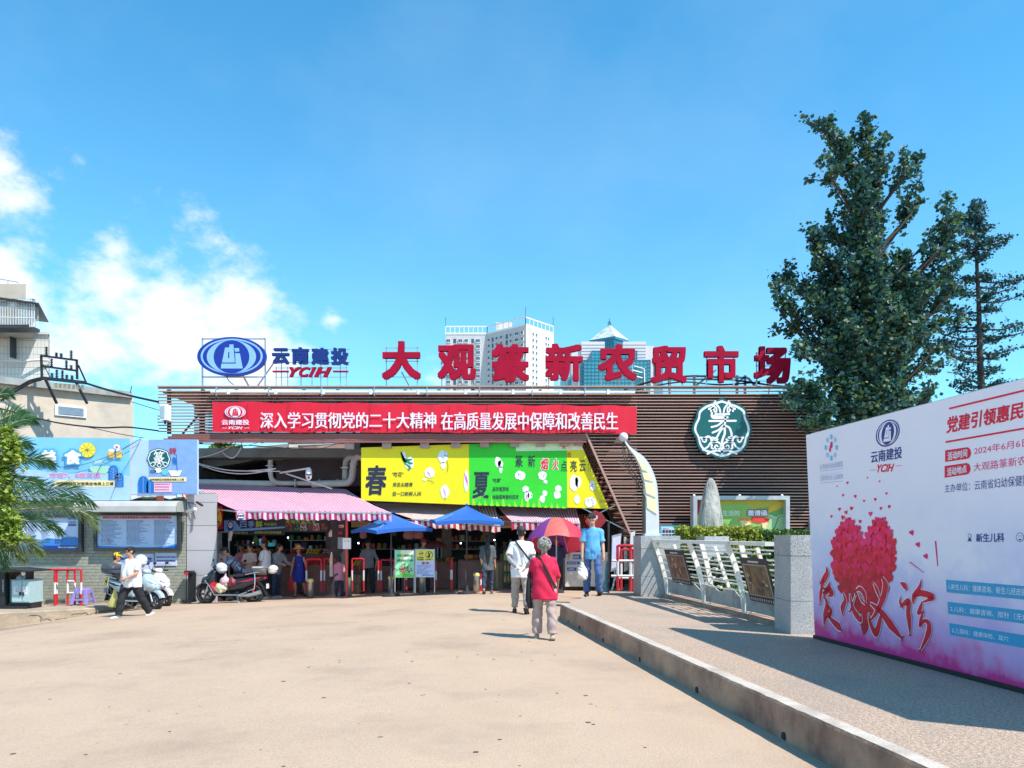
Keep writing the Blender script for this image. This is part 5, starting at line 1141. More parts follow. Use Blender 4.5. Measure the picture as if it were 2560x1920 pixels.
t, sh = signboard('small pinkish box sign high on the dark post beside the fruit stall', 847, 1312, 859, 1319, 22.7, pt('box_pink', 200, 160, 150)); sh.rect(848, 1315, 854, 1317, pt('box_mark', 120, 50, 50), 1); part('mark', sh.mb, None, t)
o = thing('stall_post', 'wide dark post between the fruit stall and the blue umbrella', 'post', P(850, 1480, 22.9)); mb = MB(); mb.box(X(828, 22.9), X(864, 22.9), 22.9, 23.3, -.5, Z(1290, 22.9)); part('post_body', mb, mat('dim_post', (.05, .04, .045), rough=.8, var=.3), o)
mb = MB(); mb.box(X(845, 22.85), X(860, 22.85), 22.82, 22.89, Z(1372, 22.85), Z(1343, 22.85)); part('glass_case', mb, mat('case_grey', (.3, .33, .36), rough=.3), o)
o = thing('red_pole', 'red steel pole with a white sheet notice beside the fruit stall', 'pole', P(867, 1482, 21.8)); mb = MB(); mb.box(X(864, 21.8), X(869, 21.8), 21.8, 21.86, Z(1442, 21.8)-.8, Z(1300, 21.8)); part('pole_shaft', mb, mat('signal_red', (.66, .06, .05), rough=.5), o)
mb = MB(); mb.box(X(856.5, 21.75), X(877, 21.75), 21.76, 21.78, Z(1372.5, 21.75), Z(1345, 21.75)); part('notice_sheet', mb, pt('sheet_white', 238, 236, 236), o); sh = Sheet((0, 21.755, 0), (0, -1, 0)); sh.text('三 下 时', (861, 1351, 874, 1354), I_ink, 1, bold=.01); part('lettering', sh.mb, None, o)
o = thing('rolled_cloth', 'tall pale rolled cloth hanging by the dark stall post', 'cloth', P(828, 1440, 22.6)); mb = MB(); mb.loft([((X(829, 22.6), 22.6, Z(1441, 22.6)), .06, .04), ((X(828, 22.6), 22.6, Z(1400, 22.6)), .05, .04), ((X(829, 22.6), 22.6, Z(1380, 22.6)), .02, .02)], 10, 2, 'z'); part('lower_fold', mb, mat('ivory_cloth', (.62, .5, .42), rough=.8), o, smooth=True)
mb = MB(); mb.loft([((X(826, 22.6), 22.6, Z(1342, 22.6)), .05, .03), ((X(826, 22.6), 22.6, Z(1333, 22.6)), .05, .03), ((X(828, 22.6), 22.6, Z(1325, 22.6)), .02, .02)], 10, 2, 'z'); part('upper_fold', mb, mat('ivory_cloth', 0, 0), o, smooth=True)
o = thing('stall_window', 'aluminium framed glazed partition at the left end of the fruit stall', 'window', P(545, 1480, 22.4))
for a, b in ((545,549),(551,553),(570,573)): mb = MB(); mb.box(X(a, 22.4), X(b, 22.4), 22.4, 22.46, Z(1382, 22.4)-1.5*(a > 560), Z(1328, 22.4)); part('mullion', mb, M_galv, o)
mb = MB(); mb.box(X(520, 22.4), X(573, 22.4), 22.4, 22.46, Z(1331, 22.4), Z(1328, 22.4)); part('head_rail', mb, M_galv, o); mb = MB(); mb.beam(P(579, 1328, 22.4), P(574, 1352, 22.4), .07); part('strut', mb, M_aw2, o)
# umbrellas
M_ub = mat('umbrella_blue', (.02, .13, .50), rough=.6, var=.05, trans=.2); M_ub2 = mat('umbrella_lighter_blue', (.035, .24, .66), rough=.6, var=.05, trans=.2)
def square_umbrella(label, apex, corners, grp, zb_):
 ap = Vector(apex); cs = [Vector(c) for c in corners]; t = thing('market_umbrella', label, 'umbrella', (ap.x, ap.y, zb_), 0, grp)
 for i in range(4):
  a, b = cs[i], cs[(i+1) % 4]; mb = MB(); n = 6; vs = []
  for j in range(n+1):
   v = j/n
   for k in range(n+1):
    u = k/n; p = ap.lerp(a.lerp(b, u), v); p.z -= .10*math.sin(math.pi*v)*(.3+.7*math.sin(math.pi*u)); p.z += .05*math.sin(math.pi*u)*v; vs.append(p)
  mb.add(vs, [(j*(n+1)+k, j*(n+1)+k+1, (j+1)*(n+1)+k+1, (j+1)*(n+1)+k) for j in range(n) for k in range(n)])
  part('canopy_panel', mb, M_ub2 if i == 0 else M_ub, t, smooth='all')
  mb = MB(); vs = []
  for k in range(n+1): u = k/n; p = a.lerp(b, u)+Vector((0, 0, .05*math.sin(math.pi*u))); vs += [p, p-Vector((0, 0, .09))]
  mb.add(vs, [(2*k, 2*k+1, 2*k+3, 2*k+2) for k in range(n)]); part('valance', mb, M_ub, t)
  mb = MB(); mb.tube([ap-Vector((0, 0, .06)), cs[i]-Vector((0, 0, .02))], .012, 5); part('rib', mb, M_galv, t)
 mb = MB(); mb.tube([ap, Vector((ap.x, ap.y, zb_))], .022, 8); part('pole', mb, M_steel, t, smooth=True); mb = MB(); mb.ell(ap+Vector((0, 0, .02)), .04, None, 8, 6); part('finial', mb, M_ub, t)
 mb = MB(); mb.lathe([(.25, 0), (.25, .06), (.06, .09), (.03, .25)], (ap.x, ap.y, zb_), 14); part('base', mb, M_steel, t)
g_ = 'blue square market umbrellas'
square_umbrella('lower left blue umbrella in front of the cream striped awning', P(978, 1284, 21.5), [P(878, 1326, 21.8), P(942, 1327, 20.5), P(1081, 1321, 21.4), P(1030, 1318, 22.5)], g_, gz(-3.5, 21.5))
square_umbrella('upper right blue umbrella standing over the middle of the stalls', P(1167, 1264, 21.4), [P(1073, 1301, 21.7), P(1090, 1305, 20.4), P(1260, 1305, 20.7), P(1238, 1297, 22.2)], g_, gz(-1.3, 21.4))
o = thing('round_parasol', 'large round red and purple parasol beside the white counter', 'parasol', (X(1391, 21.9), 21.9, -.04), 0)
PX, PY_, Rr = X(1391, 21.9), 21.9, .90; zt_ = Z(1296, 21.9); ze = Z(1335, 21.0)-.27; TLT = .30
cols = [mat('parasol_red', (.62, .05, .10), rough=.55, trans=.3), mat('parasol_coral', (.72, .16, .14), rough=.55, trans=.3), mat('parasol_purple', (.26, .05, .38), rough=.55, trans=.3), mat('parasol_magenta', (.62, .05, .32), rough=.55, trans=.3)]
for i in range(8):
 mb = MB(); vs = []; n = 6
 for j in range(n+1):
  v = j/n
  for k in range(5):
   a = R(45*i+20)+R(45)*k/4; rr = Rr*v*(1-.03*math.sin(math.pi*k/4)); vs.append((PX+rr*math.cos(a), PY_+rr*math.sin(a), zt_-(zt_-ze)*(v**2.1)-TLT*rr*math.sin(a)))
 for k in range(5): a = R(45*i+20)+R(45)*k/4; rr = Rr*1.005; vs.append((PX+rr*math.cos(a), PY_+rr*math.sin(a), ze-.07+.04*math.sin(math.pi*k/4)-TLT*rr*math.sin(a)))
 mb.add(vs, [(j*5+k, j*5+k+1, (j+1)*5+k+1, (j+1)*5+k) for j in range(n+1) for k in range(4)]); part('canopy_panel', mb, cols[(0, 2, 0, 0, 2, 1, 0, 0)[i]], o, smooth='all')
 mb = MB(); a = R(45*i+20); mb.tube([(PX, PY_, zt_-.03), (PX+.5*Rr*math.cos(a), PY_+.5*Rr*math.sin(a), zt_-.03-(zt_-ze)*.5**2.1-TLT*.5*Rr*math.sin(a)), (PX+Rr*math.cos(a), PY_+Rr*math.sin(a), ze-.01-TLT*Rr*math.sin(a))], .008, 4); part('rib', mb, M_galv, o)
mb = MB(); mb.tube([(PX, PY_, -.04), (PX, PY_, zt_+.03)], .02, 8); part('pole', mb, M_galv, o, smooth=True); mb = MB(); mb.lathe([(.22, 0), (.22, .08), (.05, .12)], (PX, PY_, -.04), 14); part('base', mb, M_steel, o)
# bollards
M_ss = mat('brushed_steel', (.42, .39, .36), rough=.35, metal=.75, var=.15, scale=6, stretch=(1, 1, .05)); M_yb = mat('reflective_yellow', (.72, .66, .12), rough=.5)
bdesc = ['steel bollard with yellow band in front of the barrier of red fruit', 'steel bollard with yellow band at the foot of the red pole', 'steel bollard left of the green poster stand', 'steel bollard under the white and yellow no dogs notice', 'steel bollard beside the long haired woman']
b0 = MB(); b0.lathe([(.085, 0), (.085, .44), (.085, .5), (.08, .56), (.0, .565)][:-1], (0, 0, 0), 20); m0 = b0.mesh('shaft', M_ss, 'all')
b1 = MB(); b1.lathe([(.09, .47), (.09, .535)], (0, 0, 0), 20); m1 = b1.mesh('band', M_yb)
for px, d in zip((776, 872, 978, 1055, 1191), bdesc):
 Y = 22.1; x = X(px, Y); t = thing('steel_bollard', d, 'bollard', (x, Y, gz(x, Y)), 0, 'steel bollards across the market entrance'); inst('shaft', m0, t, (0, 0, 0)); inst('band', m1, t, (0, 0, 0))
G = 'red and white barriers across the market entrance'
barrier('red and white hoop barrier in front of the red apples', (766, 803), ((766, 803, 1398),), 22.7, 1396, 1479, group=G)
barrier('red and white hoop barrier right of the red apples', (811, 838), ((811, 838, 1397),), 22.9, 1396, 1478, group=G)
barrier('narrow hoop barrier beside the child in pink', (844, 850), (), 22.5, 1400, 1479, group=G)
barrier('red and white hoop barrier to the left of the security guard', (880, 909), ((880, 909, 1397),), 23.2, 1396, 1478, group=G)
barrier('red and white hoop barrier to the right of the security guard', (946, 953, 985), ((953, 985, 1400),), 23.0, 1398, 1476, group=G)
barrier('hoop barrier seen behind the two poster stands', (1016, 1090), ((1016, 1090, 1402),), 22.9, 1400, 1474, group=G)
barrier('thick lone red and white post between the notice and the umbrella pole', (1128.5,), (), 22.5, 1396, 1474, r=.042, group=G)
barrier('slim lone red and white post in line with the right blue umbrella pole', (1166.5,), (), 22.9, 1400, 1473, r=.03, group=G)
barrier('slim red and white post just behind the rightmost bollard', (1202,), (), 22.6, 1430, 1478, r=.03, group=G)
def stand(label, px0, px1, py0, py1, pyb, Y):
 t = thing('poster_stand', label, 'sign', P((px0+px1)/2, pyb, Y))
 for px in (px0-.5, px1+.5): mb = MB(); mb.tube([P(px, pyb, Y), P(px, py0-1, Y+.02)], .014, 8); part('leg', mb, M_galv, t, smooth=True)
 mb = MB(); mb.tube([P((px0+px1)/2, pyb-2, Y+.5), P((px0+px1)/2, py0+4, Y+.04)], .012, 6); part('rear_strut', mb, M_galv, t)
 mb = MB(); mb.box(X(px0, Y), X(px1, Y), Y+.0, Y+.03, Z(py1, Y), Z(py0, Y)); part('board', mb, M_galv, t); return t, Sheet((0, Y-.001, 0), (0, -1, 0))
t, sh = stand('green vegetable poster on thin metal legs in front of the stalls', 988, 1035, 1375, 1444, 1482, 21.5)
gA = pt('poster_green', 60, 190, 110, var=.25, scale=14); sh.rect(989, 1376, 1034, 1443, pt('poster_mint', 140, 220, 170, var=.15), 1)
sh.poly([(989,1443),(1034,1443),(1034,1436),(1012,1434),(989,1438)], pt('poster_lime', 100, 200, 60), 2); sh.poly([(1002,1376),(1034,1376),(1034,1390),(1000,1404)], pt('poster_lightyellow', 235, 245, 180), 2); sh.poly([(1018,1376),(1034,1376),(1016,1400),(1004,1410)], pt('poster_white2', 245, 250, 235), 3)
sh.text('吃菜少用塑料袋', (993, 1386, 1032, 1392), pt('poster_deepgreen', 20, 110, 60), 4, bold=.02); sh.text('绿色健康生活市民', (992, 1398, 1033, 1404), pt('poster_deepgreen', 0, 0, 0), 4, bold=.02)
for i in range(70):
 c = random.choice(((60,130,40),(90,160,50),(190,60,50),(230,200,190),(120,60,40),(40,110,60),(220,150,120))); sh.ellipse(1011+random.gauss(0, 8), 1423+random.gauss(0, 5), random.uniform(1, 3.5), random.uniform(.8, 2.5), pt('veg_%d_%d_%d' % c, *c), 4+i*.03, 8)
part('printed_poster', sh.mb, None, t)
t, sh = stand('white and yellow no smoking and no dogs notice on thin metal legs', 1039, 1086, 1373, 1443, 1482, 21.5)
sh.rect(1040, 1374, 1085, 1442, pt('notice_pale', 190, 205, 240), 1); sh.rect(1041, 1375, 1084, 1402, pt('notice_yellow', 240, 225, 90), 2)
nk = pt('notice_black', 25, 25, 25)
for cx_, cy_, r_ in ((1053, 1384, 5.2), (1073, 1387, 9.2)):
 sh.ellipse(cx_, cy_, r_, r_, nk, 3); sh.ellipse(cx_, cy_, r_*.86, r_*.86, pt('notice_yellow', 0, 0, 0), 4); sh.line(((cx_-r_*.6, cy_+r_*.6), (cx_+r_*.6, cy_-r_*.6)), r_*.14, nk, 6)
sh.ellipse(1073, 1389, 2.2, 4.6, nk, 5); sh.ellipse(1071.5, 1383, 2, 2.2, nk, 5); sh.rect(1070.5, 1390, 1071.5, 1395, nk, 5); sh.rect(1049, 1383, 1057, 1384.6, nk, 5)
sh.text('公共场所', (1043, 1392, 1059, 1396), nk, 3, bold=.03); sh.text('禁止吸烟', (1043, 1397, 1059, 1401), nk, 3, bold=.03); sh.text('禁止携带宠物入内', (1063, 1397.5, 1082, 1400.5), nk, 3, bold=.02)
sh.text('通 知', (1054, 1405, 1072, 1411), M_inkr, 3, bold=.04)
for i, (s_, w) in enumerate((('禁止携带宠物进入市场内，请广大', 40), ('市民及商户，不要携带宠物', 34), ('进入市场，谢谢合作', 26), ('违反规定者后果自负', 22), ('请文明经营，自觉维护环境', 40), ('爱护公共卫生', 28), ('请大家自觉遵守', 30))): sh.text(s_, (1042, 1413+i*3.4, 1042+w, 1415.4+i*3.4), I_ink, 3)
sh.text('篆新农贸市场', (1056, 1437, 1083, 1439.6), I_navy, 3, bold=.02); part('printed_notice', sh.mb, None, t)
# stalls, counters, produce
def pcol(n, c, **k): return mat('produce_'+n, c, rough=.45, var=.25, scale=14, **k)
pm = {'apple': pcol('apple', (.55, .03, .03)), 'tomato': pcol('tomato', (.60, .07, .03)), 'orange': pcol('orange', (.75, .27, .03)), 'yellow': pcol('yellow', (.72, .50, .06)), 'green': pcol('green', (.09, .22, .04)), 'dark': pcol('dark', (.09, .04, .06)), 'pale': pcol('pale', (.62, .58, .40)), 'brown': pcol('brown', (.22, .11, .06)), 'pink': pcol('pink', (.65, .24, .22))}
_fr = {}
def fruit_mesh(k, r):
 if (k, r) not in _fr: m = MB(); m.ell((0, 0, 0), (r, r, r*.88), None, 8, 6); _fr[(k, r)] = m.mesh('fruit', pm[k], True)
 return _fr[(k, r)]
def pile(nm, label, x0, x1, y0, y1, z, k, r, layers=2, grp=None, cat='fruit'):
 mb = MB(); 
 for L_ in range(layers):
  x = x0+r+L_*r*.6
  while x < x1-r-L_*r*.6:
   y = y0+r+L_*r*.7
   while y < y1-r-L_*r*.4: mb.ell((x+random.uniform(-.2, .2)*r, y+random.uniform(-.2, .2)*r, z+r*.85+L_*r*1.5+random.uniform(-.1, .1)*r), (r*random.uniform(.88, 1.05), r, r*.9), None, 8, 5); y += 2*r
   x += 2*r
 s = single(nm, mb, pm[k], label, cat, ((x0+x1)/2, (y0+y1)/2, z), smooth=True, group=grp); s['kind'] = 'stuff'; return s
M_crg = mat('crate_green', (.03, .22, .12), rough=.5); M_crb = mat('crate_blue', (.03, .1, .35), rough=.5); M_crr = mat('crate_red', (.4, .04, .04), rough=.5); M_card = mat('cardboard', (.40, .25, .16), rough=.85, var=.1, scale=4); M_foam = mat('foam_box', (.72, .72, .70), rough=.8)
def crate(label, x, y, z, w, d, h, m, grp=None, cat='crate', nm='produce_crate'):
 t = thing(nm, label, cat, (x, y, z), 0, grp); mb = MB(); mb.box(x-w/2, x+w/2, y-d/2, y+d/2, z, z+.02)
 n = max(2, int(h/.07))
 for i in range(n):
  a = z+.02+(h-.02)*i/n; b = a+(h-.02)/n*.62
  mb.box(x-w/2, x+w/2, y-d/2, y-d/2+.015, a, b); mb.box(x-w/2, x+w/2, y+d/2-.015, y+d/2, a, b); mb.box(x-w/2, x-w/2+.015, y-d/2+.015, y+d/2-.015, a, b); mb.box(x+w/2-.015, x+w/2, y-d/2+.015, y+d/2-.015, a, b)
 for sx in (-1, 0, 1): mb.box(x+sx*(w/2-.02)-.018, x+sx*(w/2-.02)+.018, y-d/2-.012, y-d/2, z, z+h)
 part('basket', mb, m, t); return t
def carton(label, x, y, z, w, d, h, m=None, grp=None, cat='box'):
 t = thing('cardboard_box', label, cat, (x, y, z), 0, grp); mb = MB(); mb.box(x-w/2, x+w/2, y-d/2, y+d/2, z, z+h); part('box_body', mb, m or M_card, t)
 mb = MB(); mb.box(x-.03, x+.03, y-d/2-.003, y-d/2, z, z+h*.96); part('tape', mb, mat('tape', (.5, .38, .22), rough=.3), t); return t
def table(label, x0, x1, y0, y1, zf, zt_, mt, skirt=None, nm='stall_counter'):
 t = thing(nm, label, 'counter', ((x0+x1)/2, (y0+y1)/2, zf)); mb = MB(); mb.box(x0, x1, y0, y1, zt_-.04, zt_); part('counter_top', mb, mt, t)
 for x in (x0+.04, x1-.04):
  for y in (y0+.05, y1-.05): mb = MB(); mb.box(x-.025, x+.025, y-.025, y+.025, zf, zt_-.04); part('leg', mb, M_galv, t)
 if skirt:
  n = max(1, int((x1-x0)/.85))
  for i in range(n): a = x0+(x1-x0)*i/n; mb = MB(); mb.box(a+.006, x0+(x1-x0)*(i+1)/n-.006, y0-.02, y0-.0, zf+.03, zt_-.045); part('front_panel', mb, skirt, t)
 return t
M_skp = mat('faded_pink_skirt', (.36, .22, .20), rough=.8, var=.15, scale=3, dirt=(.2, .12, .1), dscale=2); M_skb = mat('brown_skirt', (.24, .13, .11), rough=.8, var=.15); M_wt = mat('worn_wood', (.25, .14, .09), rough=.7, var=.2, scale=6)
zf = -.2
YC = 25.3; zc = Z(1400, YC)
table('faded pink fronted stall counter behind the right bollards', X(1145, YC), X(1258, YC), YC, YC+1.2, -.18, zc, M_wt, M_skp)
table('long low wooden stall counter behind the no dogs notice', X(1000, YC), X(1140, YC), YC+.3, YC+1.4, -.2, Z(1405, YC), M_wt, M_skb)
crx = X(1279, 24.6)
def bottle_crate(i, z0, z1, lb):
 t = crate(lb, crx, 24.75, z0, .52, .4, z1-z0, M_crg, 'green crates of drinks')
 for k_ in range(5):
  mb = MB(); x = crx-.2+k_*.1; mb.lathe([(.035, 0), (.035, .15), (.012, .21), (.014, .26)], (x, 24.52, z0+.04), 8); part('bottle', mb, pcol('drink_amber', (.65, .32, .12)) if i < 2 else pcol('drink_lime', (.35, .6, .12)), t, smooth=True)
h3 = (Z(1376, 24.6)-Z(1458, 24.6))/3
for i in range(3): bottle_crate(i, Z(1458, 24.6)+i*h3, Z(1458, 24.6)+(i+1)*h3-.01, ('bottom green crate of amber drink bottles under the striped awning', 'middle green crate of amber drink bottles under the striped awning', 'top green crate of lime capped bottles under the striped awning')[i])
carton('brown carton block left of the green drink crates', X(1243, YC), YC-.15, -.18, .36, .3, Z(1405, YC)+.18, M_card)
for i, (px, k, n) in enumerate(((1166, 'orange', 'pumpkin'), (1176, 'orange', 'pumpkin'), (1190, 'brown', 'melon'))):
 mb = MB(); c = Vector((X(px, YC), YC+.35, zc+.09))
 for j in range(8): a = j*math.pi/4; mb.ell(c+Vector((.045*math.cos(a), .045*math.sin(a), 0)), (.05, .05, .085), None, 8, 6)
 single(n, mb, pm[k], ('round orange pumpkin on the pink counter nearest the slim post', 'second orange pumpkin on the pink counter beside the first', 'brown netted melon on the pink counter')[i], n, c-Vector((0, 0, .09)), smooth=True)
pile('loose_vegetables', 'heap of dark red vegetables at the right of the pink counter', X(1205, YC), X(1256, YC), YC+.1, YC+.9, zc, 'dark', .045, 2, cat='vegetables')
pile('ginger_heap', 'heap of pale brown roots above the drink crates', X(1258, 25.2), X(1300, 25.2), 25.1, 25.8, Z(1383, 25.2), 'brown', .05, 3, cat='vegetables')
pile('chilli_heap', 'heap of red and brown produce behind the cap man', X(1262, 26), X(1330, 26), 26, 26.8, Z(1388, 26), 'tomato', .04, 2, cat='vegetables')
table('back counter behind the drink crates', X(1250, 25.4), X(1345, 25.4), 25.05, 26.9, -.18, Z(1385, 25.4), M_wt, M_skb)
kk = list(pm); n_ = 0
lbl = ['at the far left', 'left of the middle', 'in the middle', 'right of the middle', 'near the pumpkins']
for i in range(5): pile('vegetable_tray', 'tray of %s produce %s of the long low counter' % (('green', 'mixed red', 'pale', 'dark green', 'orange')[i], lbl[i]), X(1002+i*27, YC), X(1026+i*27, YC), YC+.35, YC+1.2, Z(1405, YC)+.0, ('green', 'tomato', 'pale', 'green', 'orange')[i], .035+.005*(i % 3), 2, 'trays on the long low counter', 'vegetables')
YA = 23.9; za = Z(1412, YA)
table('apple counter of the fruit stall', X(768, YA), X(828, YA), YA, YA+.9, -.45, za, M_wt, M_skb)
pile('apples', 'bright heap of red apples on the fruit stall counter', X(764, YA), X(822, YA), YA-.02, YA+.7, za, 'apple', .05, 3)
pile('oranges', 'small heap of orange fruit right of the apples', X(816, YA), X(830, YA), YA+.05, YA+.5, za+.05, 'orange', .05, 2)
table('left counter of the fruit stall behind the waiting shoppers', X(690, YA), X(742, YA), YA+.1, YA+1, -.45, Z(1418, YA), M_wt, M_skb)
pile('nectarines', 'row of pinkish red nectarines between the grey shirted woman and the straw hat', X(694, YA), X(742, YA), YA+.1, YA+.6, Z(1418, YA), 'tomato', .05, 2)
table('rear shelf counter of the fruit stall', X(600, 26), X(840, 26), 26, 26.7, -.5, Z(1385, 26), M_wt, M_skb)
for i, k in enumerate(('orange', 'green', 'dark', 'apple', 'yellow', 'pink')): pile('fruit_tray', '%s fruit tray on the dim rear shelf, %s from the left' % (('orange', 'green', 'dark purple', 'red', 'yellow', 'pink')[i], ('first', 'second', 'third', 'fourth', 'fifth', 'last')[i]), X(604+i*40, 26), X(640+i*40, 26), 26, 26.6, Z(1385, 26), k, .05, 2, 'fruit trays on the rear shelf')
for i, (px, py, Y, w, h, m, d) in enumerate(((895, 1440, 24.6, .5, .3, M_card, 'cardboard box behind the security guard'), (898, 1420, 24.7, .45, .26, M_card, 'upper cardboard box behind the security guard'), (930, 1450, 25.2, .6, .4, M_foam, 'pale foam box behind the hoop barrier right of the guard'), (1045, 1450, 26.5, .6, .4, M_card, 'cardboard box deep under the left blue umbrella'), (715, 1462, 24.4, .5, .5, M_card, 'open box of oranges below the left fruit counter'), (1330, 1455, 26.8, .5, .4, M_foam, 'pale foam box behind the cap man'))):
 x = X(px, Y); carton(d, x, Y+.2, gz(x, Y), w, .4, h if i != 1 else h) if i != 1 else carton(d, x, Y+.2, gz(x, Y)+.31, w, .4, h)
table('counter of yellow fruit behind the security guard', X(880, 25.5), X(990, 25.5), 25.4, 26.4, -.25, Z(1415, 25.5), M_wt, M_skb)
pile('yellow_fruit', 'heap of yellow fruit behind the security guard', X(882, 25.5), X(905, 25.5), 25.4, 26.2, Z(1415, 25.5), 'yellow', .055, 3)
pile('mixed_fruit', 'heap of dark red fruit right of the security guard', X(940, 25.5), X(988, 25.5), 25.4, 26.2, Z(1415, 25.5), 'dark', .05, 3)
for i, (px0, px1, py, Y) in enumerate(((585, 700, 1362, 27.5), (720, 825, 1350, 27.5), (735, 820, 1372, 27), (1090, 1240, 1352, 28.5), (1100, 1230, 1372, 28), (1270, 1350, 1362, 28), (900, 1060, 1372, 28.5))):
 t = thing('wall_shelf', ('dim shelf of jars at the back of the fruit stall, left part', 'upper dim shelf at the back of the fruit stall, right part', 'lower dim shelf at the back of the fruit stall, right part', 'upper dim shelf behind the right blue umbrella', 'lower dim shelf behind the right blue umbrella', 'dim shelf seen between the two walkers at the right', 'dim shelf behind the left blue umbrella')[i], 'shelf', P((px0+px1)/2, py, Y))
 mb = MB(); mb.box(X(px0, Y), X(px1, Y), Y, Y+.35, Z(py, Y)-.03, Z(py, Y)); part('board', mb, mat('shelf_edge', (.45, .42, .4), rough=.4), t); x = X(px0, Y)+.1
 mb = MB(); mb.box(X(px0, Y), X(px0, Y)+.05, Y+.3, Y+.35, -.4, Z(py, Y)); mb.box(X(px1, Y)-.05, X(px1, Y), Y+.3, Y+.35, -.4, Z(py, Y)); part('upright', mb, M_galv, t)
 while x < X(px1, Y)-.1:
  h = random.uniform(.08, .24); w = random.uniform(.04, .09); mb = MB()
  if random.random() < .5: mb.lathe([(w, 0), (w, h*.8), (w*.5, h)], (x, Y+.12, Z(py, Y)), 8)
  else: mb.box(x-w, x+w, Y+.04, Y+.2, Z(py, Y), Z(py, Y)+h)
  part('goods', mb, pm[random.choice(list(pm))] if random.random() < .7 else M_foam, t); x += w*2+random.uniform(.03, .12)
G2 = 'goods bags hanging under the awnings'
hl = ['reddish bag hanging above the guard', 'dark bag hanging right of the left umbrella pole', 'pink bag hanging under the left blue umbrella', 'brown bag hanging beside the pink one under the left umbrella', 'striped bag hanging above the long haired woman', 'dark bag hanging behind the long haired woman', 'brown bag hanging at the far right of the hall', 'green bag hanging over the dim left shelf', 'red bag hanging over the dim left shelf']
for i, (px, py, w, h, k) in enumerate(((908, 1335, .12, .3, 'pink'), (985, 1330, .1, .25, 'dark'), (1022, 1336, .2, .32, 'pink'), (1046, 1336, .18, .3, 'pink'), (1216, 1335, .14, .34, 'brown'), (1232, 1335, .12, .3, 'dark'), (1330, 1340, .12, .3, 'brown'), (640, 1350, .1, .25, 'green'), (660, 1350, .1, .25, 'apple'))):
 Y = 25.7 if 880 < px < 1300 else 25; c = P(px, py, Y); mb = MB(); mb.loft([(c-Vector((0, 0, h/2)), w*.7, w*.35), (c-Vector((0, 0, h/4)), w, w*.5), (c+Vector((0, 0, h/4)), w*.8, w*.3), (c+Vector((0, 0, h/2)), w*.2, w*.1), (c+Vector((0, 0, h)), .01, .01)], 10, 2, 'z'); single('hanging_bag', mb, pm[k], hl[i], 'bag', c, smooth=True, group=G2)
o = thing('teal_shelf_sign', 'small lit teal cabinet at the back of the fruit stall', 'cabinet', P(665, 1365, 26.8)); mb = MB(); mb.box(X(648, 26.8), X(680, 26.8), 26.8, 27.1, Z(1366, 26.8), Z(1357, 26.8)); part('cabinet_body', mb, mat('teal_lit', (.03, .30, .34), rough=.3, emit=.35), o); mb = MB(); mb.box(X(648, 26.8), X(655, 26.8), 26.79, 27.0, Z(1356, 26.8), Z(1347, 26.8)); part('screen', mb, mat('screen_blue', (.12, .35, .6), rough=.3, emit=.4), o)
M_lampw = mat('lit_lamp', (1, .95, .85), emit=6, var=0)
for i, (px, py, Y) in enumerate(((634, 1356, 26), (1152, 1358, 26.5), (1300, 1366, 27), (896, 1358, 25.8), (720, 1344, 26), (1236, 1350, 27), (978, 1381, 26.4))):
 t = thing('hanging_lamp', ('small lit lamp over the dim left fruit shelf', 'small lit lamp left of the long haired woman', 'small lit lamp right of the long haired woman', 'small lit lamp beside the guard', 'small lit lamp left of the straw hat', 'small lit lamp just behind the long hair', 'low lit lamp above the bollard left of the green poster')[i], 'lamp', P(px, py, Y), 0, 'small lamps hanging in the hall'); mb = MB(); mb.ell(P(px, py, Y), .024, None, 8, 6); part('bulb', mb, M_lampw, t, smooth=True); mb = MB(); mb.tube([P(px, py-1.5, Y), Vector((X(px, Y), Y, 2.9))], .006, 4); part('cord', mb, M_black, t)
mb = MB(); c = P(1090, 1357, 24.6); vs = [(0, 0)]; mb.lathe([(.35, -.15), (.32, -.06), (.2, .02), (.05, .07), (.0, .08)][::1][:-1], c, 12)
single('small_umbrella', mb, mat('maroon_cloth', (.16, .03, .05), rough=.7), 'dark maroon umbrella in the shade beside the pink cap', 'umbrella', c, smooth=True)
t, sh = signboard('peach coloured sign with latin capitals between the striped awnings', 1248, 1290, 1292, 1320, 24.9, pt('peach_board', 225, 170, 145)); sh.text('POPULAR', (1252, 1294, 1284, 1302), pt('peach_ink', 120, 70, 60), 1, bold=.02); sh.text('BAKERY', (1256, 1309, 1280, 1314), pt('gold_ink', 150, 110, 60), 1, bold=.02); part('lettering', sh.mb, None, t)
mb = MB(); mb.box(X(878, 24.8), X(925, 24.8), 24.8, 24.86, Z(1318, 24.8), Z(1303, 24.8)); single('ochre_sign', mb, mat('ochre', (.42, .28, .12), rough=.7), 'ochre sign strip above the left blue umbrella', 'sign', P(900, 1318, 24.8))
YK = 23.4
o = thing('white_counter', 'white metal counter with blue labels beside the young man in light blue', 'counter', P(1470, 1468, YK))
z0, z1 = Z(1469, YK), Z(1381, YK); mb = MB(); mb.box(X(1413, YK), X(1522, YK), YK, YK+1, z0+.03, z1-.04); part('body', mb, mat('counter_white', (.62, .60, .54), rough=.5, var=.06, dirt=(.45, .38, .28), dscale=1.5, dlo=.55), o)
mb = MB(); mb.box(X(1411, YK), X(1524, YK), YK-.04, YK+1.02, z1-.04, z1); part('counter_top', mb, M_white, o)
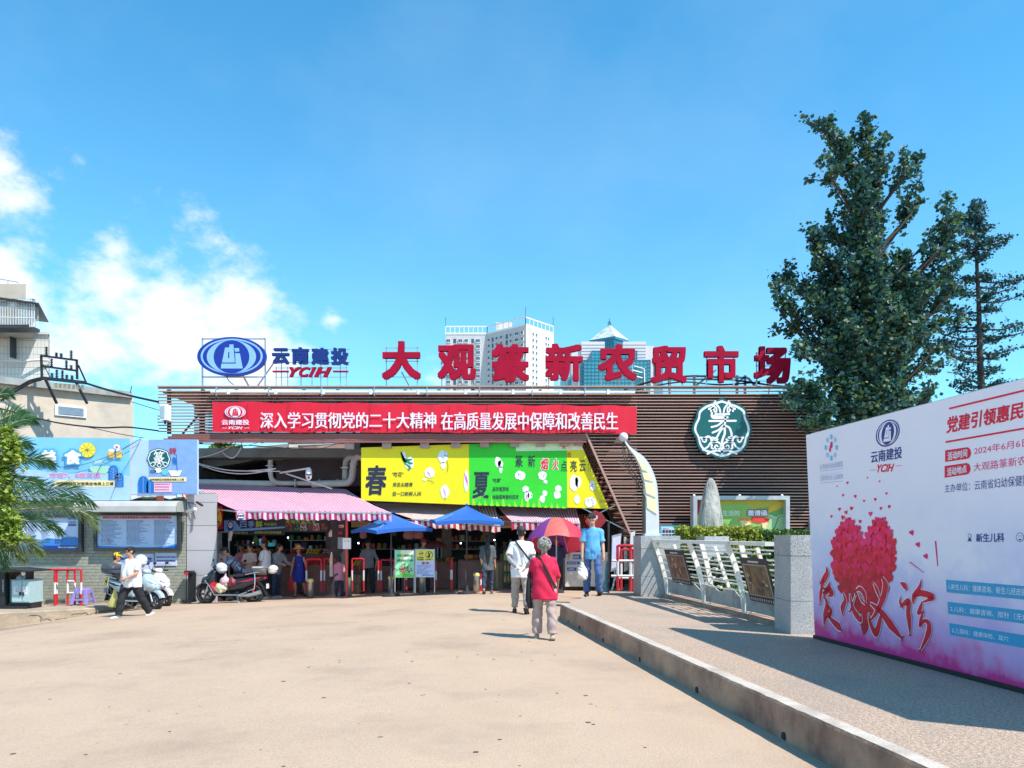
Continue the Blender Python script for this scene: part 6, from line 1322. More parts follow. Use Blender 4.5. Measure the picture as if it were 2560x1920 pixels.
for i, q in enumerate(((1433,1387,1452,1398), (1418,1404,1449,1411), (1418,1419,1441,1427))):
 mb = MB(); mb.box(X(q[0], YK), X(q[2], YK), YK-.012, YK, Z(q[3], YK), Z(q[1], YK)); l_ = part('label_plate', mb, pt('label_blue', 25, 85, 175), o); sh = Sheet((0, YK-.013, 0), (0, -1, 0)); sh.text(('自助', '监督称重', '公平秤')[i], (q[0]+2, q[1]+2, q[2]-5, q[3]-2), M_wp, 1, bold=.01); part('lettering', sh.mb, None, l_)
mb = MB(); mb.ell(P(1424, 1388, YK), (.03, .02, .03)); mb.cap(P(1424, 1390, YK), .02, P(1421, 1395, YK), .03); part('tap', mb, M_galv, o, smooth=True)
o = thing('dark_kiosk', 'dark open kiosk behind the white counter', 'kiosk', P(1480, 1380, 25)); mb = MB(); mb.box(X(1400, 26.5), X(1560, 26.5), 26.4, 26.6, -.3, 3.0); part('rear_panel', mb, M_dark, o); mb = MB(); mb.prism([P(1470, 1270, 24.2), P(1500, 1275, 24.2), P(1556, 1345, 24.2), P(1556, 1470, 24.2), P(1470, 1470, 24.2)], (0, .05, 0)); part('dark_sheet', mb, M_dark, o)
for i, (px, h, k) in enumerate(((1425, .18, 'pale'), (1432, .12, 'brown'), (1441, .2, 'green'), (1450, .1, 'pink'))): mb = MB(); mb.lathe([(.03, 0), (.03, h*.8), (.015, h)], (X(px, YK), YK+.4, z1), 8); single('counter_jar', mb, pm[k], ('pale jar', 'short brown jar', 'tall green bottle', 'small pink jar')[i]+' on the white counter', 'jar', (X(px, YK), YK+.4, z1), smooth=True)
o = thing('red_lantern', 'red diamond shaped hanging decoration behind the head of the young man', 'decoration', P(1487, 1305, 22.6))
mb = MB(); c = P(1488, 1301, 22.6); mb.prism([c+Vector((a, 0, b)) for a, b in ((-.30, -.02), (-.16, -.2), (0, -.3), (.17, -.2), (.33, .0), (.2, .2), (0, .30), (-.18, .18))], (0, .06, 0)); part('panel', mb, mat('lantern_red', (.28, .015, .02), rough=.6, var=.2, scale=12), o)
mb = MB(); mb.beam(c+Vector((-.4, .1, .38)), c+Vector((.95, .1, -.3)), .03); mb.beam(c+Vector((-.1, .12, .1)), c+Vector((.7, .12, .5)), .03); part('strut', mb, M_galv, o)
sh = Sheet((0, 22.595, 0), (0, -1, 0)); sh.text('福', (1482, 1289, 1494, 1297), M_wp, 0, bold=.02); part('lettering', sh.mb, None, o)
YJ = 18.9
o = thing('leaning_door', 'tall narrow glass door panel leaning behind the young man', 'panel', P(1518, 1480, 19.3)); mb = MB(); mb.beam(P(1521, 1482, 19.3), P(1522, 1302, 19.3), .045, .05); part('edge_post', mb, M_steel, o); mb = MB(); mb.prism([P(1505, 1480, 19.32), P(1519, 1481, 19.32), P(1521, 1410, 19.32), P(1516, 1400, 19.32)], (0, .02, 0)); part('sheet', mb, mat('teal_sheet', (.12, .28, .32), rough=.3), o)
o = thing('display_board', 'white framed display board standing beside the granite pier', 'sign', P(1540, 1476, YJ))
mb = MB()
A_ = P(1530, 1430, YJ); q = [P(1527, 1430, YJ), P(1547, 1420, YJ), P(1554, 1333, YJ), P(1530, 1339, YJ)]
mb.prism(q, (0, .04, 0)); part('frame', mb, M_galv, o); mb = MB(); q2 = [Vector(c) for c in q]; cen = sum(q2, Vector())/4; mb.prism([cen+(c-cen)*.86-Vector((0, .01, 0)) for c in q2], (0, .01, 0)); part('sheet', mb, pt('board_lilac', 215, 210, 235), o)
mb = MB(); mb.beam(P(1530, 1476, YJ), P(1548, 1400, YJ+.2), .03); mb.beam(P(1548, 1476, YJ+.3), P(1532, 1410, YJ), .03); part('leg', mb, M_galv, o)
o = thing('display_board', 'narrow white display board leaning right of the framed one', 'sign', P(1575, 1430, YJ+.4)); mb = MB(); mb.prism([P(1572, 1415, YJ+.5), P(1580, 1415, YJ+.5), P(1588, 1328, YJ+.5), P(1577, 1331, YJ+.5)], (0, .05, 0)); part('frame', mb, M_whitem, o); mb = MB(); mb.prism([P(1560, 1430, YJ+.6), P(1570, 1425, YJ+.6), P(1566, 1342, YJ+.6), P(1560, 1342, YJ+.6)], (0, .03, 0)); part('rear_board', mb, M_conctop, o)
t = barrier('stacked red and white tube barrier beside the granite pier', (1544, 1576), ((1544, 1585, 1364),), YJ-.3, 1362, 1478, r=.035, rungs=((1530, 1590, 1402), (1528, 1590, 1440)))
barrier('second red and white barrier folded behind the one at the granite pier', (1553, 1583), ((1553, 1592, 1374),), YJ, 1372, 1475, r=.03, rungs=((1540, 1590, 1445),))
# granite piers
def pier(label, x0, x1, y0, y1, z0, z1, m, joint=.0):
 t = thing('granite_pier', label, 'pillar', ((x0+x1)/2, (y0+y1)/2, z0)); zm = z0+(z1-z0)*.8; g = .006
 for a, b in ((z0, z0+(z1-z0)*.36-g), (z0+(z1-z0)*.36, zm-g), (zm, z1)):
  mb = MB(); k = (0 if a < zm else .004)
  if joint: xm = x0+(x1-x0)*joint; mb.box(x0-k, xm-.003, y0-k, y1+k, a, b); part('granite_slab', mb, m, t); mb = MB(); mb.box(xm+.003, x1+k, y0-k, y1+k, a, b); part('granite_slab', mb, m, t)
  else: mb.box(x0-k, x1+k, y0-k, y1+k, a, b); part('granite_slab', mb, m, t)
 mb = MB(); mb.box(x0+.01, x1-.01, y0+.01, y1-.01, z0, z1-.02); part('core', mb, M_mortar, t); return t
PZ = 1.57
pier('grey granite pier carrying the curved lamp post', 2.78, 3.62, 16.8, 17.85, PAV-.05, PZ, M_granite)
pier('large grey granite pier between the railing and the white billboard', 3.735, 4.5, 10.45, 11.1, PAV-.05, PZ+.02, M_granite)
pier('light granite block standing behind the middle of the railing', X(1762, 18.4), X(1822, 18.4), 18.4, 19.3, PAV-.02, Z(1341, 18.4), M_granl, joint=0)
YL = 17.2
o = thing('lamp_post', 'curved silver lamp post with cream panels and thin side rods on the granite pier', 'lamp', (3.1, YL, PZ))
c2 = lambda a, b: (1440+a/2.9625, 1060+b/2.9625)
Rr_ = catmull([(352,100),(395,165),(445,205),(492,238),(530,285),(560,340),(582,400),(597,470),(603,560),(608,660),(610,760),(612,836)], 3)
Lf = catmull([(352,104),(368,150),(400,195),(432,235),(455,280),(472,320),(485,370),(497,430),(505,500),(510,600),(512,720),(512,836)], 3)
mb = MB(); vs = []
for (a, b), (c, d) in zip(Lf, Rr_): l = P(*c2(a, b), YL); r = P(*c2(c, d), YL); w = .03+.07*min(1, max(0, (b-100)/300)); vs += [l+Vector((0, -w, 0)), r+Vector((0, -w, 0)), r+Vector((0, w, 0)), l+Vector((0, w, 0))]
n = len(Lf); mb.add(vs, [(4*i+k, 4*i+(k+1) % 4, 4*i+4+(k+1) % 4, 4*i+4+k) for i in range(n-1) for k in range(4)]+[(0, 3, 2, 1), (4*n-4, 4*n-3, 4*n-2, 4*n-1)])
M_silv = mat('silver_paint', (.60, .60, .62), rough=.5, var=.06); part('post_body', mb, M_silv, o, smooth=True)
M_cream = mat('cream_lamp_panel', (.82, .74, .42), rough=.35, var=.03)
for q in (((442,240),(478,262),(502,292),(462,272)), ((466,288),(508,302),(542,352),(490,342)), ((490,358),(548,366),(574,428),(505,410)), ((508,428),(576,440),(590,545),(519,512)), ((521,538),(592,562),(599,668),(527,622))):
 sh = Sheet((0, YL-.105, 0), (0, -1, 0)); mb = MB(); mb.prism([sh.at(*c2(*p)) for p in q][::-1], (0, -.012, 0)); part('cream_panel', mb, M_cream, o)
mb = MB(); mb.ell(P(*c2(352, 97), YL), .085*1.2, None, 12, 8); part('ball', mb, M_silv, o, smooth=True)
for q in (((352,110),(345,170),(352,230),(375,310),(410,370),(450,430),(490,500),(508,560)), ((356,115),(385,190),(400,240),(430,290),(455,340),(480,400),(500,450)), ((350,120),(360,200),(385,280),(415,340),(460,410),(500,480))):
 mb = MB(); mb.tube([P(*c2(*p), YL) for p in catmull(q, 4)], .011, 6); part('side_rod', mb, M_steel, o, smooth=True)
for cx_, cy_ in ((413, 305), (430, 400), (400, 240), (455, 455)): mb = MB(); mb.tube([P(*c2(cx_+13*math.cos(t), cy_+17*math.sin(t)), YL) for t in [2*math.pi*i/12 for i in range(13)]], .008, 5); part('ring', mb, M_steel, o)
mb = MB(); mb.box(X(1609, YL), X(1648, YL), YL-.16, YL+.16, PZ, PZ+.05); part('base_plate', mb, M_silv, o); mb = MB(); mb.box(X(1607.5, YL), X(1612, YL), YL-.1, YL+.1, PZ+.05, Z(1240, YL)); part('rear_strip', mb, M_steel, o)
M_rail = mat('cream_rail_paint', (.80, .75, .66), rough=.5, var=.06, dirt=(.42, .34, .26), dscale=3, dlo=.58, dhi=.8)
M_wave = mat('grey_wave_panel', (.36, .37, .35), rough=.6, var=.12, scale=5, dirt=(.2, .19, .17), dscale=3)
o = thing('railing', 'cream metal railing with curved posts between the two grey granite piers', 'railing', (3.7, 14, PAV))
def rlx(y): return 3.36+(16.6-y)*.118
def bow(z):
 t = (z-PAV)/1.2; return -.30*t+.05*math.sin(math.pi*t)
mb = MB(); mb.box(0, 0.001, 0, 0.001, 0, .001)
YP = (16.75, 14.55, 12.75, 11.3)
def post(y, side=1, ow=.055):
 mb = MB(); pts = [Vector((rlx(y)+bow(PAV+1.2*i/8)*(1 if side > 0 else -.2), y, PAV+.02+1.16*i/8)) for i in range(9)]
 for a, b in zip(pts[:-1], pts[1:]): mb.beam(a, b, .08, ow, up=(0, 1, 0))
 part('curved_post', mb, M_rail, o)
for y in YP[:3]: post(y); 
for y in YP[1:3]:
 mb = MB(); pts = [Vector((rlx(y)+.12+bow(PAV+1.2*i/8)*.72+.04, y+.06, PAV+.02+1.16*i/8)) for i in range(9)]
 for a, b in zip(pts[:-1], pts[1:]): mb.beam(a, b, .08, .05, up=(0, 1, 0))
 part('rear_post', mb, M_rail, o)
for y in (16.2, 13.9, 12.1): 
 mb = MB(); mb.beam(Vector((rlx(y)+.45, y+.5, PAV)), Vector((rlx(y)+.05, y+.45, PAV+1.12)), .05, .05); part('rear_post', mb, M_rail, o)
mb = MB(); ztop_ = PAV+1.17; mb.prism([Vector((rlx(y)-.32+dx, y, ztop_)) for y, dx in ((16.8, 0), (11.3, 0), (11.3, .17), (16.8, .17))], (0, 0, .06)); part('top_rail', mb, M_rail, o)
for k in range(5):
 z = PAV+.42+k*.16
 for ya, yb in zip(YP[:-1], YP[1:]):
  mb = MB(); ym = (ya+yb)/2; mb.tube([Vector((rlx(y)+bow(z), y, z+.0-.02*math.sin(math.pi*(y-yb)/(ya-yb)))) for y in (ya, ya*.75+yb*.25, ym, ya*.25+yb*.75, yb)], .014, 6); part('front_bar', mb, M_rail, o, smooth=True)
  for f_ in ((.35, .6) if k % 2 else (.48,)):
   y = ya+(yb-ya)*f_; mb = MB(); mb.box(rlx(y)+bow(z)-.018, rlx(y)+bow(z)+.018, y-.12, y+.12, z-.028, z+.014); part('clamp_block', mb, M_rail, o)
 mb = MB(); mb.tube([Vector((rlx(16.7)+.3+.1*(1-k/5), 16.9, z+.02)), Vector((rlx(11.2)+.3+.1*(1-k/5), 11.4, z+.02))], .015, 6); part('rear_bar', mb, M_rail, o, smooth=True)
for ya, yb in zip(YP[:-1], YP[1:]):
 n = 16; top = [Vector((rlx(y)-.01, y, PAV+.36+.06*math.sin((ya-y)/(ya-yb)*11.5)+.03*math.sin((ya-y)*2.3))) for y in [ya-.05-(ya-yb-.1)*i/n for i in range(n+1)]]
 mb = MB(); mb.prism(top+[Vector((rlx(yb+.05)-.01, yb+.05, PAV+.10)), Vector((rlx(ya-.05)-.01, ya-.05, PAV+.10))], (.02, 0, 0)); part('wave_panel', mb, M_wave, o)
mb = MB(); mb.prism([Vector((rlx(y)-.12+dx, y, PAV)) for y, dx in ((16.8, 0), (11.35, 0), (11.35, .3), (16.8, .3))], (0, 0, .05)); part('base_kerb', mb, M_conc, o)
def railposter(label, y0, y1, z0, z1, tone):
 t = thing('rail_poster', label, 'poster', (rlx(y0)+bow(z0)-.03, (y0+y1)/2, z0)); q = [Vector((rlx(y)+bow(z)-.035, y, z)) for y, z in ((y0, z0), (y1, z0), (y1, z1), (y0, z1))]
 n_ = (q[1]-q[0]).cross(q[3]-q[0]).normalized(); n_ = -n_ if n_.x > 0 else n_
 mb = MB(); mb.prism(q, n_*.012); part('backing', mb, pt('poster_frame_black', 30, 26, 38), t)
 sh = MB()
 def qd(u0, v0, u1, v1, m, l): sh.use(m); f = lambda u, v: q[0].lerp(q[1], u).lerp(q[3].lerp(q[2], u), v)+n_*(.014+.002*l); sh.poly([f(u0, v0), f(u1, v0), f(u1, v1), f(u0, v1)])
 qd(.06, .14, .94, .86, pt('poster_rim', 175, 160, 150), 0); qd(.09, .16, .91, .84, tone, 1)
 for i in range(26):
  u, v = random.uniform(.1, .8), random.uniform(.17, .7); qd(u, v, u+random.uniform(.03, .12), min(.83, v+random.uniform(.04, .2)), pt('poster_patch_%d' % (i % 5), *((90,60,50),(170,120,90),(60,45,70),(200,165,120),(130,70,45))[i % 5]), 2+i*.05)
 for i in range(11): qd(.07+i*.08, .03, .10+i*.08, .09, pt('poster_tick', 200, 190, 185), 1)
 qd(.3, .9, .7, .94, pt('poster_tick', 0, 0, 0), 1); part('printed_picture', sh, None, t)
railposter('brown film strip poster tied on the railing near the left granite pier', 16.1, 14.95, PAV+.36, PAV+1.03, pt('poster_brown', 120, 75, 60, var=.4, scale=9))
railposter('brown film strip poster tied on the railing next to the large granite pier', 12.35, 11.4, PAV+.3, PAV+.98, pt('poster_olive', 110, 90, 60, var=.5, scale=9))
YO = 20.3
o = thing('standing_stone', 'tall pointed grey scholar stone standing in the hedge', 'stone', (X(1776, YO), YO, .3))
mb = MB(); vs = []; rows = 34; nn_ = 34; zb0, zt0 = .3, Z(1196, YO); outl = [(0,1738,1815),(.15,1739,1814),(.35,1741,1812),(.55,1746,1808),(.7,1750,1802),(.82,1756,1797),(.9,1760,1793),(.96,1765,1788),(1,1772,1780)]
def ol(t):
 for a, b in zip(outl[:-1], outl[1:]):
  if a[0] <= t <= b[0]: k = (t-a[0])/(b[0]-a[0]); return a[1]+(b[1]-a[1])*k, a[2]+(b[2]-a[2])*k
 return outl[-1][1:]
for i in range(rows+1):
 t = i/rows; l, r = ol(t); cx_ = X((l+r)/2, YO); hw = (X(r, YO)-X(l, YO))/2; z = zb0+(zt0-zb0)*t
 for j in range(nn_):
  a = 2*math.pi*j/nn_; d = Vector((math.cos(a), math.sin(a), 0)); k = 1+.16*noise.noise(Vector((d.x*2.2, d.y*2.2, z*1.1)))+.08*noise.noise(Vector((d.x*5, d.y*5, z*1.6)))+.035*noise.noise(Vector((d.x*14, d.y*14, z*5)))
  vs.append((cx_+d.x*hw*k, YO+d.y*hw*.75*k, z))
mb.add(vs, [(i*nn_+j, i*nn_+(j+1) % nn_, (i+1)*nn_+(j+1) % nn_, (i+1)*nn_+j) for i in range(rows) for j in range(nn_)]+[tuple(range(rows*nn_, rows*nn_+nn_))])
part('stone_body', mb, mat('scholar_stone', (.40, .38, .34), rough=.8, var=.3, scale=3, bump=1.5, bscale=14, dirt=(.13, .14, .14), dscale=2.4, dlo=.5, dhi=.66, stretch=(1.6, 1.6, .55)), o, smooth='all')
def hedge(label, x0, x1, y0, y1, z0, z1, n, ms, seed):
 t = thing('hedge', label, 'hedge', ((x0+x1)/2, (y0+y1)/2, z0)); rg = np.random.default_rng(seed); c = rg.random((n, 3)); s_ = rg.random(n)
 ax = rg.integers(0, 4, n); c[ax == 0, 2] = 1-rg.random((ax == 0).sum())**2*.12; c[ax == 1, 1] = rg.random((ax == 1).sum())**2*.15; m2 = ax == 2; c[m2, 0] = np.where(rg.random(m2.sum()) < .5, rg.random(m2.sum())*.04, 1-rg.random(m2.sum())*.04)
 p = np.stack([x0+(x1-x0)*c[:, 0], y0+(y1-y0)*c[:, 1], z0+(z1-z0)*c[:, 2]], 1); p += rg.normal(size=p.shape)*.03
 p[:, 2] += np.array([.05*noise.noise(Vector((a*3, b*3, 0))) for a, b in p[:, :2]])
 leaves('foliage', p, .065, ms, t, seed=seed)
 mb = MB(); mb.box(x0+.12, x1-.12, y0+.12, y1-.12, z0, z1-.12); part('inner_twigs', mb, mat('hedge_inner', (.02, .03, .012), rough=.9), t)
M_h1 = mat('hedge_yellow', (.42, .44, .06), rough=.5, var=.3, scale=9, trans=.35); M_h2 = mat('hedge_green', (.14, .23, .035), rough=.5, var=.3, scale=9, trans=.3); M_h3 = mat('hedge_dark', (.05, .12, .03), rough=.5, var=.3, scale=9, trans=.25)
YH = 19.3
hedge('bright yellow green clipped hedge in front of the standing stone', X(1708, YH), X(1902, YH), YH, YH+.9, .9, Z(1321, YH), 9000, [M_h1, M_h1, M_h2], 5)
hedge('darker green clipped hedge in front of the green poster case', X(1900, YH), X(2040, YH), YH+.05, YH+1.1, .9, Z(1330, YH), 5500, [M_h2, M_h3, M_h3], 6)
hedge('low dark shrubs under the yellow hedge behind the railing', X(1700, 19.5), X(2060, 19.5), 19.2, 20, .3, .98, 5000, [M_h3, M_h2], 7)
hedge('small yellow green shrub seen between railing and lamp pier', X(1664, 19), X(1690, 19), 19, 19.5, .3, Z(1357, 19), 900, [M_h1, M_h2], 8)
mb = MB(); mb.box(X(1560, 20), X(2100, 20), 19.0, 19.15, .26, .45); single('planter_kerb', mb, M_conctop, 'low pale kerb of the planter behind the railing', 'kerb', (X(1800, 19), 19, .26))
for i, (px, y, n) in enumerate(((1830, 17.2, 500), (1900, 16.5, 600), (1700, 17.8, 400))):
 rg = np.random.default_rng(i+30); c = np.array([X(px, y), y, .42]); q_ = thing('ground_plant', ('low leafy plant behind the middle of the railing', 'low leafy plant near the large granite pier', 'low leafy plant near the lamp pier')[i], 'plant', tuple(c)); leaves('foliage', c+rg.normal(size=(n, 3))*np.array([.28, .2, .10]), .09, [M_h3, M_h2], q_, seed=i)
o = thing('round_shrub', 'dark pruned shrub between the railing and the hedge', 'plant', (4.9, 17.5, .27)); rg = np.random.default_rng(77); d_ = rg.normal(size=(2600, 3)); d_ /= np.linalg.norm(d_, axis=1)[:, None]
leaves('foliage', np.array([4.95, 17.4, .78])+d_*np.array([.75, .4, .42])*(rg.random((2600, 1))**.3), .07, [M_h3, mat('deep_leaf', (.02, .05, .02), rough=.5)], o, seed=9)
mb = MB(); mb.tube([(4.95, 17.4, .26), (4.95, 17.4, .7)], .03, 6); part('stem', mb, mat('bark', (.055, .045, .04), rough=.9, var=.3, scale=20, bump=.5), o)
YX = 22.0
o = thing('poster_case', 'long grey framed poster case with a green and yellow poster on the slatted wing', 'poster case', P(1850, 1345, YX))
x0, x1, z0, z1 = X(1731, YX), X(1971, YX), Z(1372, YX), Z(1240, YX); w = .11
for a, b, c, d in ((x0,x1,z0,z0+w),(x0,x1,z1-w,z1),(x0,x0+w,z0+w,z1-w),(x1-w,x1,z0+w,z1-w)): mb = MB(); mb.box(a, b, YX-.12, YX+.25, c, d); part('frame_bar', mb, mat('case_frame', (.42, .45, .46), rough=.5), o)
for px in (1735, 1849, 1955): mb = MB(); mb.ell(P(px, 1239, YX), .04, None, 8, 6); part('clip', mb, M_white, o)
mb = MB(); mb.box(x0+.05, x1-.05, YX+.12, YX+.2, z0+.05, z1-.05); part('back_panel', mb, pt('case_green', 120, 175, 90, var=.12, scale=1.2), o)
sh = Sheet((0, YX+.115, 0), (0, -1, 0))
sh.poly([(1737,1246),(1966,1246),(1966,1262),(1900,1270),(1820,1285),(1737,1300)], pt('case_yellow', 190, 180, 60, var=.12, scale=2), 1); sh.poly([(1780,1262),(1860,1256),(1930,1300),(1870,1330),(1790,1320)], pt('case_lime', 150, 190, 90, var=.1, scale=2), 1.5)
sh.poly([(1737,1246),(1752,1246),(1750,1275),(1744,1290),(1737,1290)], pt('case_crimson', 180, 20, 60), 2); sh.poly([(1923,1268),(1966,1250),(1966,1262),(1940,1276),(1918,1284)], pt('case_amber', 225, 180, 40), 2)
sh.poly([(1825,1345),(1829,1325),(1840,1312),(1852,1318),(1862,1325),(1862,1345)], pt('case_white', 225, 225, 210), 2); sh.poly([(1918,1290),(1930,1288),(1945,1294),(1962,1288),(1966,1300),(1966,1345),(1905,1345),(1908,1310)], pt('case_soft', 165, 205, 140), 2)
sh.text('生活的', (1806, 1276, 1849, 1290), pt('case_palewhite', 225, 235, 205), 3, bold=.03); sh.text('邀请函', (1866, 1273, 1920, 1291), pt('case_redink', 165, 30, 45), 3, bold=.12); sh.text('邀请函', (1868.5, 1275, 1918, 1289.5), M_wp, 4, bold=.035)
for cx_, cy_, rx, ry in ((1863, 1305, 18, 9), (1911, 1306, 12, 6)): sh.ellipse(cx_, cy_-2, rx, ry, pt('case_orange', 240, 140, 60), 3, rot=.2); sh.ellipse(cx_, cy_+2, rx*.8, ry*.6, pt('case_cream', 245, 215, 150), 3.5, rot=.2); sh.ellipse(cx_, cy_+9, rx*.5, ry*1.1, pt('case_cream', 0, 0, 0), 4)
sh.poly([(1878,1292),(1912,1292),(1915,1306),(1896,1308),(1880,1304)], pt('case_scarlet', 225, 60, 45), 5); sh.ellipse(1918, 1299, 6, 4, pt('case_redink', 0, 0, 0), 5)
sh.line(((1946,1293),(1934,1328)), 1.6, pt('case_brown', 90, 80, 50), 5); sh.curve([(1908,1286),(1925,1288),(1940,1294),(1950,1288),(1964,1289)], 1.2, M_wp, 5); part('printed_poster', sh.mb, None, o)
YV = 21.7
o = thing('small_notice', 'small blue rimmed notice with rows of photographs below the lamp post', 'notice', P(1675, 1352, YV)); mb = MB(); mb.box(X(1651, YV), X(1698, YV), YV, YV+.03, Z(1356, YV), Z(1314, YV)); part('plate', mb, pt('notice_aqua', 110, 195, 225, var=.15, scale=6), o)
sh = Sheet((0, YV-.001, 0), (0, -1, 0)); sh.rect(1654, 1318, 1695, 1352, pt('notice_pale2', 200, 225, 240), 1); sh.poly([(1680,1314.5),(1697.5,1314.5),(1697.5,1340)], pt('notice_green', 70, 180, 130), 1.5); sh.text('便民公示', (1657, 1320, 1672, 1323.5), pt('notice_red', 225, 60, 60), 2, bold=.02)
for r_ in range(3):
 for c_ in range(5): sh.rect(1656+c_*7.8, 1325+r_*10, 1662.5+c_*7.8, 1332+r_*10, pt('thumb_%d' % ((r_*5+c_) % 4), *((40,55,75),(70,70,80),(90,50,55),(50,60,60))[(r_*5+c_) % 4]), 2)
part('printed_notice', sh.mb, None, o); mb = MB(); mb.box(X(1672, YV), X(1677, YV), YV+.03, YV+.07, .2, Z(1320, YV)); part('stake', mb, M_galv, o)
# big white event billboard
BL = P(2037, 1588, 10.06); BR = P(2560, 1722, 6.57); TL = P(2015, 1088, 10.06); BL.z = PAV+.03; 
nrm = (BR-BL).cross(TL-BL).normalized()
if nrm.x > 0: nrm = -nrm
o = thing('event_billboard', 'huge white printed event billboard on the pavement with a red heart and blue strips', 'billboard', (4.2, 8, PAV))
bs = Sheet(BL, nrm); bs.step = .0022
tr = bs.at(2560, 947); br = bs.at(2560, 1722); uu = (br-bs.at(2037, 1588)); ex = uu.normalized()*1.9
tl = bs.at(2015, 1088); bl0 = bs.at(2037, 1588); tr2 = tr+(tr-tl).normalized()*1.9; br2 = br+ex
mb = MB(); mb.prism([bl0, br2, tr2, tl], -nrm*.05); M_bb = mat('billboard_vinyl', S(248, 238, 246), rough=.45, var=.02, scale=1, bump=.5, bscale=2.2)
def bbmat():
 m = M_bb; t = m.node_tree; nd = t.nodes; lk = t.links; b = nd['Principled BSDF']; src = b.inputs['Base Color'].links[0].from_socket
 g = nd.new('ShaderNodeTexCoord'); sp = nd.new('ShaderNodeSeparateXYZ'); lk.new(g.outputs['Object'], sp.inputs[0])
 for sc_, lo, hi, zlo, zhi, col, k in ((1.1, .42, .62, .9, 1.9, S(150, 175, 235), .6), (1.7, .45, .62, .5, 1.3, S(205, 160, 220), .75), (2.3, .40, .55, .15, .55, S(235, 15, 130), .92)):
  n = nd.new('ShaderNodeTexNoise'); n.inputs['Scale'].default_value = sc_; n.inputs['Detail'].default_value = 8; n.inputs['Roughness'].default_value = .6; lk.new(g.outputs['Object'], n.inputs['Vector'])
  r = nd.new('ShaderNodeMapRange'); r.inputs[1].default_value = lo; r.inputs[2].default_value = hi; lk.new(n.outputs[0], r.inputs[0])
  z = nd.new('ShaderNodeMath'); z.operation = 'MULTIPLY_ADD'; lk.new(n.outputs[0], z.inputs[0]); z.inputs[1].default_value = .9; lk.new(sp.outputs[2], z.inputs[2])
  h = nd.new('ShaderNodeMapRange'); h.inputs[1].default_value = zhi+.45; h.inputs[2].default_value = zlo+.40; lk.new(z.outputs[0], h.inputs[0])
  f = nd.new('ShaderNodeMath'); f.operation = 'MULTIPLY'; lk.new(r.outputs[0] if col[0] < .6 and sc_ < 2 else h.outputs[0], f.inputs[0]); lk.new(h.outputs[0], f.inputs[1])
  f2 = nd.new('ShaderNodeMath'); f2.operation = 'MULTIPLY'; lk.new(f.outputs[0], f2.inputs[0]); f2.inputs[1].default_value = k
  x = nd.new('ShaderNodeMixRGB'); lk.new(f2.outputs[0], x.inputs[0]); lk.new(src, x.inputs[1]); x.inputs[2].default_value = (*col, 1); src = x.outputs[0]
 lk.new(src, b.inputs['Base Color'])
bbmat(); part('printed_panel', mb, M_bb, o)
mb = MB(); q = [bl0-nrm*.055, br2-nrm*.055, tr2-nrm*.055, tl-nrm*.055]
for a, b in ((q[0], q[1]), (q[1], q[2]), (q[2], q[3]), (q[3], q[0])): mb.beam(a-nrm*.03, b-nrm*.03, .04)
part('steel_frame', mb, M_galv, o)
for f_ in (.08, .5, .9): a = bl0.lerp(br2, f_); mb = MB(); mb.beam(a.lerp(tl.lerp(tr2, f_), .7)-nrm*.1, Vector((a.x+1.0, a.y+.1, PAV)), .04); part('rear_strut', mb, M_galv, o)
mb = MB(); mb.beam(bl0+Vector((0, 0, -.02)), br2+Vector((0, 0, -.02)), .05, .05); part('bottom_rail', mb, M_black, o)
pm_ = pt('bb_magenta', 235, 20, 115); pr_ = pt('bb_crimson', 230, 18, 62); pn_ = pt('bb_navy', 30, 60, 140); pc_ = pt('bb_strip', 45, 160, 205); pw_ = pt('bb_white', 245, 242, 250); pg_ = pt('bb_greyblue', 165, 180, 215)
c4 = lambda a, b: (1980+a/3.7707, 900+b/3.7707); c6 = lambda a, b: (1980+a/3.7707, 1300+b/3.7707)
def T4(s, q, m, lv=1, f=c4, **k): bs.text(s, [f(*p) for p in q], m, lv, **k)
bs.mb = MB()
def L4(pts, w, m, lv=1, f=c4): bs.poly([f(*p) for p in pts], m, lv)
L4([(1480,468),(2187,298),(2600,198),(2600,178),(2187,278),(1480,450)], 0, pr_); L4([(1447,783),(2187,655),(2700,566),(2700,548),(2187,636),(1447,765)], 0, pr_)
T4('党建引领惠民生', ((1455,540),(2330,355),(2330,520),(1455,695)), pr_, 1, bold=.03, shear=.12)
def pill(x0, y0, x1, y1, slope, txt):
 ps = [(x0, y1), (x1-30, y1-slope)]+[(x1-30+38*math.sin(t), (y0+y1)/2-slope-(y1-y0)/2*-math.cos(t)) for t in (0.01, .5, 1, 1.57, 2.1, 2.6, 3.13)]+[(x0, y0)]; L4(ps, 0, pr_)
 T4(txt, ((x0+24,y0+18),(x1-28,y0+16-slope),(x1-28,y1-20-slope),(x0+24,y1-14)), pw_, 2, bold=.02)
pill(1443, 852, 1680, 962, 30, '活动时间'); pill(1438, 1000, 1675, 1110, 30, '活动地点')
T4('2024年6月6日14:00-17:00', ((1715,822),(2760,640),(2760,725),(1715,895)), pm_, 1); T4('大观路篆新农贸市场', ((1710,972),(2500,855),(2500,950),(1710,1052)), pm_, 1); T4('主办单位：云南省妇幼保健院', ((1438,1175),(2240,1075),(2240,1180),(1438,1250)), pn_, 1)
part('printed_headline', bs.mb, None, o); bs.mb = MB()
fe = lambda a, b: c4(902+(a-758)*112/328+(b-347)*-.06, 690+(b-347)*127/186-(a-758)*.055); djlogo(bs, fe, pn_, M_bb, 1)
T4('云南建投', ((742,862),(1040,812),(1035,925),(745,975)), pn_, 1, bold=.02); T4('YCIH', ((805,985),(965,975),(955,1050),(800,1062)), pr_, 1, bold=.03, shear=.3); L4([(738,1038),(790,1032),(790,1036),(738,1042)], 0, pr_); L4([(975,998),(1033,992),(1033,996),(975,1002)], 0, pr_)
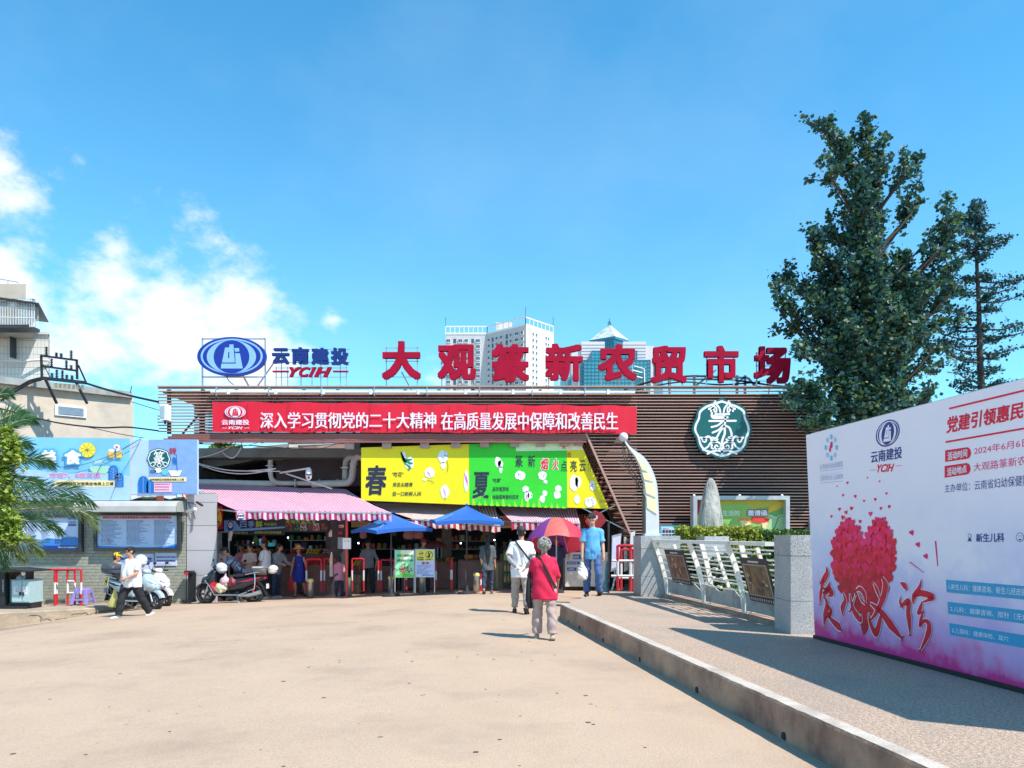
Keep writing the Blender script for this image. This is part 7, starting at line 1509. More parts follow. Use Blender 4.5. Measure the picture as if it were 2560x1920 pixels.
part('company_emblem', bs.mb, None, o); bs.mb = MB()
for i in range(8):
 a = 2*math.pi*i/8; cx_, cy_ = 370+45*math.cos(a), 825+92*math.sin(a)
 bs.poly([c4(cx_+14*math.cos(t)+6*math.cos(a), cy_+26*math.sin(t)+8*math.sin(a)) for t in [-2*math.pi*j/14 for j in range(14)]], pt('bb_petal_blue', 125, 195, 225) if i % 2 == 0 else pt('bb_petal_pale', 175, 205, 235), 1)
for (a, b, c, d) in ((372,785,12,16),(368,812,14,20),(358,845,10,22)): bs.poly([c4(a+c*math.cos(t), b+d*math.sin(t)) for t in [-2*math.pi*j/14 for j in range(14)]], pt('bb_rose', 230, 50, 120), 2)
T4('云南省妇幼保健院', ((262,985),(480,950),(480,1005),(262,1035)), pg_, 1); T4('云南省妇女儿童医院', ((265,1090),(480,1070),(480,1118),(265,1142)), pg_, 1)
L4([(262,1048),(478,1020),(478,1024),(262,1052)], 0, pg_); L4([(265,1082),(478,1052),(478,1054),(265,1084)], 0, pg_); L4([(265,1158),(480,1140),(480,1144),(265,1162)], 0, pg_)
part('hospital_emblem', bs.mb, None, o); bs.mb = MB()
bs.text('新生儿科', [c6(1735,128), c6(2000,120), c6(2000,208), c6(1735,208)], pn_, 1, bold=.02)
for dx, dy, r_ in ((1674,148,17),): bs.poly([c6(dx+r_*math.cos(t), dy+r_*1.2*math.sin(t)) for t in [-2*math.pi*j/18 for j in range(18)]], pn_, 1); bs.poly([c6(dx+r_*.7*math.cos(t), dy+r_*.9*math.sin(t)) for t in [-2*math.pi*j/18 for j in range(18)]], M_bb, 2)
bs.poly([c6(*p) for p in ((1674,168),(1655,178),(1664,186),(1650,205),(1674,198),(1698,205),(1684,186),(1693,178))][::-1], pn_, 1)
bs.poly([c6(2148+38*math.cos(t), 162+44*math.sin(t)) for t in [-2*math.pi*j/20 for j in range(20)]], pn_, 1); bs.poly([c6(2148+33*math.cos(t), 162+38*math.sin(t)) for t in [-2*math.pi*j/20 for j in range(20)]], M_bb, 2)
for dx in (-12, 12): bs.poly([c6(2148+dx+5*math.cos(t), 150+6*math.sin(t)) for t in [-2*math.pi*j/10 for j in range(10)]], pn_, 3)
bs.poly([c6(2148+14*math.cos(t), 178+14*max(0, math.sin(t))) for t in [-2*math.pi*j/20 for j in range(20)]], pn_, 3)
T4('儿童保健', ((2215,112),(2520,100),(2520,200),(2215,206)), pn_, 1, c6, bold=.02)
part('clinic_list', bs.mb, None, o)['kind'] = 'stuff'; bs.mb = MB()
for q, s_, tq in ((((1450,563),(2187,622),(2800,672),(2800,790),(2187,750),(1458,682)), '1.新生儿科：健康咨询、新生儿经皮胆红素测定', ((1478,600),(2420,660),(2420,735),(1478,655))),
              (((1465,770),(2187,852),(2800,920),(2800,1060),(2187,978),(1472,884)), '2.儿科：健康咨询、揿针（无痛针灸）', ((1492,812),(2380,905),(2380,975),(1492,860))),
              (((1480,970),(2187,1085),(2800,1185),(2800,1315),(2187,1208),(1488,1083)), '3.儿保科：健康体检、耳穴', ((1508,1012),(2040,1098),(2040,1148),(1508,1062)))):
 L4(q[::-1], 0, pc_, 1, c6); T4(s_, tq, pw_, 2, c6); part('blue_strip', bs.mb, None, o); bs.mb = MB()
for q in (((1345,200),(1360,195),(1378,435),(1368,435)), ((1102,395),(1115,392),(1248,497),(1240,500))): L4(q[::-1], 0, pm_, 1, c6); part('pink_stroke', bs.mb, None, o); bs.mb = MB()
HC = [pt('bb_heart_a', 250, 22, 90), pt('bb_heart_b', 240, 18, 62), pt('bb_heart_c', 225, 16, 48), pt('bb_heart_d', 200, 12, 42), pt('bb_heart_e', 252, 45, 115)]
hb = Sheet(BL, nrm); hb.step = .0022
def hcol(v): return random.choice(((HC[0], HC[4], HC[1]), (HC[0], HC[1], HC[2]), (HC[1], HC[2], HC[3]), (HC[2], HC[3], HC[3]))[min(3, int(v*4))])
big = []
for i in range(40): t = -2*math.pi*i/40; x = 16*math.sin(t)**3; y = -(13*math.cos(t)-5*math.cos(2*t)-2*math.cos(3*t)-math.cos(4*t)); big.append((675+x*18.3, 480+(y*37 if y > 0 else y*39)))
big = [(x, y) for x, y in big]; hb.poly([c6(x, y) for x, y in big], HC[2], 1)
def inside(px, py, poly):
 c = False; j = len(poly)-1
 for i in range(len(poly)):
  if ((poly[i][1] > py) != (poly[j][1] > py)) and px < (poly[j][0]-poly[i][0])*(py-poly[i][1])/(poly[j][1]-poly[i][1])+poly[i][0]: c = not c
  j = i
 return c
hs = []
y = 0
while y < 1100:
 x = 360
 while x < 1000:
  xx, yy = x+random.uniform(-12, 12), y+random.uniform(-14, 14)
  if inside(xx, yy, big): hs.append((yy, xx))
  x += 46
 y += 38
for x, y in big: 
 if y < 760: hs.append((y+random.uniform(-12, 12), x+random.uniform(-10, 10)))
hs.sort(reverse=True)
for i, (yy, xx) in enumerate(hs): s_ = random.uniform(9, 13)*(1 if yy < 600 else 1.25); heart(hb, *c6(xx, yy), s_, hcol(min(.99, max(0, yy/1000))), 1.6+i*.012, random.uniform(-.3, .3), .62)
for (a, b, s_) in ((480,1275,4),(596,1284,4.6),(522,1158,4),(679,1328,3.6),(784,1314,4.6),(890,1258,4),(447,1406,5),(509,1437,5.4),(561,1398,5.4),(480,1485,6.5),(739,1450,6.5),(837,1398,4.6),(916,1382,5),(641,1522,5),(372,1474,4),(711,1110,2.6),(825,1144,3),(425,1190,2.4),(540,1500,6),(800,1500,7),(868,1500,7),(908,1580,6)): heart(hb, *c4(a, b), s_*1.12, HC[random.choice((0, 1, 4))], 1.4, random.uniform(-.3, .3), .7)
for (a, b) in ((1128,120),(1188,232),(1262,342)): heart(hb, *c6(a, b), 8.5, pm_, 1.4, .45, .7)
o_h = part('printed_heart', hb.mb, None, o)
hs2 = Sheet(BL, nrm); hs2.step = .0022
def brush(strokes):
 for pts, w in strokes:
  ww = [x*1.0 for x in w]; hs2.curve([c6(*p) for p in pts], [(x*1.12+10)/3.77 for x in ww], pw_, 4.0, 8)
 for pts, w in strokes:
  hs2.curve([c6(*p) for p in pts], [x*1.15/3.77 for x in w], pt('bb_brush_red', 225, 10, 48), 5.0, 8)
brush([([(320,440),(330,500),(300,560),(262,600)], (4,30,34,8)), ([(300,560),(270,690),(262,800)], (12,24,4)), ([(352,585),(345,640),(310,690),(300,740)], (6,34,26,8)), ([(290,690),(350,650),(375,690),(345,720)], (8,22,30,6)), ([(310,730),(330,800),(312,900),(300,1015)], (10,30,34,4)), ([(330,810),(365,850),(355,930)], (8,26,10)), ([(300,935),(350,890),(372,860)], (6,20,8)), ([(335,900),(390,960),(440,1005),(468,1045)], (8,26,36,4)), ([(285,640),(330,660),(380,700)], (5, 16, 5)),
       ([(482,690),(500,760),(475,830),(478,895)], (6,24,34,4)), ([(545,690),(555,760),(575,840),(610,900),(648,945),(650,880)], (6,16,26,34,20,4)), ([(530,860),(552,850),(600,700)], (4,12,4)), ([(605,665),(640,650),(680,700),(695,790)], (10,22,28,4)), ([(620,680),(660,760),(690,790)], (4,14,4)),
       ([(768,595),(800,660),(830,740)], (6,24,8)), ([(850,545),(880,620),(855,740),(790,880),(725,960)], (14,44,36,24,4)), ([(735,785),(770,810),(850,880),(930,990),(1040,1120)], (6,20,34,46,10)), ([(725,870),(735,960),(790,1065),(830,940),(845,880)], (4,22,40,26,6)),
       ([(1022,592),(1060,620),(1080,660)], (8,36,10)), ([(1022,720),(1020,780),(1045,830)], (4,20,6)), ([(1020,820),(1070,780),(1100,775),(1095,900),(1112,1090)], (10,30,34,34,4)), ([(1125,880),(1115,990),(1112,1095)], (4, 14, 4)),
       ([(1218,562),(1200,640),(1150,720),(1140,785)], (4,26,36,8)), ([(1150,720),(1220,690),(1325,725),(1270,760),(1225,775)], (14,34,34,14,6)), ([(1225,775),(1210,830),(1190,880),(1240,860)], (8,28,20,6)), ([(1235,870),(1215,940),(1205,1000),(1250,950),(1290,985),(1280,1080),(1205,1240)], (8,26,16,20,34,38,6))])
part('brush_lettering', hs2.mb, None, o); 
# trees
M_bark = mat('bark', 0, 0)
M_l1 = mat('ginkgo_leaf', (.035, .13, .10), rough=.55, var=.25, scale=3, trans=.25); M_l2 = mat('ginkgo_leaf_light', (.10, .17, .05), rough=.5, var=.25, scale=3, trans=.3); M_l3 = mat('ginkgo_leaf_deep', (.018, .085, .10), rough=.6, var=.2, scale=3, trans=.15)  # bluish haze over the crown is mixed into the leaf colours
def tree(nm, label, base, trunk, tips, leaf, seed, r0, per=300, spread=.22, lm=None, sub=5, droop=0):
 rg = np.random.default_rng(seed); t = thing(nm, label, 'tree', base); mb = MB(); n = len(trunk)
 mb.tube(trunk, [r0*(1-.85*i/(n-1)) for i in range(n)], 10); part('trunk', mb, M_bark, t, smooth=True)
 lv = []; mbb = MB()
 for tip in tips:
  tip = Vector(tip); zz = tip.z-(.45+.55*rg.random())*max(.3, (Vector((tip.x, tip.y, 0))-Vector((trunk[0][0], trunk[0][1], 0))).length)*(1.45 if not droop else droop)
  a = Vector(trunk[0])
  for p, q in zip(trunk[:-1], trunk[1:]):
   if p[2] <= zz <= q[2]: k = (zz-p[2])/(q[2]-p[2]); a = Vector(p).lerp(Vector(q), k)
  if zz > trunk[-1][2]: a = Vector(trunk[-1])-Vector((0, 0, .3))
  mid = a.lerp(tip, .5)+Vector((0, 0, -.08*(tip-a).length)); pts = [a, mid, tip]; L_ = (tip-a).length
  mbb.tube(catmull(pts, 3), [.03*r0/.12*(1-.8*i/6)+.004 for i in range(7)], 5)
  for s in range(int(sub*max(1, L_))):
   u = .2+.8*rg.random(); p = a.lerp(tip, u)+Vector((0, 0, -.08*L_*4*u*(1-u))); d = Vector(rg.normal(size=3)); d.z = abs(d.z)*.6; d += (tip-a).normalized()*1.2; d.normalize(); q = p+d*(.18+.35*rg.random())*min(1.2, .5+L_*.4); mbb.tube([p, q], [.007, .003], 3, False)
   m = int(per*.12); uu_ = rg.random((m, 1)); lv.append(np.array(p)*(1-uu_)+np.array(q)*uu_+rg.normal(size=(m, 3))*spread*.35)
  m = int(per*.5); uu_ = rg.random((m, 1))**.8; lv.append(np.array(a)*(1-uu_)+np.array(tip)*uu_+rg.normal(size=(m, 3))*np.array([1, 1, .7])*spread*(.35+.65*(1-uu_)))
 part('branches', mbb, M_bark, t, kind='stuff'); leaves('crown', np.concatenate(lv), leaf, lm or [M_l1, M_l1, M_l2, M_l3], t, seed=seed, aspect=1.0); return t
YTr = 22.9
def tp(px, py, dy=0): return P(px, py, YTr+dy*1.5)
rnd = random.Random(11)
PL = [(2176,560,2168,292,38,0),(2130,480,2052,304,24,.2),(2150,470,2108,350,26,-.2),(2195,520,2214,335,22,.1),(2225,490,2302,385,20,-.2),(2230,600,2302,500,26,.3),(2125,530,2072,432,20,-.3),(2110,640,2066,545,28,.2),(2115,715,2062,640,32,-.3),
 (2085,900,2040,588,46,-.2),(2080,820,1962,688,26,.3),(2065,850,1944,752,26,-.3),(2065,885,1952,788,20,.2),(2100,960,2015,858,34,-.9),(2110,1045,1980,952,32,-1.0),(2110,1090,2005,1012,34,-1.1),(2120,1120,2040,1050,34,-1.1),
 (2300,800,2368,492,36,.2),(2335,640,2402,560,16,.1),(2300,760,2405,650,28,-.3),(2280,820,2392,722,28,.2),(2262,890,2372,792,32,-.2),(2262,965,2335,872,34,.3),(2240,1055,2332,982,30,-.3),(2250,1090,2322,1025,28,.2),
 (2178,900,2160,470,62,.5),(2178,880,2150,430,50,-.5),(2190,1080,2182,700,105,.0),(2195,1000,2180,640,85,.9),(2185,1000,2175,640,85,-.9),(2232,1000,2258,640,66,.4),(2235,960,2290,700,60,-.5),(2125,1060,2100,730,66,-.8),(2130,980,2095,700,56,.6),(2150,1100,2110,960,90,-.8),(2220,1110,2230,960,90,-.4)]
def plume_tree(label, base, trunk, r0, dens, leaf, seed):
 rg = np.random.default_rng(seed); t = thing('ginkgo_tree', label, 'tree', base); mb = MB(); n = len(trunk)
 mb.tube(trunk, [r0*(1-.85*i/(n-1)) for i in range(n)], 10); part('trunk', mb, M_bark, t, smooth=True); mbb = MB(); lv = []
 PP = list(PL)
 for (bx, by, tx, ty, w, dy) in PL:
  ln = math.hypot(tx-bx, ty-by)
  for k in range(int(2+ln/55)):
   u = rnd.uniform(.2, .92); a = math.atan2(ty-by, tx-bx)+rnd.choice((-1, 1))*rnd.uniform(.45, 1.05); l2 = rnd.uniform(26, 62)*(1.25-u*.5)+w*.5; x, y = bx+(tx-bx)*u, by+(ty-by)*u
   PP.append((x, y, x+l2*math.cos(a), min(y+6, y+l2*math.sin(a)), rnd.uniform(7, 14), dy+rnd.uniform(-.5, .5)))
 for (bx, by, tx, ty, w, dy) in PP:
  A = tp(bx, by, dy*.6); B = tp(tx, ty, dy); wm = w*(1.0 if w > 45 else .75)*YTr/F; L_ = (B-A).length; zz = A.z-.9*abs(A.x-trunk[0][0])-.3; a0 = Vector((trunk[1][0], YTr, max(zz, 1.2)))
  C = A.lerp(B, .5)+Vector((rnd.uniform(-.08, .08), rnd.uniform(-.1, .1), 0)); mbb.tube(catmull([a0, A, C, B], 4), [.03*(1-.85*i/12)+.004 for i in range(13)], 6)
  m = int(dens*L_*(wm+.12)*(20 if w < 45 else 30))
  for k in range(m):
   u = rg.random()**.85; p = A.lerp(C, u*2) if u < .5 else C.lerp(B, u*2-1); wr = wm*min(1, (1-u)*1.5+.12)*(.55+.45*math.sin(3+u*L_*9)**2)
   az = rg.random()*6.283; d = Vector((math.cos(az), math.sin(az), .35+.75*rg.random())).normalized(); q = p+d*(wr*(.3+1.25*rg.random()**2)+.10+.12*rg.random()); mbb.tube([p, q], [.009, .003], 3, False)
   c = 12; uu_ = .25+.8*rg.random((c, 1)); lv.append(np.array(p)*(1-uu_)+np.array(q)*uu_+rg.normal(size=(c, 3))*.07)
 part('branches', mbb, M_bark, t, kind='stuff'); c = np.concatenate(lv); print('leaves', len(c)); leaves('crown', c, leaf, [M_l1, M_l1, M_l2, M_l3], t, seed=seed)
trk = [tp(2188, 1490), tp(2186, 1200), tp(2183, 1000), tp(2182, 800), tp(2178, 600), tp(2172, 420), tp(2168, 300)]; trk[0].z = .26
plume_tree('tall dense dark green ginkgo tree rising behind the white billboard', (trk[0].x, YTr, .26), trk, .24, 2.0, .118, 3)
Y2 = 24.5
def t2(px, py, dy=0): return P(px, py, Y2+dy)
trk2 = [t2(2458, 1480), t2(2455, 1000), t2(2450, 900), t2(2447, 760), t2(2440, 620), t2(2437, 500)]; trk2[0].z = .26
tip2 = []
for (py, l, r) in ((520,2425,2450),(545,2420,2455),(575,2408,2470),(600,2400,2465),(640,2410,2468),(690,2400,2485),(730,2370,2490),(770,2380,2500),(820,2360,2480),(850,2330,2500),(880,2345,2520),(920,2390,2510),(960,2380,2520)):
 for k in range(2): tip2.append(t2(l+rnd.uniform(-5, 25), py+rnd.uniform(-8, 8), rnd.uniform(-.6, .6))); tip2.append(t2(r-rnd.uniform(-5, 25), py+rnd.uniform(-8, 8), rnd.uniform(-.6, .6)))
tip2 += [t2(*q) for q in ((2535,588),(2520,600),(2500,615),(2552,700),(2560,735),(2556,810),(2540,870),(2575,690),(2590,820),(2530,720),(2345,830),(2360,860),(2395,540),(2402,560))]
tree('sparse_tree', 'thin sparse tree with nearly bare level branches right of the ginkgo', (trk2[0].x, Y2, .26), trk2, tip2, .085, 8, .14, per=100, spread=.16, sub=4, droop=.25, lm=[M_l1, M_l3, M_l3])
M_pl = mat('palm_leaflet', (.05, .13, .045), rough=.4, var=.3, scale=6, trans=.2); M_pl2 = mat('palm_leaflet_pale', (.16, .22, .08), rough=.4, var=.3, scale=6, trans=.25); M_rib = mat('palm_rib', (.30, .32, .14), rough=.5)
YPm = 16.6
o = thing('palm_tree', 'date palm reaching in from the left edge over the notice boards', 'palm', (X(-75, YPm), YPm, -1.2))
mb = MB(); mb.tube([Vector((X(-75, YPm), YPm, -1.3)), P(-80, 1350, YPm), P(-75, 1200, YPm)], [.26, .22, .2], 12); part('trunk', mb, M_bark, o, smooth=True)
def frond(pts, ln, m, dy0=0, dy1=0, seed=0, dens=1.0, lnu=1.0):
 rg = random.Random(seed); q = catmull(pts, 9); n = len(q); Q = [P(a, b, YPm+dy0+(dy1-dy0)*i/(n-1)) for i, (a, b) in enumerate(q)]; mb = MB(); mb.use(M_rib); mb.tube(Q, [.022*(1-.8*i/(n-1)) for i in range(n)], 5); mb.use(m)
 tot = int(58*dens)
 for i in range(tot):
  u = (.08+.92*i/tot)*(n-1); k = min(int(u), n-2); p = Q[k].lerp(Q[k+1], u-k); d = (Q[k+1]-Q[k]).normalized(); s_ = d.cross(Vector((0, 1, 0))).normalized(); v = u/(n-1); L_ = ln*(math.sin(math.pi*min(1, .12+v*.80)))**.7
  for sg in (-1, 1):
   e = p+(d*(.85+.3*v)+s_*sg*(1.05-.75*v)*(lnu if sg < 0 else 1)+Vector((0, rg.uniform(-.55, .35)*1.0, -.15))).normalized()*L_*rg.uniform(.8, 1.1); e.z -= .04*L_
   w = Vector((rg.uniform(-.3, .3), 1, rg.uniform(-.5, .5))).normalized().cross((e-p).normalized()).normalized()*.011; m_ = p.lerp(e, .45)+Vector((0, 0, .02)); mb.add([p-w*.5, p+w*.5, m_+w, e, m_-w], [(0, 1, 2, 3, 4)])
 part('frond', mb, None, o)
frond([(-70,1190),(20,1215),(110,1222),(180,1225),(232,1262)], .50, M_pl, 0, .6, 1); frond([(-70,1215),(0,1270),(80,1272),(160,1268),(225,1290),(240,1320)], .5, M_pl2, .3, .9, 2)
frond([(-70,1180),(0,1160),(60,1148),(100,1150),(130,1162)], .42, M_pl, -.3, 0, 3); frond([(-70,1150),(0,1085),(30,1060),(60,1050),(85,1052)], .4, M_pl, 0, .3, 4); frond([(-70,1120),(-10,1060),(20,1040),(40,1035),(62,1036)], .38, M_pl, .2, .5, 5)
frond([(-70,1200),(0,1190),(40,1200),(80,1205),(100,1212)], .4, M_pl, -.5, -.4, 6); frond([(-70,1250),(-10,1310),(40,1345),(80,1360),(104,1382)], .42, M_pl2, -.2, 0, 7); frond([(-70,1240),(0,1285),(60,1300),(120,1312),(150,1330)], .42, M_pl, .1, .3, 8); frond([(-60,1260),(-20,1330),(0,1370),(10,1400),(12,1415)], .35, M_pl, -.3, -.2, 9)
frond([(-70,1230),(0,1245),(70,1240),(150,1244),(205,1255)], .5, M_pl, -.2, .2, 10); frond([(-70,1060),(-20,1000),(10,985),(30,988)], .3, M_pl, 0, 0, 11); frond([(-70,1255),(0,1330),(30,1372),(60,1400)], .35, M_pl2, 0, 0, 12); frond([(-70,1165),(0,1120),(40,1108),(72,1112)], .4, M_pl, .1, .2, 13)
rg = np.random.default_rng(4); M_y1 = mat('lime_leaf', (.32, .42, .06), rough=.5, var=.3, scale=8, trans=.35); cs = []
for (px, py, r_) in ((10,1150,.26),(25,1110,.2),(5,1190,.25),(40,1140,.18),(10,1240,.3),(25,1300,.25),(0,1330,.3),(35,1340,.2),(-30,1180,.4),(-30,1280,.4),(15,1080,.12)): cs.append(np.array(P(px, py, 16.1))+rg.normal(size=(330, 3))*r_*.42)
o = thing('lime_shrub', 'bright lime green leafy shrub at the left edge among the palm fronds', 'shrub', (X(-40, 16.1), 16.1, -1.1)); leaves('foliage', np.concatenate(cs), .075, [M_y1, M_y1, M_h2], o, seed=12, aspect=1.3)
mb = MB(); mb.tube([Vector((X(-40, 16.1), 16.1, -1.1)), P(-30, 1280, 16.1), P(5, 1180, 16.1)], .03, 6); part('stem', mb, M_bark, o)
# people
M_skin = mat('skin', (.50, .245, .15), rough=.55, var=.06, scale=8); M_skinp = mat('skin_pale', (.64, .35, .23), rough=.55, var=.06, scale=8)
M_hair = mat('black_hair', (.012, .011, .012), rough=.45, var=.4, scale=60, bump=.8, bscale=90, stretch=(1, 1, .25)); M_hairg = mat('grey_hair', (.30, .29, .26), rough=.7, var=.65, scale=70, bump=1, bscale=80)
M_eye = mat('eye_dark', (.015, .012, .012), rough=.3, var=0); M_lip = mat('lip', (.32, .10, .09), rough=.5, var=0)
def cloth(n, c, **k): k.setdefault('var', .06); k.setdefault('scale', 7); return mat('cloth_'+n, c, rough=.85, bump=.25, bscale=160, **k)
def dv(fwd, out, side): f, o_ = R(fwd), R(out); return Vector((side*math.sin(o_), math.sin(f)*math.cos(o_), -math.cos(f)*math.cos(o_)))
def person(label, x, y, z, rz, H=1.68, fat=1.0, lean=2, slean=0, legs=((0, 3, 0), (0, 3, 0)), arms=((0, 8, 10, 4), (0, 8, 10, 4)), head=(0, 0), skin=None,
           top=None, topkind='tee', hem=.0, bottom=None, botkind='trousers', shoe=None, hair='short', hairm=None, hat=None, hatm=None, female=False, voxel=.010, sleeve=None, heel=((0, 0), (0, 0)), face=True, extra=None, sh=1.0, toe=(0, 0), seat=None, botlen=1.0):
 """legs: (thigh fwd, out, shank fwd) right then left; arms: (upper fwd, out, fore fwd, fore out). Faces local +Y."""
 k = H/1.70; skin = skin or M_skin; t = thing('person', label, 'person', (x, y, z), rz)
 J = {}
 def leg(i, s):
  a, o_, b = legs[i]; return dv(a, o_, s)*.43*k, dv(b, o_*.6, s)*.42*k
 lens = []
 for i, s in ((0, 1), (1, -1)): th, sk_ = leg(i, s); lens.append(-(th.z+sk_.z))
 hipz = (max(lens)+.075*k) if seat is None else seat
 hip = Vector((0, 0, hipz)); sp = Vector((math.sin(R(slean)), math.sin(R(lean)), math.cos(R(lean)))).normalized()
 fwdv = Vector((0, math.cos(R(lean)), -math.sin(R(lean)))); neck = hip+sp*.51*k; chest = hip+sp*.33*k
 hy, hp = R(head[0]), R(head[1]); hd = (sp+Vector((0, 0, 1))).normalized(); hd = (hd+Vector((-math.sin(hy), math.cos(hy), 0))*math.sin(hp)*.6).normalized()
 HM = Matrix.Rotation(hy, 3, 'Z') @ Matrix.Rotation(-hp, 3, 'X'); hc = neck+hd*.155*k+Vector((-math.sin(hy)*.02, .012, 0))*k
 b = MB(); g = .92*fat*(.94 if female else 1)
 SM = Matrix.Rotation(-R(lean), 3, 'X')
 b.ell(chest, (.15*g*k, .10*fat*k, .20*k), SM); b.ell(hip+sp*.14*k+fwdv*.01*fat*k, (.135*g*k, .10*fat*k, .17*k), SM); b.ell(hip+sp*.0, (.15*fat*k, .11*fat*k, .12*k), SM)
 b.cap(chest+sp*.07*k, .06*k, neck+sp*.02*k, .052*k); b.cap(neck, .052*k, hc-hd*.05*k, .052*k)
 def hp_(v): return hc+HM @ (Vector(v)*k)
 b.ell(hp_((0, -.012, .025)), (.074*k, .092*k, .092*k), HM, 16, 10); b.ell(hp_((0, .018, -.045)), (.058*k, .066*k, .068*k), HM, 14, 9); b.cap(hp_((0, .082, .012)), .010*k, hp_((0, .098, -.022)), .015*k, 8)
 for s in (-1, 1): b.ell(hp_((s*.076, -.008, -.005)), (.012*k, .022*k, .032*k), HM, 8, 6)
 b.ell(hp_((0, .072, .045)), (.05*k, .014*k, .01*k), HM, 8, 6); b.ell(hp_((0, .075, -.062)), (.024*k, .014*k, .014*k), HM, 8, 6)
 shw = (.148 if female else .168)*(.6+.4*fat)*k*sh; shs = {}; el = {}; wr = {}
 for i, s in ((0, 1), (1, -1)):
  S_ = hip+sp*.425*k+Vector((s*shw, 0, 0)); a, o_, c, d_ = arms[i]; E_ = S_+dv(a, o_, s)*.285*k; W_ = E_+dv(c, d_, s)*.245*k; shs[s], el[s], wr[s] = S_, E_, W_
  ar = .9 if female else 1.0
  b.cap(S_-Vector((s*.03*k, 0, .01)), .046*k*ar, S_-Vector((0, 0, .01)), .044*k*ar); b.tube([S_, S_.lerp(E_, .5), E_], [.044*k*ar, .046*k*ar, .038*k*ar], 12); b.ell(E_, .040*k*ar); b.tube([E_, E_.lerp(W_, .35), W_], [.039*k*ar, .038*k*ar, .026*k*ar], 12)
  b.cap(chest+sp*.08*k, .05*k, S_-Vector((0, 0, .01)), .042*k)
  d = (W_-E_).normalized(); n_ = Vector((-s, 0, 0)); n_ = (n_-d*n_.dot(d)).normalized(); u = d.cross(n_).normalized()
  HMx = Matrix((u, n_, d)).transposed(); pc = W_+d*.045*k; b.ell(pc, (.042*k, .018*k, .052*k), HMx, 12, 8); b.tube([E_.lerp(W_, .9), W_+d*.02*k], [.027*k, .026*k], 10)
  for j in range(4):
   L_ = (.068, .078, .073, .058)[j]*k; o0 = W_+d*.078*k+u*(.030-.020*j)*k*(1 if s > 0 else 1); m1 = o0+(d*.9+n_*.35).normalized()*L_*.52; m2 = m1+(d*.6+n_*.8).normalized()*L_*.5; b.tube([o0-d*.02*k, m1, m2], [.0105*k, .0095*k, .008*k], 7); b.ell(m2, .008*k, None, 7, 5)
  th0 = W_+d*.03*k+u*.034*k; th1 = th0+(d*.5+u*.7+n_*.3).normalized()*.035*k; th2 = th1+(d+n_*.3).normalized()*.028*k; b.tube([th0-u*.01*k, th1, th2], [.013*k, .011*k, .009*k], 7); b.ell(th2, .009*k, None, 7, 5)
 kn = {}; an = {}; hj = {}
 for i, s in ((0, 1), (1, -1)):
  h_ = hip+Vector((s*.085*k*(.7+.3*fat), 0, -.02*k)); th, sk_ = leg(i, s); K_ = h_+th; A_ = K_+sk_; hj[s], kn[s], an[s] = h_, K_, A_
  q_ = .9 if bottom is not None else 1
  b.tube([h_, h_.lerp(K_, .5), K_], [.082*k*fat*q_, .068*k*fat*q_, .050*k*q_], 12); b.ell(K_, .050*k*q_); b.tube([K_, K_.lerp(A_, .3), A_], [.048*k*q_, .051*k*q_, .034*k], 12); b.ell(h_, .08*k*fat*q_)
  b.cap(A_, .034*k, A_+Vector((0, .02, -.05))*k, .035*k)
 me_b = fpart('body', b, skin, t, voxel, 2)
 for i, s in ((0, 1), (1, -1)):
  m = MB(); p = R(heel[i][0]); tw = R(heel[i][1]+(-6 if s > 0 else 6)); FM = Matrix.Rotation(tw, 3, 'Z') @ Matrix.Rotation(-p, 3, 'X'); A_ = an[s]
  f = lambda v: A_+FM @ Vector((v[0]*k*1.15, v[1]*k*1.12, v[2]*k))
  m.tube([f((0, -.065, -.055)), f((0, -.02, -.05)), f((0, .08, -.055)), f((0, .15, -.060)), f((0, .18, -.062))], [.032*k, .040*k, .042*k, .038*k, .022*k], 12); m.tube([f((0, -.01, -.03)), f((0, .0, .015))], [.044*k, .044*k], 12)
  m.loft([((f((0, .0, 0)).x, f((0, .0, 0)).y, f((0, 0, 0)).z), .001, .001)]*2, 6)
  q = []
  for v in ((-.045,-.09),(-.04,.02),(-.05,.1),(-.035,.17),(0,.195),(.035,.17),(.05,.1),(.04,.02),(.045,-.09),(0,-.105)): q.append(f((v[0], v[1], -.078)))
  m.prism(q, FM @ Vector((0, 0, .03*k))); fpart('shoe', m, shoe or M_black, t, .009, 1)
 loose = .018*k
 if bottom is not None and botkind != 'none':
  m = MB(); m.ell(hip+sp*.01*k, (.162*fat*k, .122*fat*k, .13*k), SM); m.ell(hip+sp*.06*k, (.150*fat*k, .112*fat*k, .10*k), SM)
  for s in (1, -1):
   h_, K_, A_ = hj[s], kn[s], an[s]
   if botkind == 'shorts': e = h_.lerp(K_, .85); m.tube([h_, h_.lerp(K_, .4), e], [.10*k*fat, .095*k*fat, .09*k*fat], 16); m.ell(h_, .095*k*fat)
   else:
    wl_ = {'trousers': (.082, .075, .068), 'jeans': (.078, .072, .075), 'loose': (.09, .088, .08), 'slim': (.07, .06, .05)}[botkind if botkind in ('jeans', 'loose', 'slim') else 'trousers']
    e = K_.lerp(A_, .97*botlen); m.tube([h_, h_.lerp(K_, .5), K_], [.097*k*fat, .088*k*fat, wl_[0]*k], 16); m.ell(K_, wl_[0]*k); m.tube([K_, K_.lerp(e, .5), e], [wl_[0]*k, wl_[1]*k, wl_[2]*k], 16); m.ell(h_, .096*k*fat)
  fpart('trousers' if botkind != 'shorts' else 'shorts', m, bottom, t, .012, 2, fold=(.021, 9, 12, x*7))
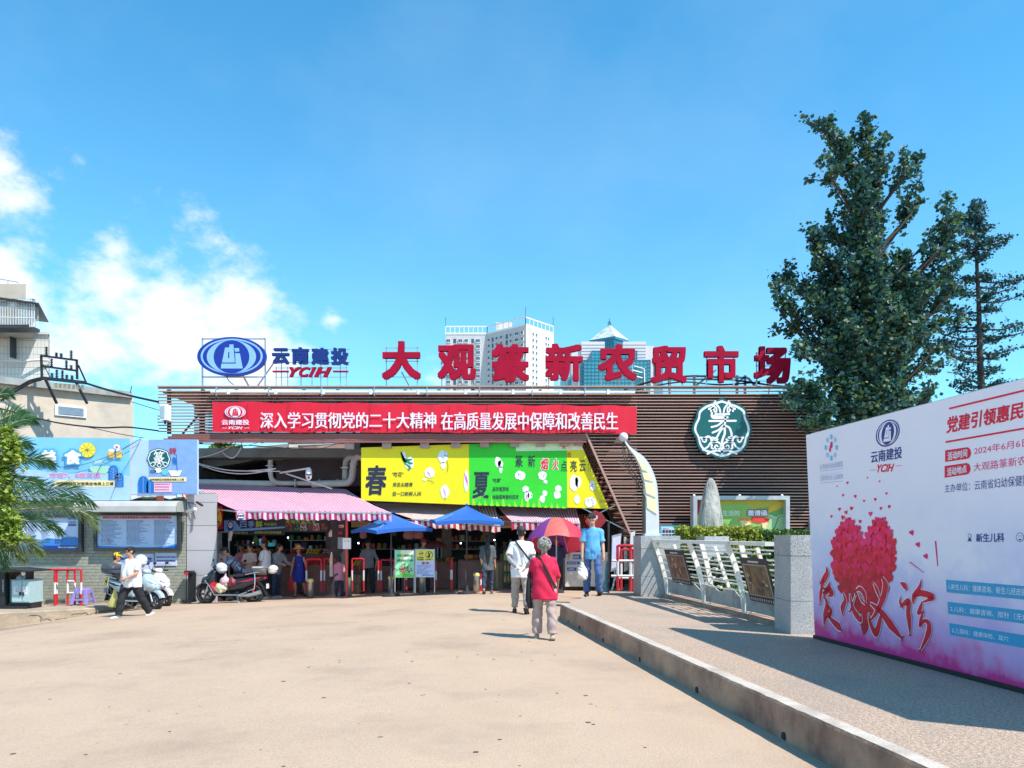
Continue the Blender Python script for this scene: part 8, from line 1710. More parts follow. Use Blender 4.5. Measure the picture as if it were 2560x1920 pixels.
 if top is not None:
  m = MB(); w = 1.0+.10*fat*0; lo = hip-sp*(.10+hem)*k
  wt = .175*fat*k; dt = .135*fat*k
  if topkind == 'dress':
   kz = hip-Vector((0, 0, .40*k)); m.loft([((kz.x, kz.y, kz.z), .20*k*fat, .16*k), ((hip.x, hip.y, hip.z), .185*k*fat, .145*k*fat), (tuple(hip+sp*.2*k), .145*k*fat, .115*k*fat), (tuple(hip+sp*.38*k), .16*k*fat, .115*k), (tuple(hip+sp*.47*k), .12*k, .085*k)], 22, 2.1, 'z')
   for s in (1, -1): m.cap(chest+sp*.09*k, .075*k, shs[s]-Vector((s*.035*k, 0, .0)), .055*k)
  else:
   sec = [(lo, wt*1.02, dt*1.0), (hip+sp*.02*k, wt*1.02, dt*1.02), (hip+sp*.15*k, wt*(.97 if not female else .92), dt*(1.02 if fat > 1.05 else .94)), (chest, wt*.98, dt*.95), (hip+sp*.41*k, wt*.90, dt*.80), (hip+sp*.455*k, wt*.66, dt*.74), (hip+sp*.505*k, .072*k, .070*k)]
   m.loft([(tuple(c+(fwdv*.012*fat*k if i in (1, 2) else Vector((0, 0, 0)))), a, d) for i, (c, a, d) in enumerate(sec)], 24, 2.2, 'z')
   for s in (1, -1):
    S_, E_, W_ = shs[s], el[s], wr[s]; fr_ = {'tee': .78, 'long': 1.9, 'half': 1.05, 'sleeveless': .05}[topkind] if sleeve is None else sleeve
    m.cap(chest+sp*.075*k, .088*k, S_-Vector((s*.005, 0, .008)), .070*k)
    if fr_ <= 1: e = S_.lerp(E_, fr_); m.tube([S_-(e-S_)*.05, S_.lerp(e, .5), e], [.066*k, .070*k, .076*k if topkind == 'tee' else .068*k], 16)
    else: e = E_.lerp(W_, min(1, fr_-1+.05)); m.tube([S_, S_.lerp(E_, .5), E_], [.07*k, .064*k, .058*k], 14); m.ell(E_, .058*k); m.tube([E_, E_.lerp(e, .5), e], [.058*k, .05*k, .042*k], 14)
  fpart('shirt' if topkind != 'dress' else 'dress', m, top, t, .012, 2, fold=(.026, 8, 5.5, y*5+x))
 hm = hairm or M_hair
 if hair:
  m = MB()
  if hair == 'short':
   m.ell(hp_((0, -.022, .045)), (.083*k, .096*k, .085*k), HM, 16, 10); m.ell(hp_((0, -.045, -.005)), (.074*k, .066*k, .075*k), HM); m.ell(hp_((0, .05, .085)), (.06*k, .035*k, .03*k), HM)
   for j in range(16): a = j*.39; m.ell(hp_((.06*math.sin(a*3.1), .05*math.cos(a*2.3), .10)), (.02*k, .022*k, .022*k), HM, 8, 6)
  elif hair == 'curly':
   rg_ = random.Random(5)
   m.ell(hp_((0, -.03, .03)), (.098*k, .105*k, .105*k), HM)
   for j in range(330):
    d = Vector((rg_.gauss(0, 1), rg_.gauss(0, 1), rg_.gauss(0, 1))).normalized()
    if d.y > .62 and d.z < .45: continue
    if d.z < -.75: continue
    m.ell(hp_((d.x*.112, -.03+d.y*.118, .035+d.z*.118)), rg_.uniform(.010, .019)*k, None, 7, 5)
   m.cap(hp_((0, -.07, -.05)), .06*k, hp_((0, -.06, -.09)), .045*k)
  elif hair in ('long', 'bob', 'tied'):
   m.ell(hp_((0, -.022, .04)), (.088*k, .10*k, .09*k), HM, 16, 10); m.ell(hp_((0, -.05, -.03)), (.085*k, .065*k, .10*k), HM)
   if hair == 'long':
    c = hp_((0, -.085, 0)); m.loft([(tuple(c+Vector((0, 0, .03*k))), .05*k, .035*k), (tuple(c+Vector((0, -.03, -.10))*k), .06*k, .045*k), (tuple(c+Vector((.005, -.045, -.28))*k), .085*k, .04*k), (tuple(c+Vector((0, -.05, -.50))*k), .07*k, .032*k), (tuple(c+Vector((.01, -.05, -.72))*k), .045*k, .022*k), (tuple(c+Vector((.01, -.05, -.84))*k), .018*k, .012*k)], 14, 2, 'z')
   if hair == 'tied': m.ell(hp_((0, -.11, .03)), (.04*k, .04*k, .045*k), HM)
   if hair == 'bob':
    for s in (-1, 1): m.cap(hp_((s*.07, -.01, .02)), .035*k, hp_((s*.07, -.015, -.09)), .025*k)
  fpart('hair', m, hm, t, .009 if hair != 'curly' else .0065, 1, fold=(.018, 26, 8, 2) if hair not in ('curly',) else None)
 if hat:
  m = MB()
  if hat == 'cap':
   m.ell(hp_((0, -.015, .055)), (.088*k, .102*k, .078*k), HM, 16, 10); q = [hp_((.075*math.sin(a), .07+.095*math.cos(a), .052-.02*math.cos(a))) for a in [R(x_) for x_ in range(-90, 91, 15)]]; m.prism(q, HM @ Vector((0, 0, .012)))
   fpart('cap', m, hatm, t, .007, 1)
  elif hat == 'straw':
   m.lathe([(.20, -.015), (.17, .012), (.092, .018), (.088, .06), (.075, .095), (.03, .11), (.001, .112)], hp_((0, -.01, .06)), 24, HM @ Matrix.Scale(k, 3)); part('straw_hat', m, hatm, t, world=False, smooth='all')
  elif hat == 'visor':
   m.ell(hp_((0, -.015, .055)), (.086*k, .10*k, .07*k), HM, 16, 10); q = [hp_((.085*math.sin(a), .06+.16*math.cos(a), .055+.01*math.cos(a))) for a in [R(x_) for x_ in range(-90, 91, 15)]]; m.prism(q, HM @ Vector((0, 0, .01))); fpart('cap', m, hatm, t, .007, 1)
 if face:
  for s in (-1, 1):
   m = MB(); m.ell(hp_((s*.028, .0765, .012)), (.0125*k, .006*k, .0065*k), HM, 8, 6); part('eye', m, M_eye, t, world=False, smooth=True)
   m = MB(); m.ell(hp_((s*.03, .084, .034)), (.018*k, .005*k, .0045*k), HM, 8, 6); part('eyebrow', m, hm if hair != 'curly' else M_hairg, t, world=False, smooth=True)
  m = MB(); m.ell(hp_((0, .086, -.058)), (.022*k, .006*k, .006*k), HM, 8, 6); part('mouth', m, M_lip, t, world=False, smooth=True)
 L2W = Matrix.Translation((x, y, z)) @ Matrix.Rotation(rz, 4, 'Z')
 J = dict(hip=hip, neck=neck, chest=chest, hc=hc, wr=wr, el=el, sh=shs, an=an, kn=kn, hp=hp_, k=k, sp=sp, M=L2W); return t, J
def strap(t, J, m, side=1, front=False, w=.035, lo=-.05):
 """diagonal bag strap over the back (and chest)"""
 k = J['k']; g = MB(); pts = []; hip, sp = J['hip'], J['sp']
 for i in range(15):
  u = i/14; a = -math.pi/2*0; px = side*(-.11+.29*u)*k; h = .50-(.50-lo)*u; pts.append(hip+sp*h*k+Vector((px, -(.135+.02*math.sin(math.pi*u)-.055*(1-u)**3)*k-.012, 0)))
 for a, b in zip(pts[:-1], pts[1:]): g.beam(a, b, .01, w*k)
 part('bag_strap', g, m, t, world=False)
def worldpt(J, v): return J['M'] @ Vector(v)
c_white = cloth('white', (.74, .73, .74)); c_khaki = cloth('khaki', (.40, .33, .28)); c_black = cloth('black', (.016, .017, .022)); c_red = cloth('crimson', (.62, .01, .06)); c_rose = cloth('dusty_rose', (.42, .31, .28)); c_sky = cloth('light_blue', (.12, .40, .68)); c_jean = cloth('denim', (.07, .13, .30), ); c_navy = cloth('navy', (.022, .035, .10)); c_grey = cloth('grey', (.24, .25, .27)); c_dgrey = cloth('charcoal', (.085, .095, .10)); c_blue = cloth('royal_blue', (.015, .03, .25)); c_yel = cloth('yellow', (.85, .55, .01)); c_pink = cloth('pink', (.62, .22, .28)); c_camo = cloth('blue_floral', (.10, .13, .24), dirt=(.42, .45, .55), dscale=11, dlo=.5, dhi=.55); c_cream = cloth('cream', (.68, .58, .50)); c_slate = cloth('slate_trousers', (.03, .045, .075))
s_white = mat('white_shoe', (.62, .6, .56), rough=.6, var=.08); s_tan = mat('tan_shoe', (.38, .32, .25), rough=.7); s_dark = mat('dark_shoe', (.03, .03, .035), rough=.6)
t, J = person('heavy set man in white t-shirt and black trousers striding past the scooters', X(331, 17.7), 17.7, gz(X(331, 17.7), 17.7)-.02, R(158), 1.64, 1.38, lean=3, legs=((20, 5, -22), (-24, 5, 2)) if False else ((26, 6, 8), (-16, 6, -34)), arms=((-6, 12, 8, 6), (18, 10, 62, -28)), head=(-18, 14), top=c_white, bottom=c_black, botkind='loose', shoe=s_white, hem=.06, heel=((-4, 0), (18, 0)))
wp_ = worldpt(J, J['wr'][1]+Vector((0, 0, -.10)))+Vector((-.16, 0, 0))
m = MB(); m.loft([(tuple(wp_+Vector((0, 0, -.02))), .02, .015), (tuple(wp_+Vector((-.02, 0, -.14))), .06, .03), (tuple(wp_+Vector((-.03, 0, -.32))), .13, .06), (tuple(wp_+Vector((-.03, 0, -.42))), .14, .06), (tuple(wp_+Vector((-.03, 0, -.44))), .08, .03)], 14, 2.2, 'z')
single('shopping_bag', m, mat('yellow_bag', (.60, .52, .16), rough=.6, var=.15, scale=8, bump=.6), 'thin yellow shopping bag hanging from the hand of the striding man', 'bag', wp_-Vector((0, 0, .44)), smooth=True)
t, J = person('delivery rider in yellow jacket and yellow cap sitting behind the striding man', X(268, 20.2), 20.35, gz(X(268, 20.2), 20.3), R(-75), 1.66, 1.0, lean=14, legs=((70, 10, -5), (60, 14, -12)), arms=((38, 10, 70, 2), (40, 8, 72, 0)), head=(10, 12), top=c_yel, topkind='long', bottom=c_black, shoe=s_dark, hair='short', hat='cap', hatm=c_yel, seat=.80)
t, J = person('woman with very long dark ponytail and loose grey shirt seen from behind', X(1219, 21.3), 21.3, gz(-.7, 21.3), R(4), 1.60, 1.02, female=True, lean=2, legs=((10, 3, 0), (-10, 3, -22)), arms=((-4, 9, 10, 6), (-12, 10, 2, -10)), top=c_dgrey, topkind='half', hem=.13, bottom=c_slate, botkind='slim', botlen=.85, shoe=mat('brown_sandal', (.12, .06, .05), rough=.7), hair='long', face=False, heel=((0, 0), (35, 0)))
m = MB(); w_ = worldpt(J, J['wr'][-1]+Vector((0, -.04, -.10))); m.ell(w_-Vector((0, 0, .06)), (.09, .05, .07)); m.tube([w_+Vector((-.05, 0, -.02)), w_+Vector((0, 0, .05)), w_+Vector((.05, 0, -.02))], .008, 5); single('handbag', m, M_black, 'small black handbag held behind her back by the long haired woman', 'bag', w_-Vector((0, 0, .12)), smooth=True)
t, J = person('man in dark cap and white t-shirt walking away, hands clasped at his back', X(1303, 15.9), 15.9, .0, R(-4), 1.76, 1.12, lean=2, legs=((4, 4, -1), (6, 4, -26)) if False else ((-8, 3, -30), (10, 4, 2)), arms=((-20, 14, -10, -38), (-20, 14, -10, -40)), top=c_white, hem=.12, bottom=c_khaki, botkind='trousers', botlen=.90, shoe=s_dark, hair='short', hat='cap', hatm=cloth('dark_cap', (.05, .035, .045)), face=False, heel=((42, 0), (0, 0)))
strap(t, J, M_black, side=1, lo=.12)
for s in (1, -1):
 g = MB(); E_, W_ = J['el'][s], J['wr'][s]; g.tube([E_.lerp(W_, -.25) if False else E_.lerp(J['sh'][s], .12), E_, E_.lerp(W_, .4), E_.lerp(W_, .95)], [.046*J['k'], .046*J['k'], .044*J['k'], .032*J['k']], 14); part('arm_sleeve', g, cloth('grey_sleeve', (.33, .32, .34)), t, world=False, smooth='all')
t, J = person('grey curly haired woman from behind in a crimson shirt with a diagonal bag strap', X(1361, 11.95), 11.95, .0, R(2), 1.525, 1.20, female=True, lean=5, legs=((-9, 3, -14), (7, 3, 3)), arms=((12, 16, 40, 2), (14, 16, 44, 0)), top=c_red, topkind='half', hem=.14, bottom=c_rose, botkind='loose', botlen=.95, shoe=s_tan, hair='curly', hairm=M_hairg, face=False, heel=((22, 0), (0, 0)), voxel=.008)
strap(t, J, M_black, side=1, lo=-.05, w=.05)
m = MB(); w_ = worldpt(J, J['hip']+Vector((-.24, .06, -.02))); m.loft([(tuple(w_+Vector((0.02, 0, .22))), .02, .05), (tuple(w_+Vector((0, 0, .05))), .035, .09), (tuple(w_+Vector((.0, 0, -.22))), .05, .12), (tuple(w_+Vector((.03, 0, -.34))), .035, .07)], 14, 2.3, 'z'); single('black_bag', m, c_black, 'large black cloth bag hanging at the left side of the woman in crimson', 'bag', w_-Vector((0, 0, .38)), smooth=True)
t, J = person('tall young man in light blue t-shirt and jeans walking towards us', X(1481, 17.2), 17.2, PAV, R(176), 1.79, .93, lean=2, legs=((16, 5, -20), (-4, 3, -2)) if False else ((-5, 3, -8), (14, 5, -12)), arms=((2, 9, 10, 2), (0, 10, 14, 4)), head=(-8, 26), skin=M_skinp, top=c_sky, hem=.07, bottom=c_jean, botkind='jeans', shoe=s_dark, hair='short', heel=((0, 0), (-22, 0)), voxel=.008)
w_ = worldpt(J, J['wr'][1]+Vector((0, .03, -.10))); m = MB(); m.loft([(tuple(w_+Vector((0, 0, .0))), .015, .012), (tuple(w_+Vector((0, 0, -.10))), .05, .04), (tuple(w_+Vector((.01, 0, -.22))), .11, .08), (tuple(w_+Vector((.015, 0, -.33))), .125, .10), (tuple(w_+Vector((.01, 0, -.41))), .09, .07), (tuple(w_+Vector((.01, 0, -.43))), .03, .03)], 16, 2, 'z')
me = fuse(m, .012, 1, fold=(.03, 12, 16, 3)); me.materials.append(mat('white_plastic', (.80, .76, .68), rough=.4, var=.06, scale=10, bump=.6)); b_ = link('plastic_bag', me); tag(b_, 'bulging white plastic bag in the hand of the young man in light blue', 'bag')
t, J = person('man in navy polo shirt and sunglasses standing by the white counter', X(1391, 22.6), 22.6, gz(1.2, 22.6)-.02, R(178), 1.63, 1.15, lean=0, legs=((2, 4, 0), (-3, 3, -3)), arms=((-22, 12, -12, -30), (-22, 12, -12, -30)), head=(8, 4), top=c_navy, topkind='half', hem=.05, bottom=c_black, shoe=s_dark, hair='short', voxel=.011)
g = MB()
for s in (-1, 1): g.ell(J['hp']((s*.03, .088, .012)), (.026, .010, .018), None, 10, 7)
g.beam(J['hp']((-.07, .06, .016)), J['hp']((.07, .06, .016)), .008, .008); part('sunglasses', g, M_black, t, world=False, smooth=True)
Yg = 24.4
t, J = person('security guard in grey short sleeved shirt and dark cap', X(921, Yg), Yg, gz(-4.5, Yg), R(170), 1.66, 1.08, lean=0, slean=2, legs=((2, 6, 2), (0, 6, 0)), arms=((4, 12, 6, 6), (-6, 26, 8, -6)), head=(20, 2), top=c_grey, topkind='half', hem=.02, bottom=c_slate, shoe=s_dark, hair='short', hat='cap', hatm=c_black, voxel=.012)
for s in (-1, 1): g = MB(); S_ = J['sh'][s]; g.beam(S_+Vector((-s*.05, 0, .075)), S_+Vector((s*.03, 0, .06)), .05, .012, up=(0, 1, 0)); part('epaulette', g, c_black, t, world=False)
Yw = 23.2
t, J = person('woman in a sleeveless royal blue dress and straw hat walking with a red bag', X(748, Yw), Yw, gz(-6.3, Yw)-.02, R(172), 1.53, 1.02, female=True, lean=3, legs=((12, 3, -8), (-12, 3, -24)), arms=((4, 14, 10, 6), (6, 22, 16, 14)), head=(0, 4), top=c_blue, topkind='dress', bottom=None, botkind='none', shoe=s_dark, hair='bob', hat='straw', hatm=mat('straw', (.48, .28, .12), rough=.8, var=.2, scale=60), voxel=.012)
w_ = worldpt(J, J['wr'][1]+Vector((0, 0, -.1))); m = MB(); m.loft([(tuple(w_), .02, .02), (tuple(w_-Vector((0, 0, .15))), .08, .04), (tuple(w_-Vector((-.03, 0, .38))), .13, .05), (tuple(w_-Vector((-.10, 0, .48))), .04, .03)], 12, 2.2, 'z'); single('red_bag', m, cloth('red_bag', (.5, .02, .02)), 'red cloth bag hanging from the hand of the woman in the straw hat', 'bag', w_-Vector((0, 0, .48)), smooth=True)
t, J = person('small person in a pink top seen from behind beside the dark stall post', X(848, 22.5), 22.5, gz(-5, 22.5), R(8), 1.16, 1.05, female=True, legs=((4, 3, 0), (-4, 3, 0)), arms=((0, 8, 8, 2), (0, 8, 8, 2)), top=c_pink, topkind='half', hem=.12, bottom=c_slate, shoe=s_dark, hair='bob', face=False, voxel=.013)
t, J = person('person with a red visor cap leaning on the no dogs notice', X(1062, 23.6), 23.6, gz(-2.6, 23.6), R(150), 1.62, 1.0, female=True, lean=10, legs=((3, 4, 0), (0, 4, 0)), arms=((30, 10, 70, -20), (30, 10, 75, -20)), head=(95, 8), top=c_grey, topkind='half', bottom=c_black, shoe=s_dark, hair='tied', hat='visor', hatm=cloth('visor_red', (.6, .03, .08)), voxel=.012)
Ys = 22.9
t, J = person('man in a blue patterned shirt bending over the black scooter', X(600, 22.0), 22.0, gz(-7.6, 22), R(120), 1.66, 1.05, lean=38, legs=((20, 6, -6), (20, 6, -8)), arms=((30, 6, 60, -6), (34, 6, 70, -8)), head=(0, 30), top=c_camo, topkind='half', bottom=c_slate, shoe=s_dark, voxel=.012)
t, J = person('man in cream polo and face mask looking down at the left stall end', X(548, 22.8), 22.8, gz(-8.4, 22.8)-.03, R(170), 1.66, 1.15, lean=6, legs=((0, 5, 0), (0, 5, 0)), arms=((10, 10, 50, -10), (10, 10, 50, -12)), head=(-5, 35), top=c_cream, bottom=c_black, shoe=s_dark, voxel=.012)
g = MB(); g.ell(J['hp']((0, .058, -.05)), (.056, .045, .045), None, 12, 8); part('face_mask', g, mat('mask_white', (.62, .64, .66), rough=.8), t, world=False, smooth=True)
t, J = person('woman in a pale v-neck blouse looking at her phone in front of the fruit', X(626, 23.3), 23.3, gz(-7.6, 23.3), R(176), 1.62, 1.0, female=True, lean=2, legs=((0, 4, 0), (0, 4, 0)), arms=((14, 8, 95, -22), (14, 8, 100, -24)), head=(0, 18), skin=M_skinp, top=c_cream, bottom=c_slate, shoe=s_dark, hair='tied', voxel=.012)
w_ = worldpt(J, (J['wr'][1]+J['wr'][-1])/2+Vector((0, .08, .04))); m = MB(); m.box(w_.x-.04, w_.x+.04, w_.y-.006, w_.y+.006, w_.z-.07, w_.z+.07); single('phone', m, M_black, 'dark phone held up by the woman in the pale blouse', 'phone', w_)
t, J = person('man in white t-shirt standing sideways behind the black scooter', X(664, 22.9), 22.9, gz(-7.1, 22.9), R(75), 1.68, 1.05, lean=2, legs=((4, 4, 2), (-4, 4, -4)), arms=((6, 8, 60, 0), (4, 8, 40, 0)), head=(10, 4), top=c_white, bottom=c_black, shoe=s_white, voxel=.012)
t, J = person('woman in a grey long sleeved shirt leaning towards the nectarines', X(690, 23.2), 23.2, gz(-6.9, 23.2), R(-125), 1.62, 1.05, female=True, lean=14, legs=((4, 4, 0), (-6, 4, -6)), arms=((40, 8, 75, 0), (36, 8, 70, 0)), head=(30, 8), top=c_grey, topkind='long', hem=.1, bottom=c_slate, shoe=s_white, hair='tied', voxel=.012)
t, J = person('vendor in the shade behind the drink crates', X(1262, 27), 27.0, gz(0, 27), R(180), 1.62, 1.1, top=cloth('dim_blue', (.04, .06, .12)), bottom=c_black, head=(0, 25), voxel=.014)
t, J = person('vendor with a dark top behind the waiting shoppers', X(605, 25.3), 25.3, gz(-8, 25.3), R(175), 1.66, 1.05, top=c_pink, topkind='half', bottom=c_black, voxel=.014, head=(10, 10))
t, J = person('person in a dark shirt standing behind the rear fruit counter', X(648, 25.6), 25.6, gz(-8, 25.6), R(185), 1.62, 1.05, top=c_dgrey, topkind='half', bottom=c_black, voxel=.014, head=(-20, 10))
# scooters
def ring(mb, c, r, rt, n=28, m=8, ax='y'):
 vs = []
 for i in range(n):
  a = 2*math.pi*i/n
  for j in range(m): b = 2*math.pi*j/m; rr = r+rt*math.cos(b); vs.append((c[0]+rr*math.cos(a), c[1]+rt*math.sin(b)*1.15, c[2]+rr*math.sin(a)))
 mb.add(vs, [(i*m+j, ((i+1) % n)*m+j, ((i+1) % n)*m+(j+1) % m, i*m+(j+1) % m) for i in range(n) for j in range(m)])
M_chrome = mat('chrome', (.7, .7, .72), rough=.15, metal=.95, var=0); M_hl = mat('headlamp_glass', (.55, .57, .6), rough=.08, var=.1, scale=20, spec=.9)
def scooter(label, x, y, z, rz, paint, accent, R_=.245, box=None, steer=0, dark=True, basket=False, lean_=0):
 """drives towards local +X; wheels on the ground"""
 t = thing('scooter', label, 'scooter', (x, y, z), rz); t.rotation_euler = (R(lean_), 0, rz); Pp = lambda nm, mb, m, par=t, s=True: part(nm, mb, m, par, world=False, smooth=s)
 xf, xr = .66, -.62
 for nm, wx in (('front_wheel', xf), ('rear_wheel', xr)):
  w = MB(); ring(w, (wx, 0, R_), R_-.055, .055); wo_ = Pp(nm, w, M_rubber); w = MB(); ring(w, (wx, 0, R_), R_-.115, .018, m=6)
  for s in range(5): a = s*2*math.pi/5; w.beam((wx, 0, R_), (wx+(R_-.11)*math.cos(a), 0, R_+(R_-.11)*math.sin(a)), .05, .025, up=(0, 1, 0))
  w.tube([(wx, -.05, R_), (wx, .05, R_)], .045, 10); Pp('rim', w, mat('alloy_dark', (.10, .10, .11), rough=.35, metal=.6) if dark else M_galv, wo_)
 w = MB(); ring(w, (xf, -.045, R_), .07, .006, m=4); Pp('brake_disc', w, M_chrome)
 w = MB(); vs = []
 for i in range(13):
  a = R(20+i*11.5); rr = R_+.045
  for dy, dr in ((-.075, -.05), (-.06, 0), (.06, 0), (.075, -.05)): vs.append((xf+(rr+dr)*math.cos(a), dy, R_+(rr+dr)*math.sin(a)))
 w.add(vs, [(4*i+j, 4*i+j+1, 4*i+5+j, 4*i+4+j) for i in range(12) for j in range(3)]); Pp('front_fender', w, paint)
 for s in (-1, 1): w = MB(); w.tube([(xf, s*.085, R_), (xf-.12, s*.085, R_+.34)], .022, 8); Pp('fork', w, M_galv)
 w = MB(); w.tube([(.50, 0, .6), (.36, 0, .98)], .035, 8); Pp('steering_column', w, M_black)
 w = MB(); w.loft([((.78, 0, .60), .05, .035), ((.72, 0, .62), .13, .10), ((.60, 0, .66), .19, .17), ((.50, 0, .70), .21, .22), ((.42, 0, .72), .20, .24), ((.37, 0, .70), .17, .22)], 18, 2.3); fpart('front_apron', w, paint, t, .014, 2)
 w = MB(); w.prism([(.50, -.17, .55), (.42, -.2, .35), (.30, -.18, .24), (.22, -.18, .27), (.34, -.2, .45), (.38, -.17, .62)], (0, .35, 0)); Pp('leg_shield', w, accent if accent else paint, s=False)
 for s in (-1, 1):
  w = MB(); w.loft([((.76, s*.05, .685), .02, .02), ((.68, s*.10, .74), .045, .035), ((.58, s*.145, .77), .03, .03), ((.54, s*.15, .78), .01, .01)], 12, 2); Pp('headlight', w, M_hl)
  w = MB(); w.beam((.62, s*.185, .60), (.78, s*.06, .60), .01, .02); Pp('trim_strip', w, M_chrome, s=False)
 w = MB(); w.loft([((.48, 0, .98), .06, .03), ((.42, 0, 1.0), .12, .06), ((.34, 0, 1.0), .12, .055), ((.28, 0, .98), .06, .03)], 14, 2.2); fpart('handlebar_cowl', w, paint, t, .012, 2)
 w = MB(); w.tube([(.30, -.34, .99), (.36, -.16, 1.0), (.36, .16, 1.0), (.30, .34, .99)], .013, 8); hb_ = Pp('handlebar', w, M_black)
 for s in (-1, 1):
  w = MB(); w.tube([(.315, s*.24, .99), (.29, s*.36, .985)], .02, 8); Pp('grip', w, M_rubber, hb_); w = MB(); w.tube([(.35, s*.2, 1.0), (.36, s*.26, 1.16)], .008, 5); w.ell((.36, s*.28, 1.19), (.015, .06, .038), None, 10, 7); Pp('mirror', w, M_black)
 w = MB(); w.prism([(.34, -.16, .23), (-.30, -.17, .22), (-.34, -.17, .29), (.20, -.16, .29), (.36, -.16, .38)], (0, .33, 0)); Pp('footboard', w, M_black, s=False)
 w = MB(); w.tube([(.62, -.2, .64), (.50, -.21, .50), (.36, -.21, .26), (-.28, -.21, .26), (-.50, -.2, .34)], .016, 8); w.tube([(.62, .2, .64), (.50, .21, .50), (.36, .21, .26), (-.28, .21, .26), (-.50, .2, .34)], .016, 8); Pp('guard_rail', w, M_chrome)
 w = MB(); w.loft([((.02, 0, .50), .13, .18), ((-.12, 0, .53), .16, .20), ((-.35, 0, .56), .17, .18), ((-.60, 0, .63), .15, .14), ((-.82, 0, .70), .10, .09), ((-.93, 0, .74), .04, .03)], 18, 2.6); fpart('body_cowl', w, paint, t, .014, 2)
 for s in (-1, 1): w = MB(); w.prism([(-.22, s*.176, .60), (-.55, s*.176, .68), (-.84, s*.125, .74), (-.80, s*.125, .70), (-.50, s*.176, .62)], (0, s*.012, 0)); Pp('side_stripe', w, accent or M_galv, s=False)
 w = MB(); w.loft([((.06, 0, .72), .08, .02), ((.0, 0, .74), .13, .045), ((-.18, 0, .755), .155, .05), ((-.36, 0, .765), .16, .05), ((-.44, 0, .81), .155, .055), ((-.62, 0, .83), .14, .05), ((-.72, 0, .83), .08, .03)], 16, 2.6); fpart('seat', w, M_black, t, .013, 2)
 w = MB(); w.loft([((-.90, 0, .70), .09, .04), ((-.96, 0, .71), .08, .035)], 12, 2.4); Pp('tail_light', w, mat('tail_red', (.55, .01, .02), rough=.15))
 w = MB()
 for s in (-1, 1): w.tube([(-.45, s*.17, .80), (-.72, s*.18, .86), (-.98, s*.12, .87)], .013, 6); w.tube([(-.52, s*.19, .36), (-.70, s*.21, .42), (-.72, s*.2, .66), (-.70, s*.17, .84)], .013, 6)
 for i in range(4): w.tube([(-.74-i*.075, -.14, .87), (-.74-i*.075, .14, .87)], .009, 5)
 Pp('rear_rack', w, M_chrome)
 w = MB(); w.prism([(-.80, -.07, .62), (-.93, -.07, .40), (-1.0, -.07, .22), (-.97, -.07, .22), (-.86, -.07, .45), (-.74, -.07, .60)], (0, .14, 0)); Pp('rear_mudguard', w, M_black, s=False); w = MB(); w.box(-1.0, -.985, -.1, .1, .42, .55); Pp('number_plate', w, pt('plate_blank_white', 220, 220, 215), s=False)
 w = MB(); w.loft([((-.28, -.12, .30), .05, .05), ((-.45, -.13, .27), .07, .09), ((-.66, -.13, .26), .06, .10), ((-.74, -.13, .26), .03, .05)], 12, 2.2); Pp('motor_case', w, M_black); w = MB(); w.tube([(-.25, .14, .24), (-.55, .15, .25), (-.85, .15, .33)], [.03, .05, .055], 10); Pp('exhaust', w, M_galv)
 for s in (-1, 1): w = MB(); w.tube([(-.62, s*.11, .27), (-.70, s*.13, .56)], .022, 8); Pp('shock_absorber', w, accent or M_red)
 w = MB(); w.tube([(-.12, -.14, .22), (-.20, -.27, .0)], .012, 6); w.tube([(-.2, .1, .22), (-.28, .14, .02), (-.28, -.14, .02), (-.2, -.1, .22)], .012, 6); Pp('kick_stand', w, M_galv)
 if box:
  w = MB(); w.loft([((-.58, 0, 1.02), .17, .10), ((-.66, 0, 1.03), .21, .14), ((-.82, 0, 1.05), .215, .15), ((-.98, 0, 1.05), .18, .13), ((-1.08, 0, 1.03), .08, .06)], 18, 3.2); bx_ = fpart('top_box', w, box, t, .014, 1)
  w = MB(); w.loft([((-.57, 0, 1.045), .175, .008), ((-.66, 0, 1.045), .216, .008), ((-.82, 0, 1.045), .222, .008), ((-.98, 0, 1.045), .187, .008), ((-1.09, 0, 1.045), .085, .008)], 18, 3.2); Pp('lid_seam', w, M_rubber, bx_); w = MB(); w.box(-.9, -.7, -.1, .1, .86, .92); Pp('box_mount', w, M_galv, s=False)
 return t
M_gunm = mat('black_gloss_paint', (.018, .02, .026), rough=.15, var=.1, spec=.7); M_silp = mat('silver_blue_paint', (.42, .52, .58), rough=.2, var=.05, metal=.2); M_whtp = mat('pearl_white_paint', (.62, .60, .60), rough=.2, var=.05); M_grbox = mat('grey_top_box', (.06, .07, .09), rough=.3, var=.1); M_redp = mat('scooter_red', (.60, .02, .05), rough=.2, var=.05)
xs_, ys_2 = X(580, 21.3), 21.2
scooter('black scooter with red trim parked side on in front of the fruit stall', X(577, 21.0), 21.0, gz(-7.7, 21)-.03, R(180), M_gunm, M_redp, R_=.27, lean_=0)
for (px, py, r_, m_, d) in ((552, 1470, .15, mat('pale_yellow_bag', (.62, .58, .34), rough=.35, var=.2, scale=12, bump=.7, trans=.0), 'bulging pale yellow plastic bag on the footboard of the black scooter'), (563, 1455, .13, mat('pinkish_bag', (.58, .40, .42), rough=.35, var=.25, scale=12, bump=.7, trans=.0), 'pinkish plastic bag hanging from the handlebar of the black scooter'), (578, 1457, .11, mat('dark_red_bag', (.16, .02, .03), rough=.4, var=.3, scale=14, bump=.6), 'dark red bag of fruit on the footboard of the black scooter')):
 c = P(px, py, 20.85); m = MB(); m.ell(c, (r_*1.15, r_*.8, r_)); m.cap(c+Vector((0, 0, r_*.6)), r_*.5, c+Vector((.01, 0, r_*1.5)), r_*.15); me = fuse(m, .013, 1, fold=(.03, 9, 12, px)); me.materials.append(m_); b_ = link('plastic_bag', me); tag(b_, d, 'bag')
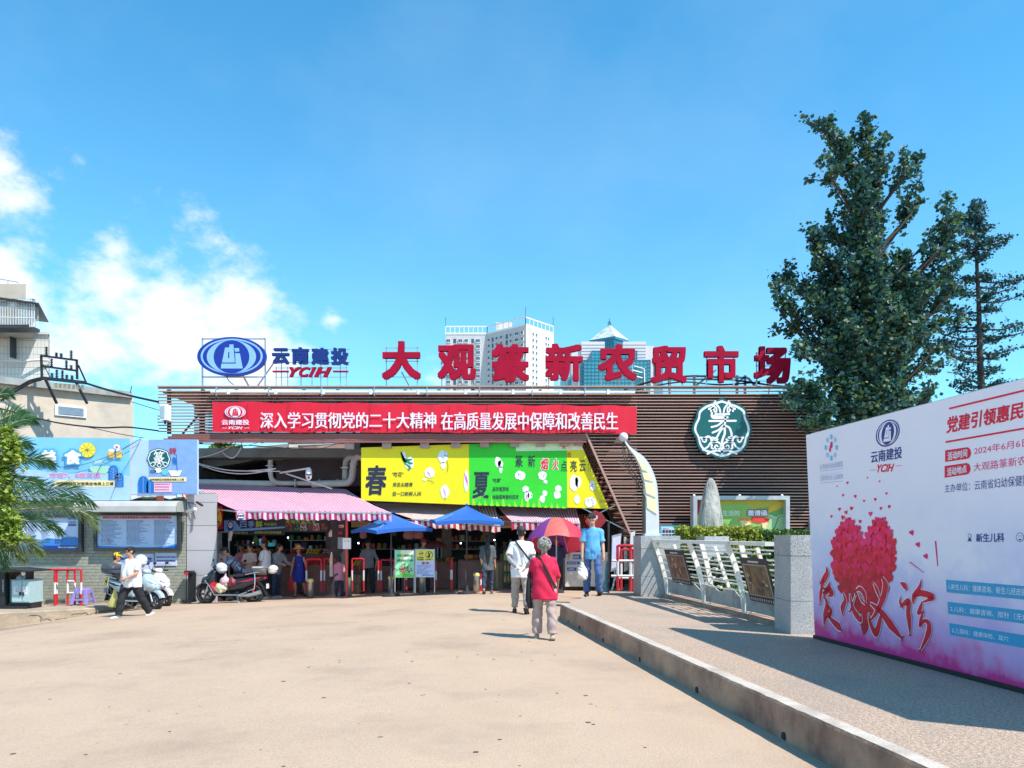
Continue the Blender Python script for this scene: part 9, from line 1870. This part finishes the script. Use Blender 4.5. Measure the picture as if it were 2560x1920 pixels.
c = P(650, 1429, 21.0); mb = MB(); mb.loft([(tuple(c+Vector((-.17, 0, -.0))), .15, .085), (tuple(c+Vector((-.12, 0, .0))), .17, .10), (tuple(c+Vector((.15, 0, .0))), .17, .10), (tuple(c+Vector((.19, 0, .0))), .14, .08)], 16, 4); t_ = single('storage_box', mb, mat('olive_brown_box', (.09, .07, .06), rough=.4), 'brown storage box strapped on the rear rack of the black scooter', 'box', c-Vector((0, 0, .1)), smooth='all')
mb = MB(); mb.box(c.x-.17, c.x+.10, c.y-.12, c.y+.12, c.z+.10, c.z+.14); single('wrapped_parcel', mb, mat('silver_wrap', (.6, .62, .66), rough=.2, metal=.4), 'silvery parcel lying on the brown storage box', 'parcel', c+Vector((0, 0, .1)))
def helmet(label, c, r, m, rz=0, vis=True):
 t = thing('helmet', label, 'helmet', c, rz); w = MB(); w.ell((0, 0, r*.1), (r, r*1.12, r*.95)); w.ell((0, -.02, -r*.35), (r*.93, r, r*.6)); part('shell', w, m, t, world=False, smooth=True)
 w = MB(); w.ell((0, r*.62, -r*.1), (r*.75, r*.58, r*.42)); part('visor', w, mat('visor_smoke', (.05, .06, .07), rough=.1, spec=.9), t, world=False, smooth=True); return t
helmet('white and grey helmet on the handlebar of the black scooter', P(553, 1420, 21.0), .14, mat('helmet_white', (.62, .62, .64), rough=.2), R(90))
helmet('cream and black helmet hooked behind the storage box of the black scooter', P(683, 1424, 21.0), .12, mat('helmet_cream', (.60, .55, .48), rough=.3), R(-60))
scooter('silver blue scooter with grey top box parked behind the striding man', X(338, 19.75), 19.75, gz(-9.4, 19.75)-.03, R(-22), M_silp, M_gunm, R_=.25, box=M_grbox)
scooter('white scooter parked against the tiled wall behind the silver blue one', X(372, 20.75), 20.75, gz(-9.6, 20.7)-.02, R(-30), M_whtp, M_galv, R_=.26)
helmet('white helmet hanging on the handlebar of the silver blue scooter', P(352, 1402, 20.3), .16, mat('helmet_white', 0, 0), R(40))
for i, (px, py) in enumerate(((700, 1492), (648, 1495))): pass
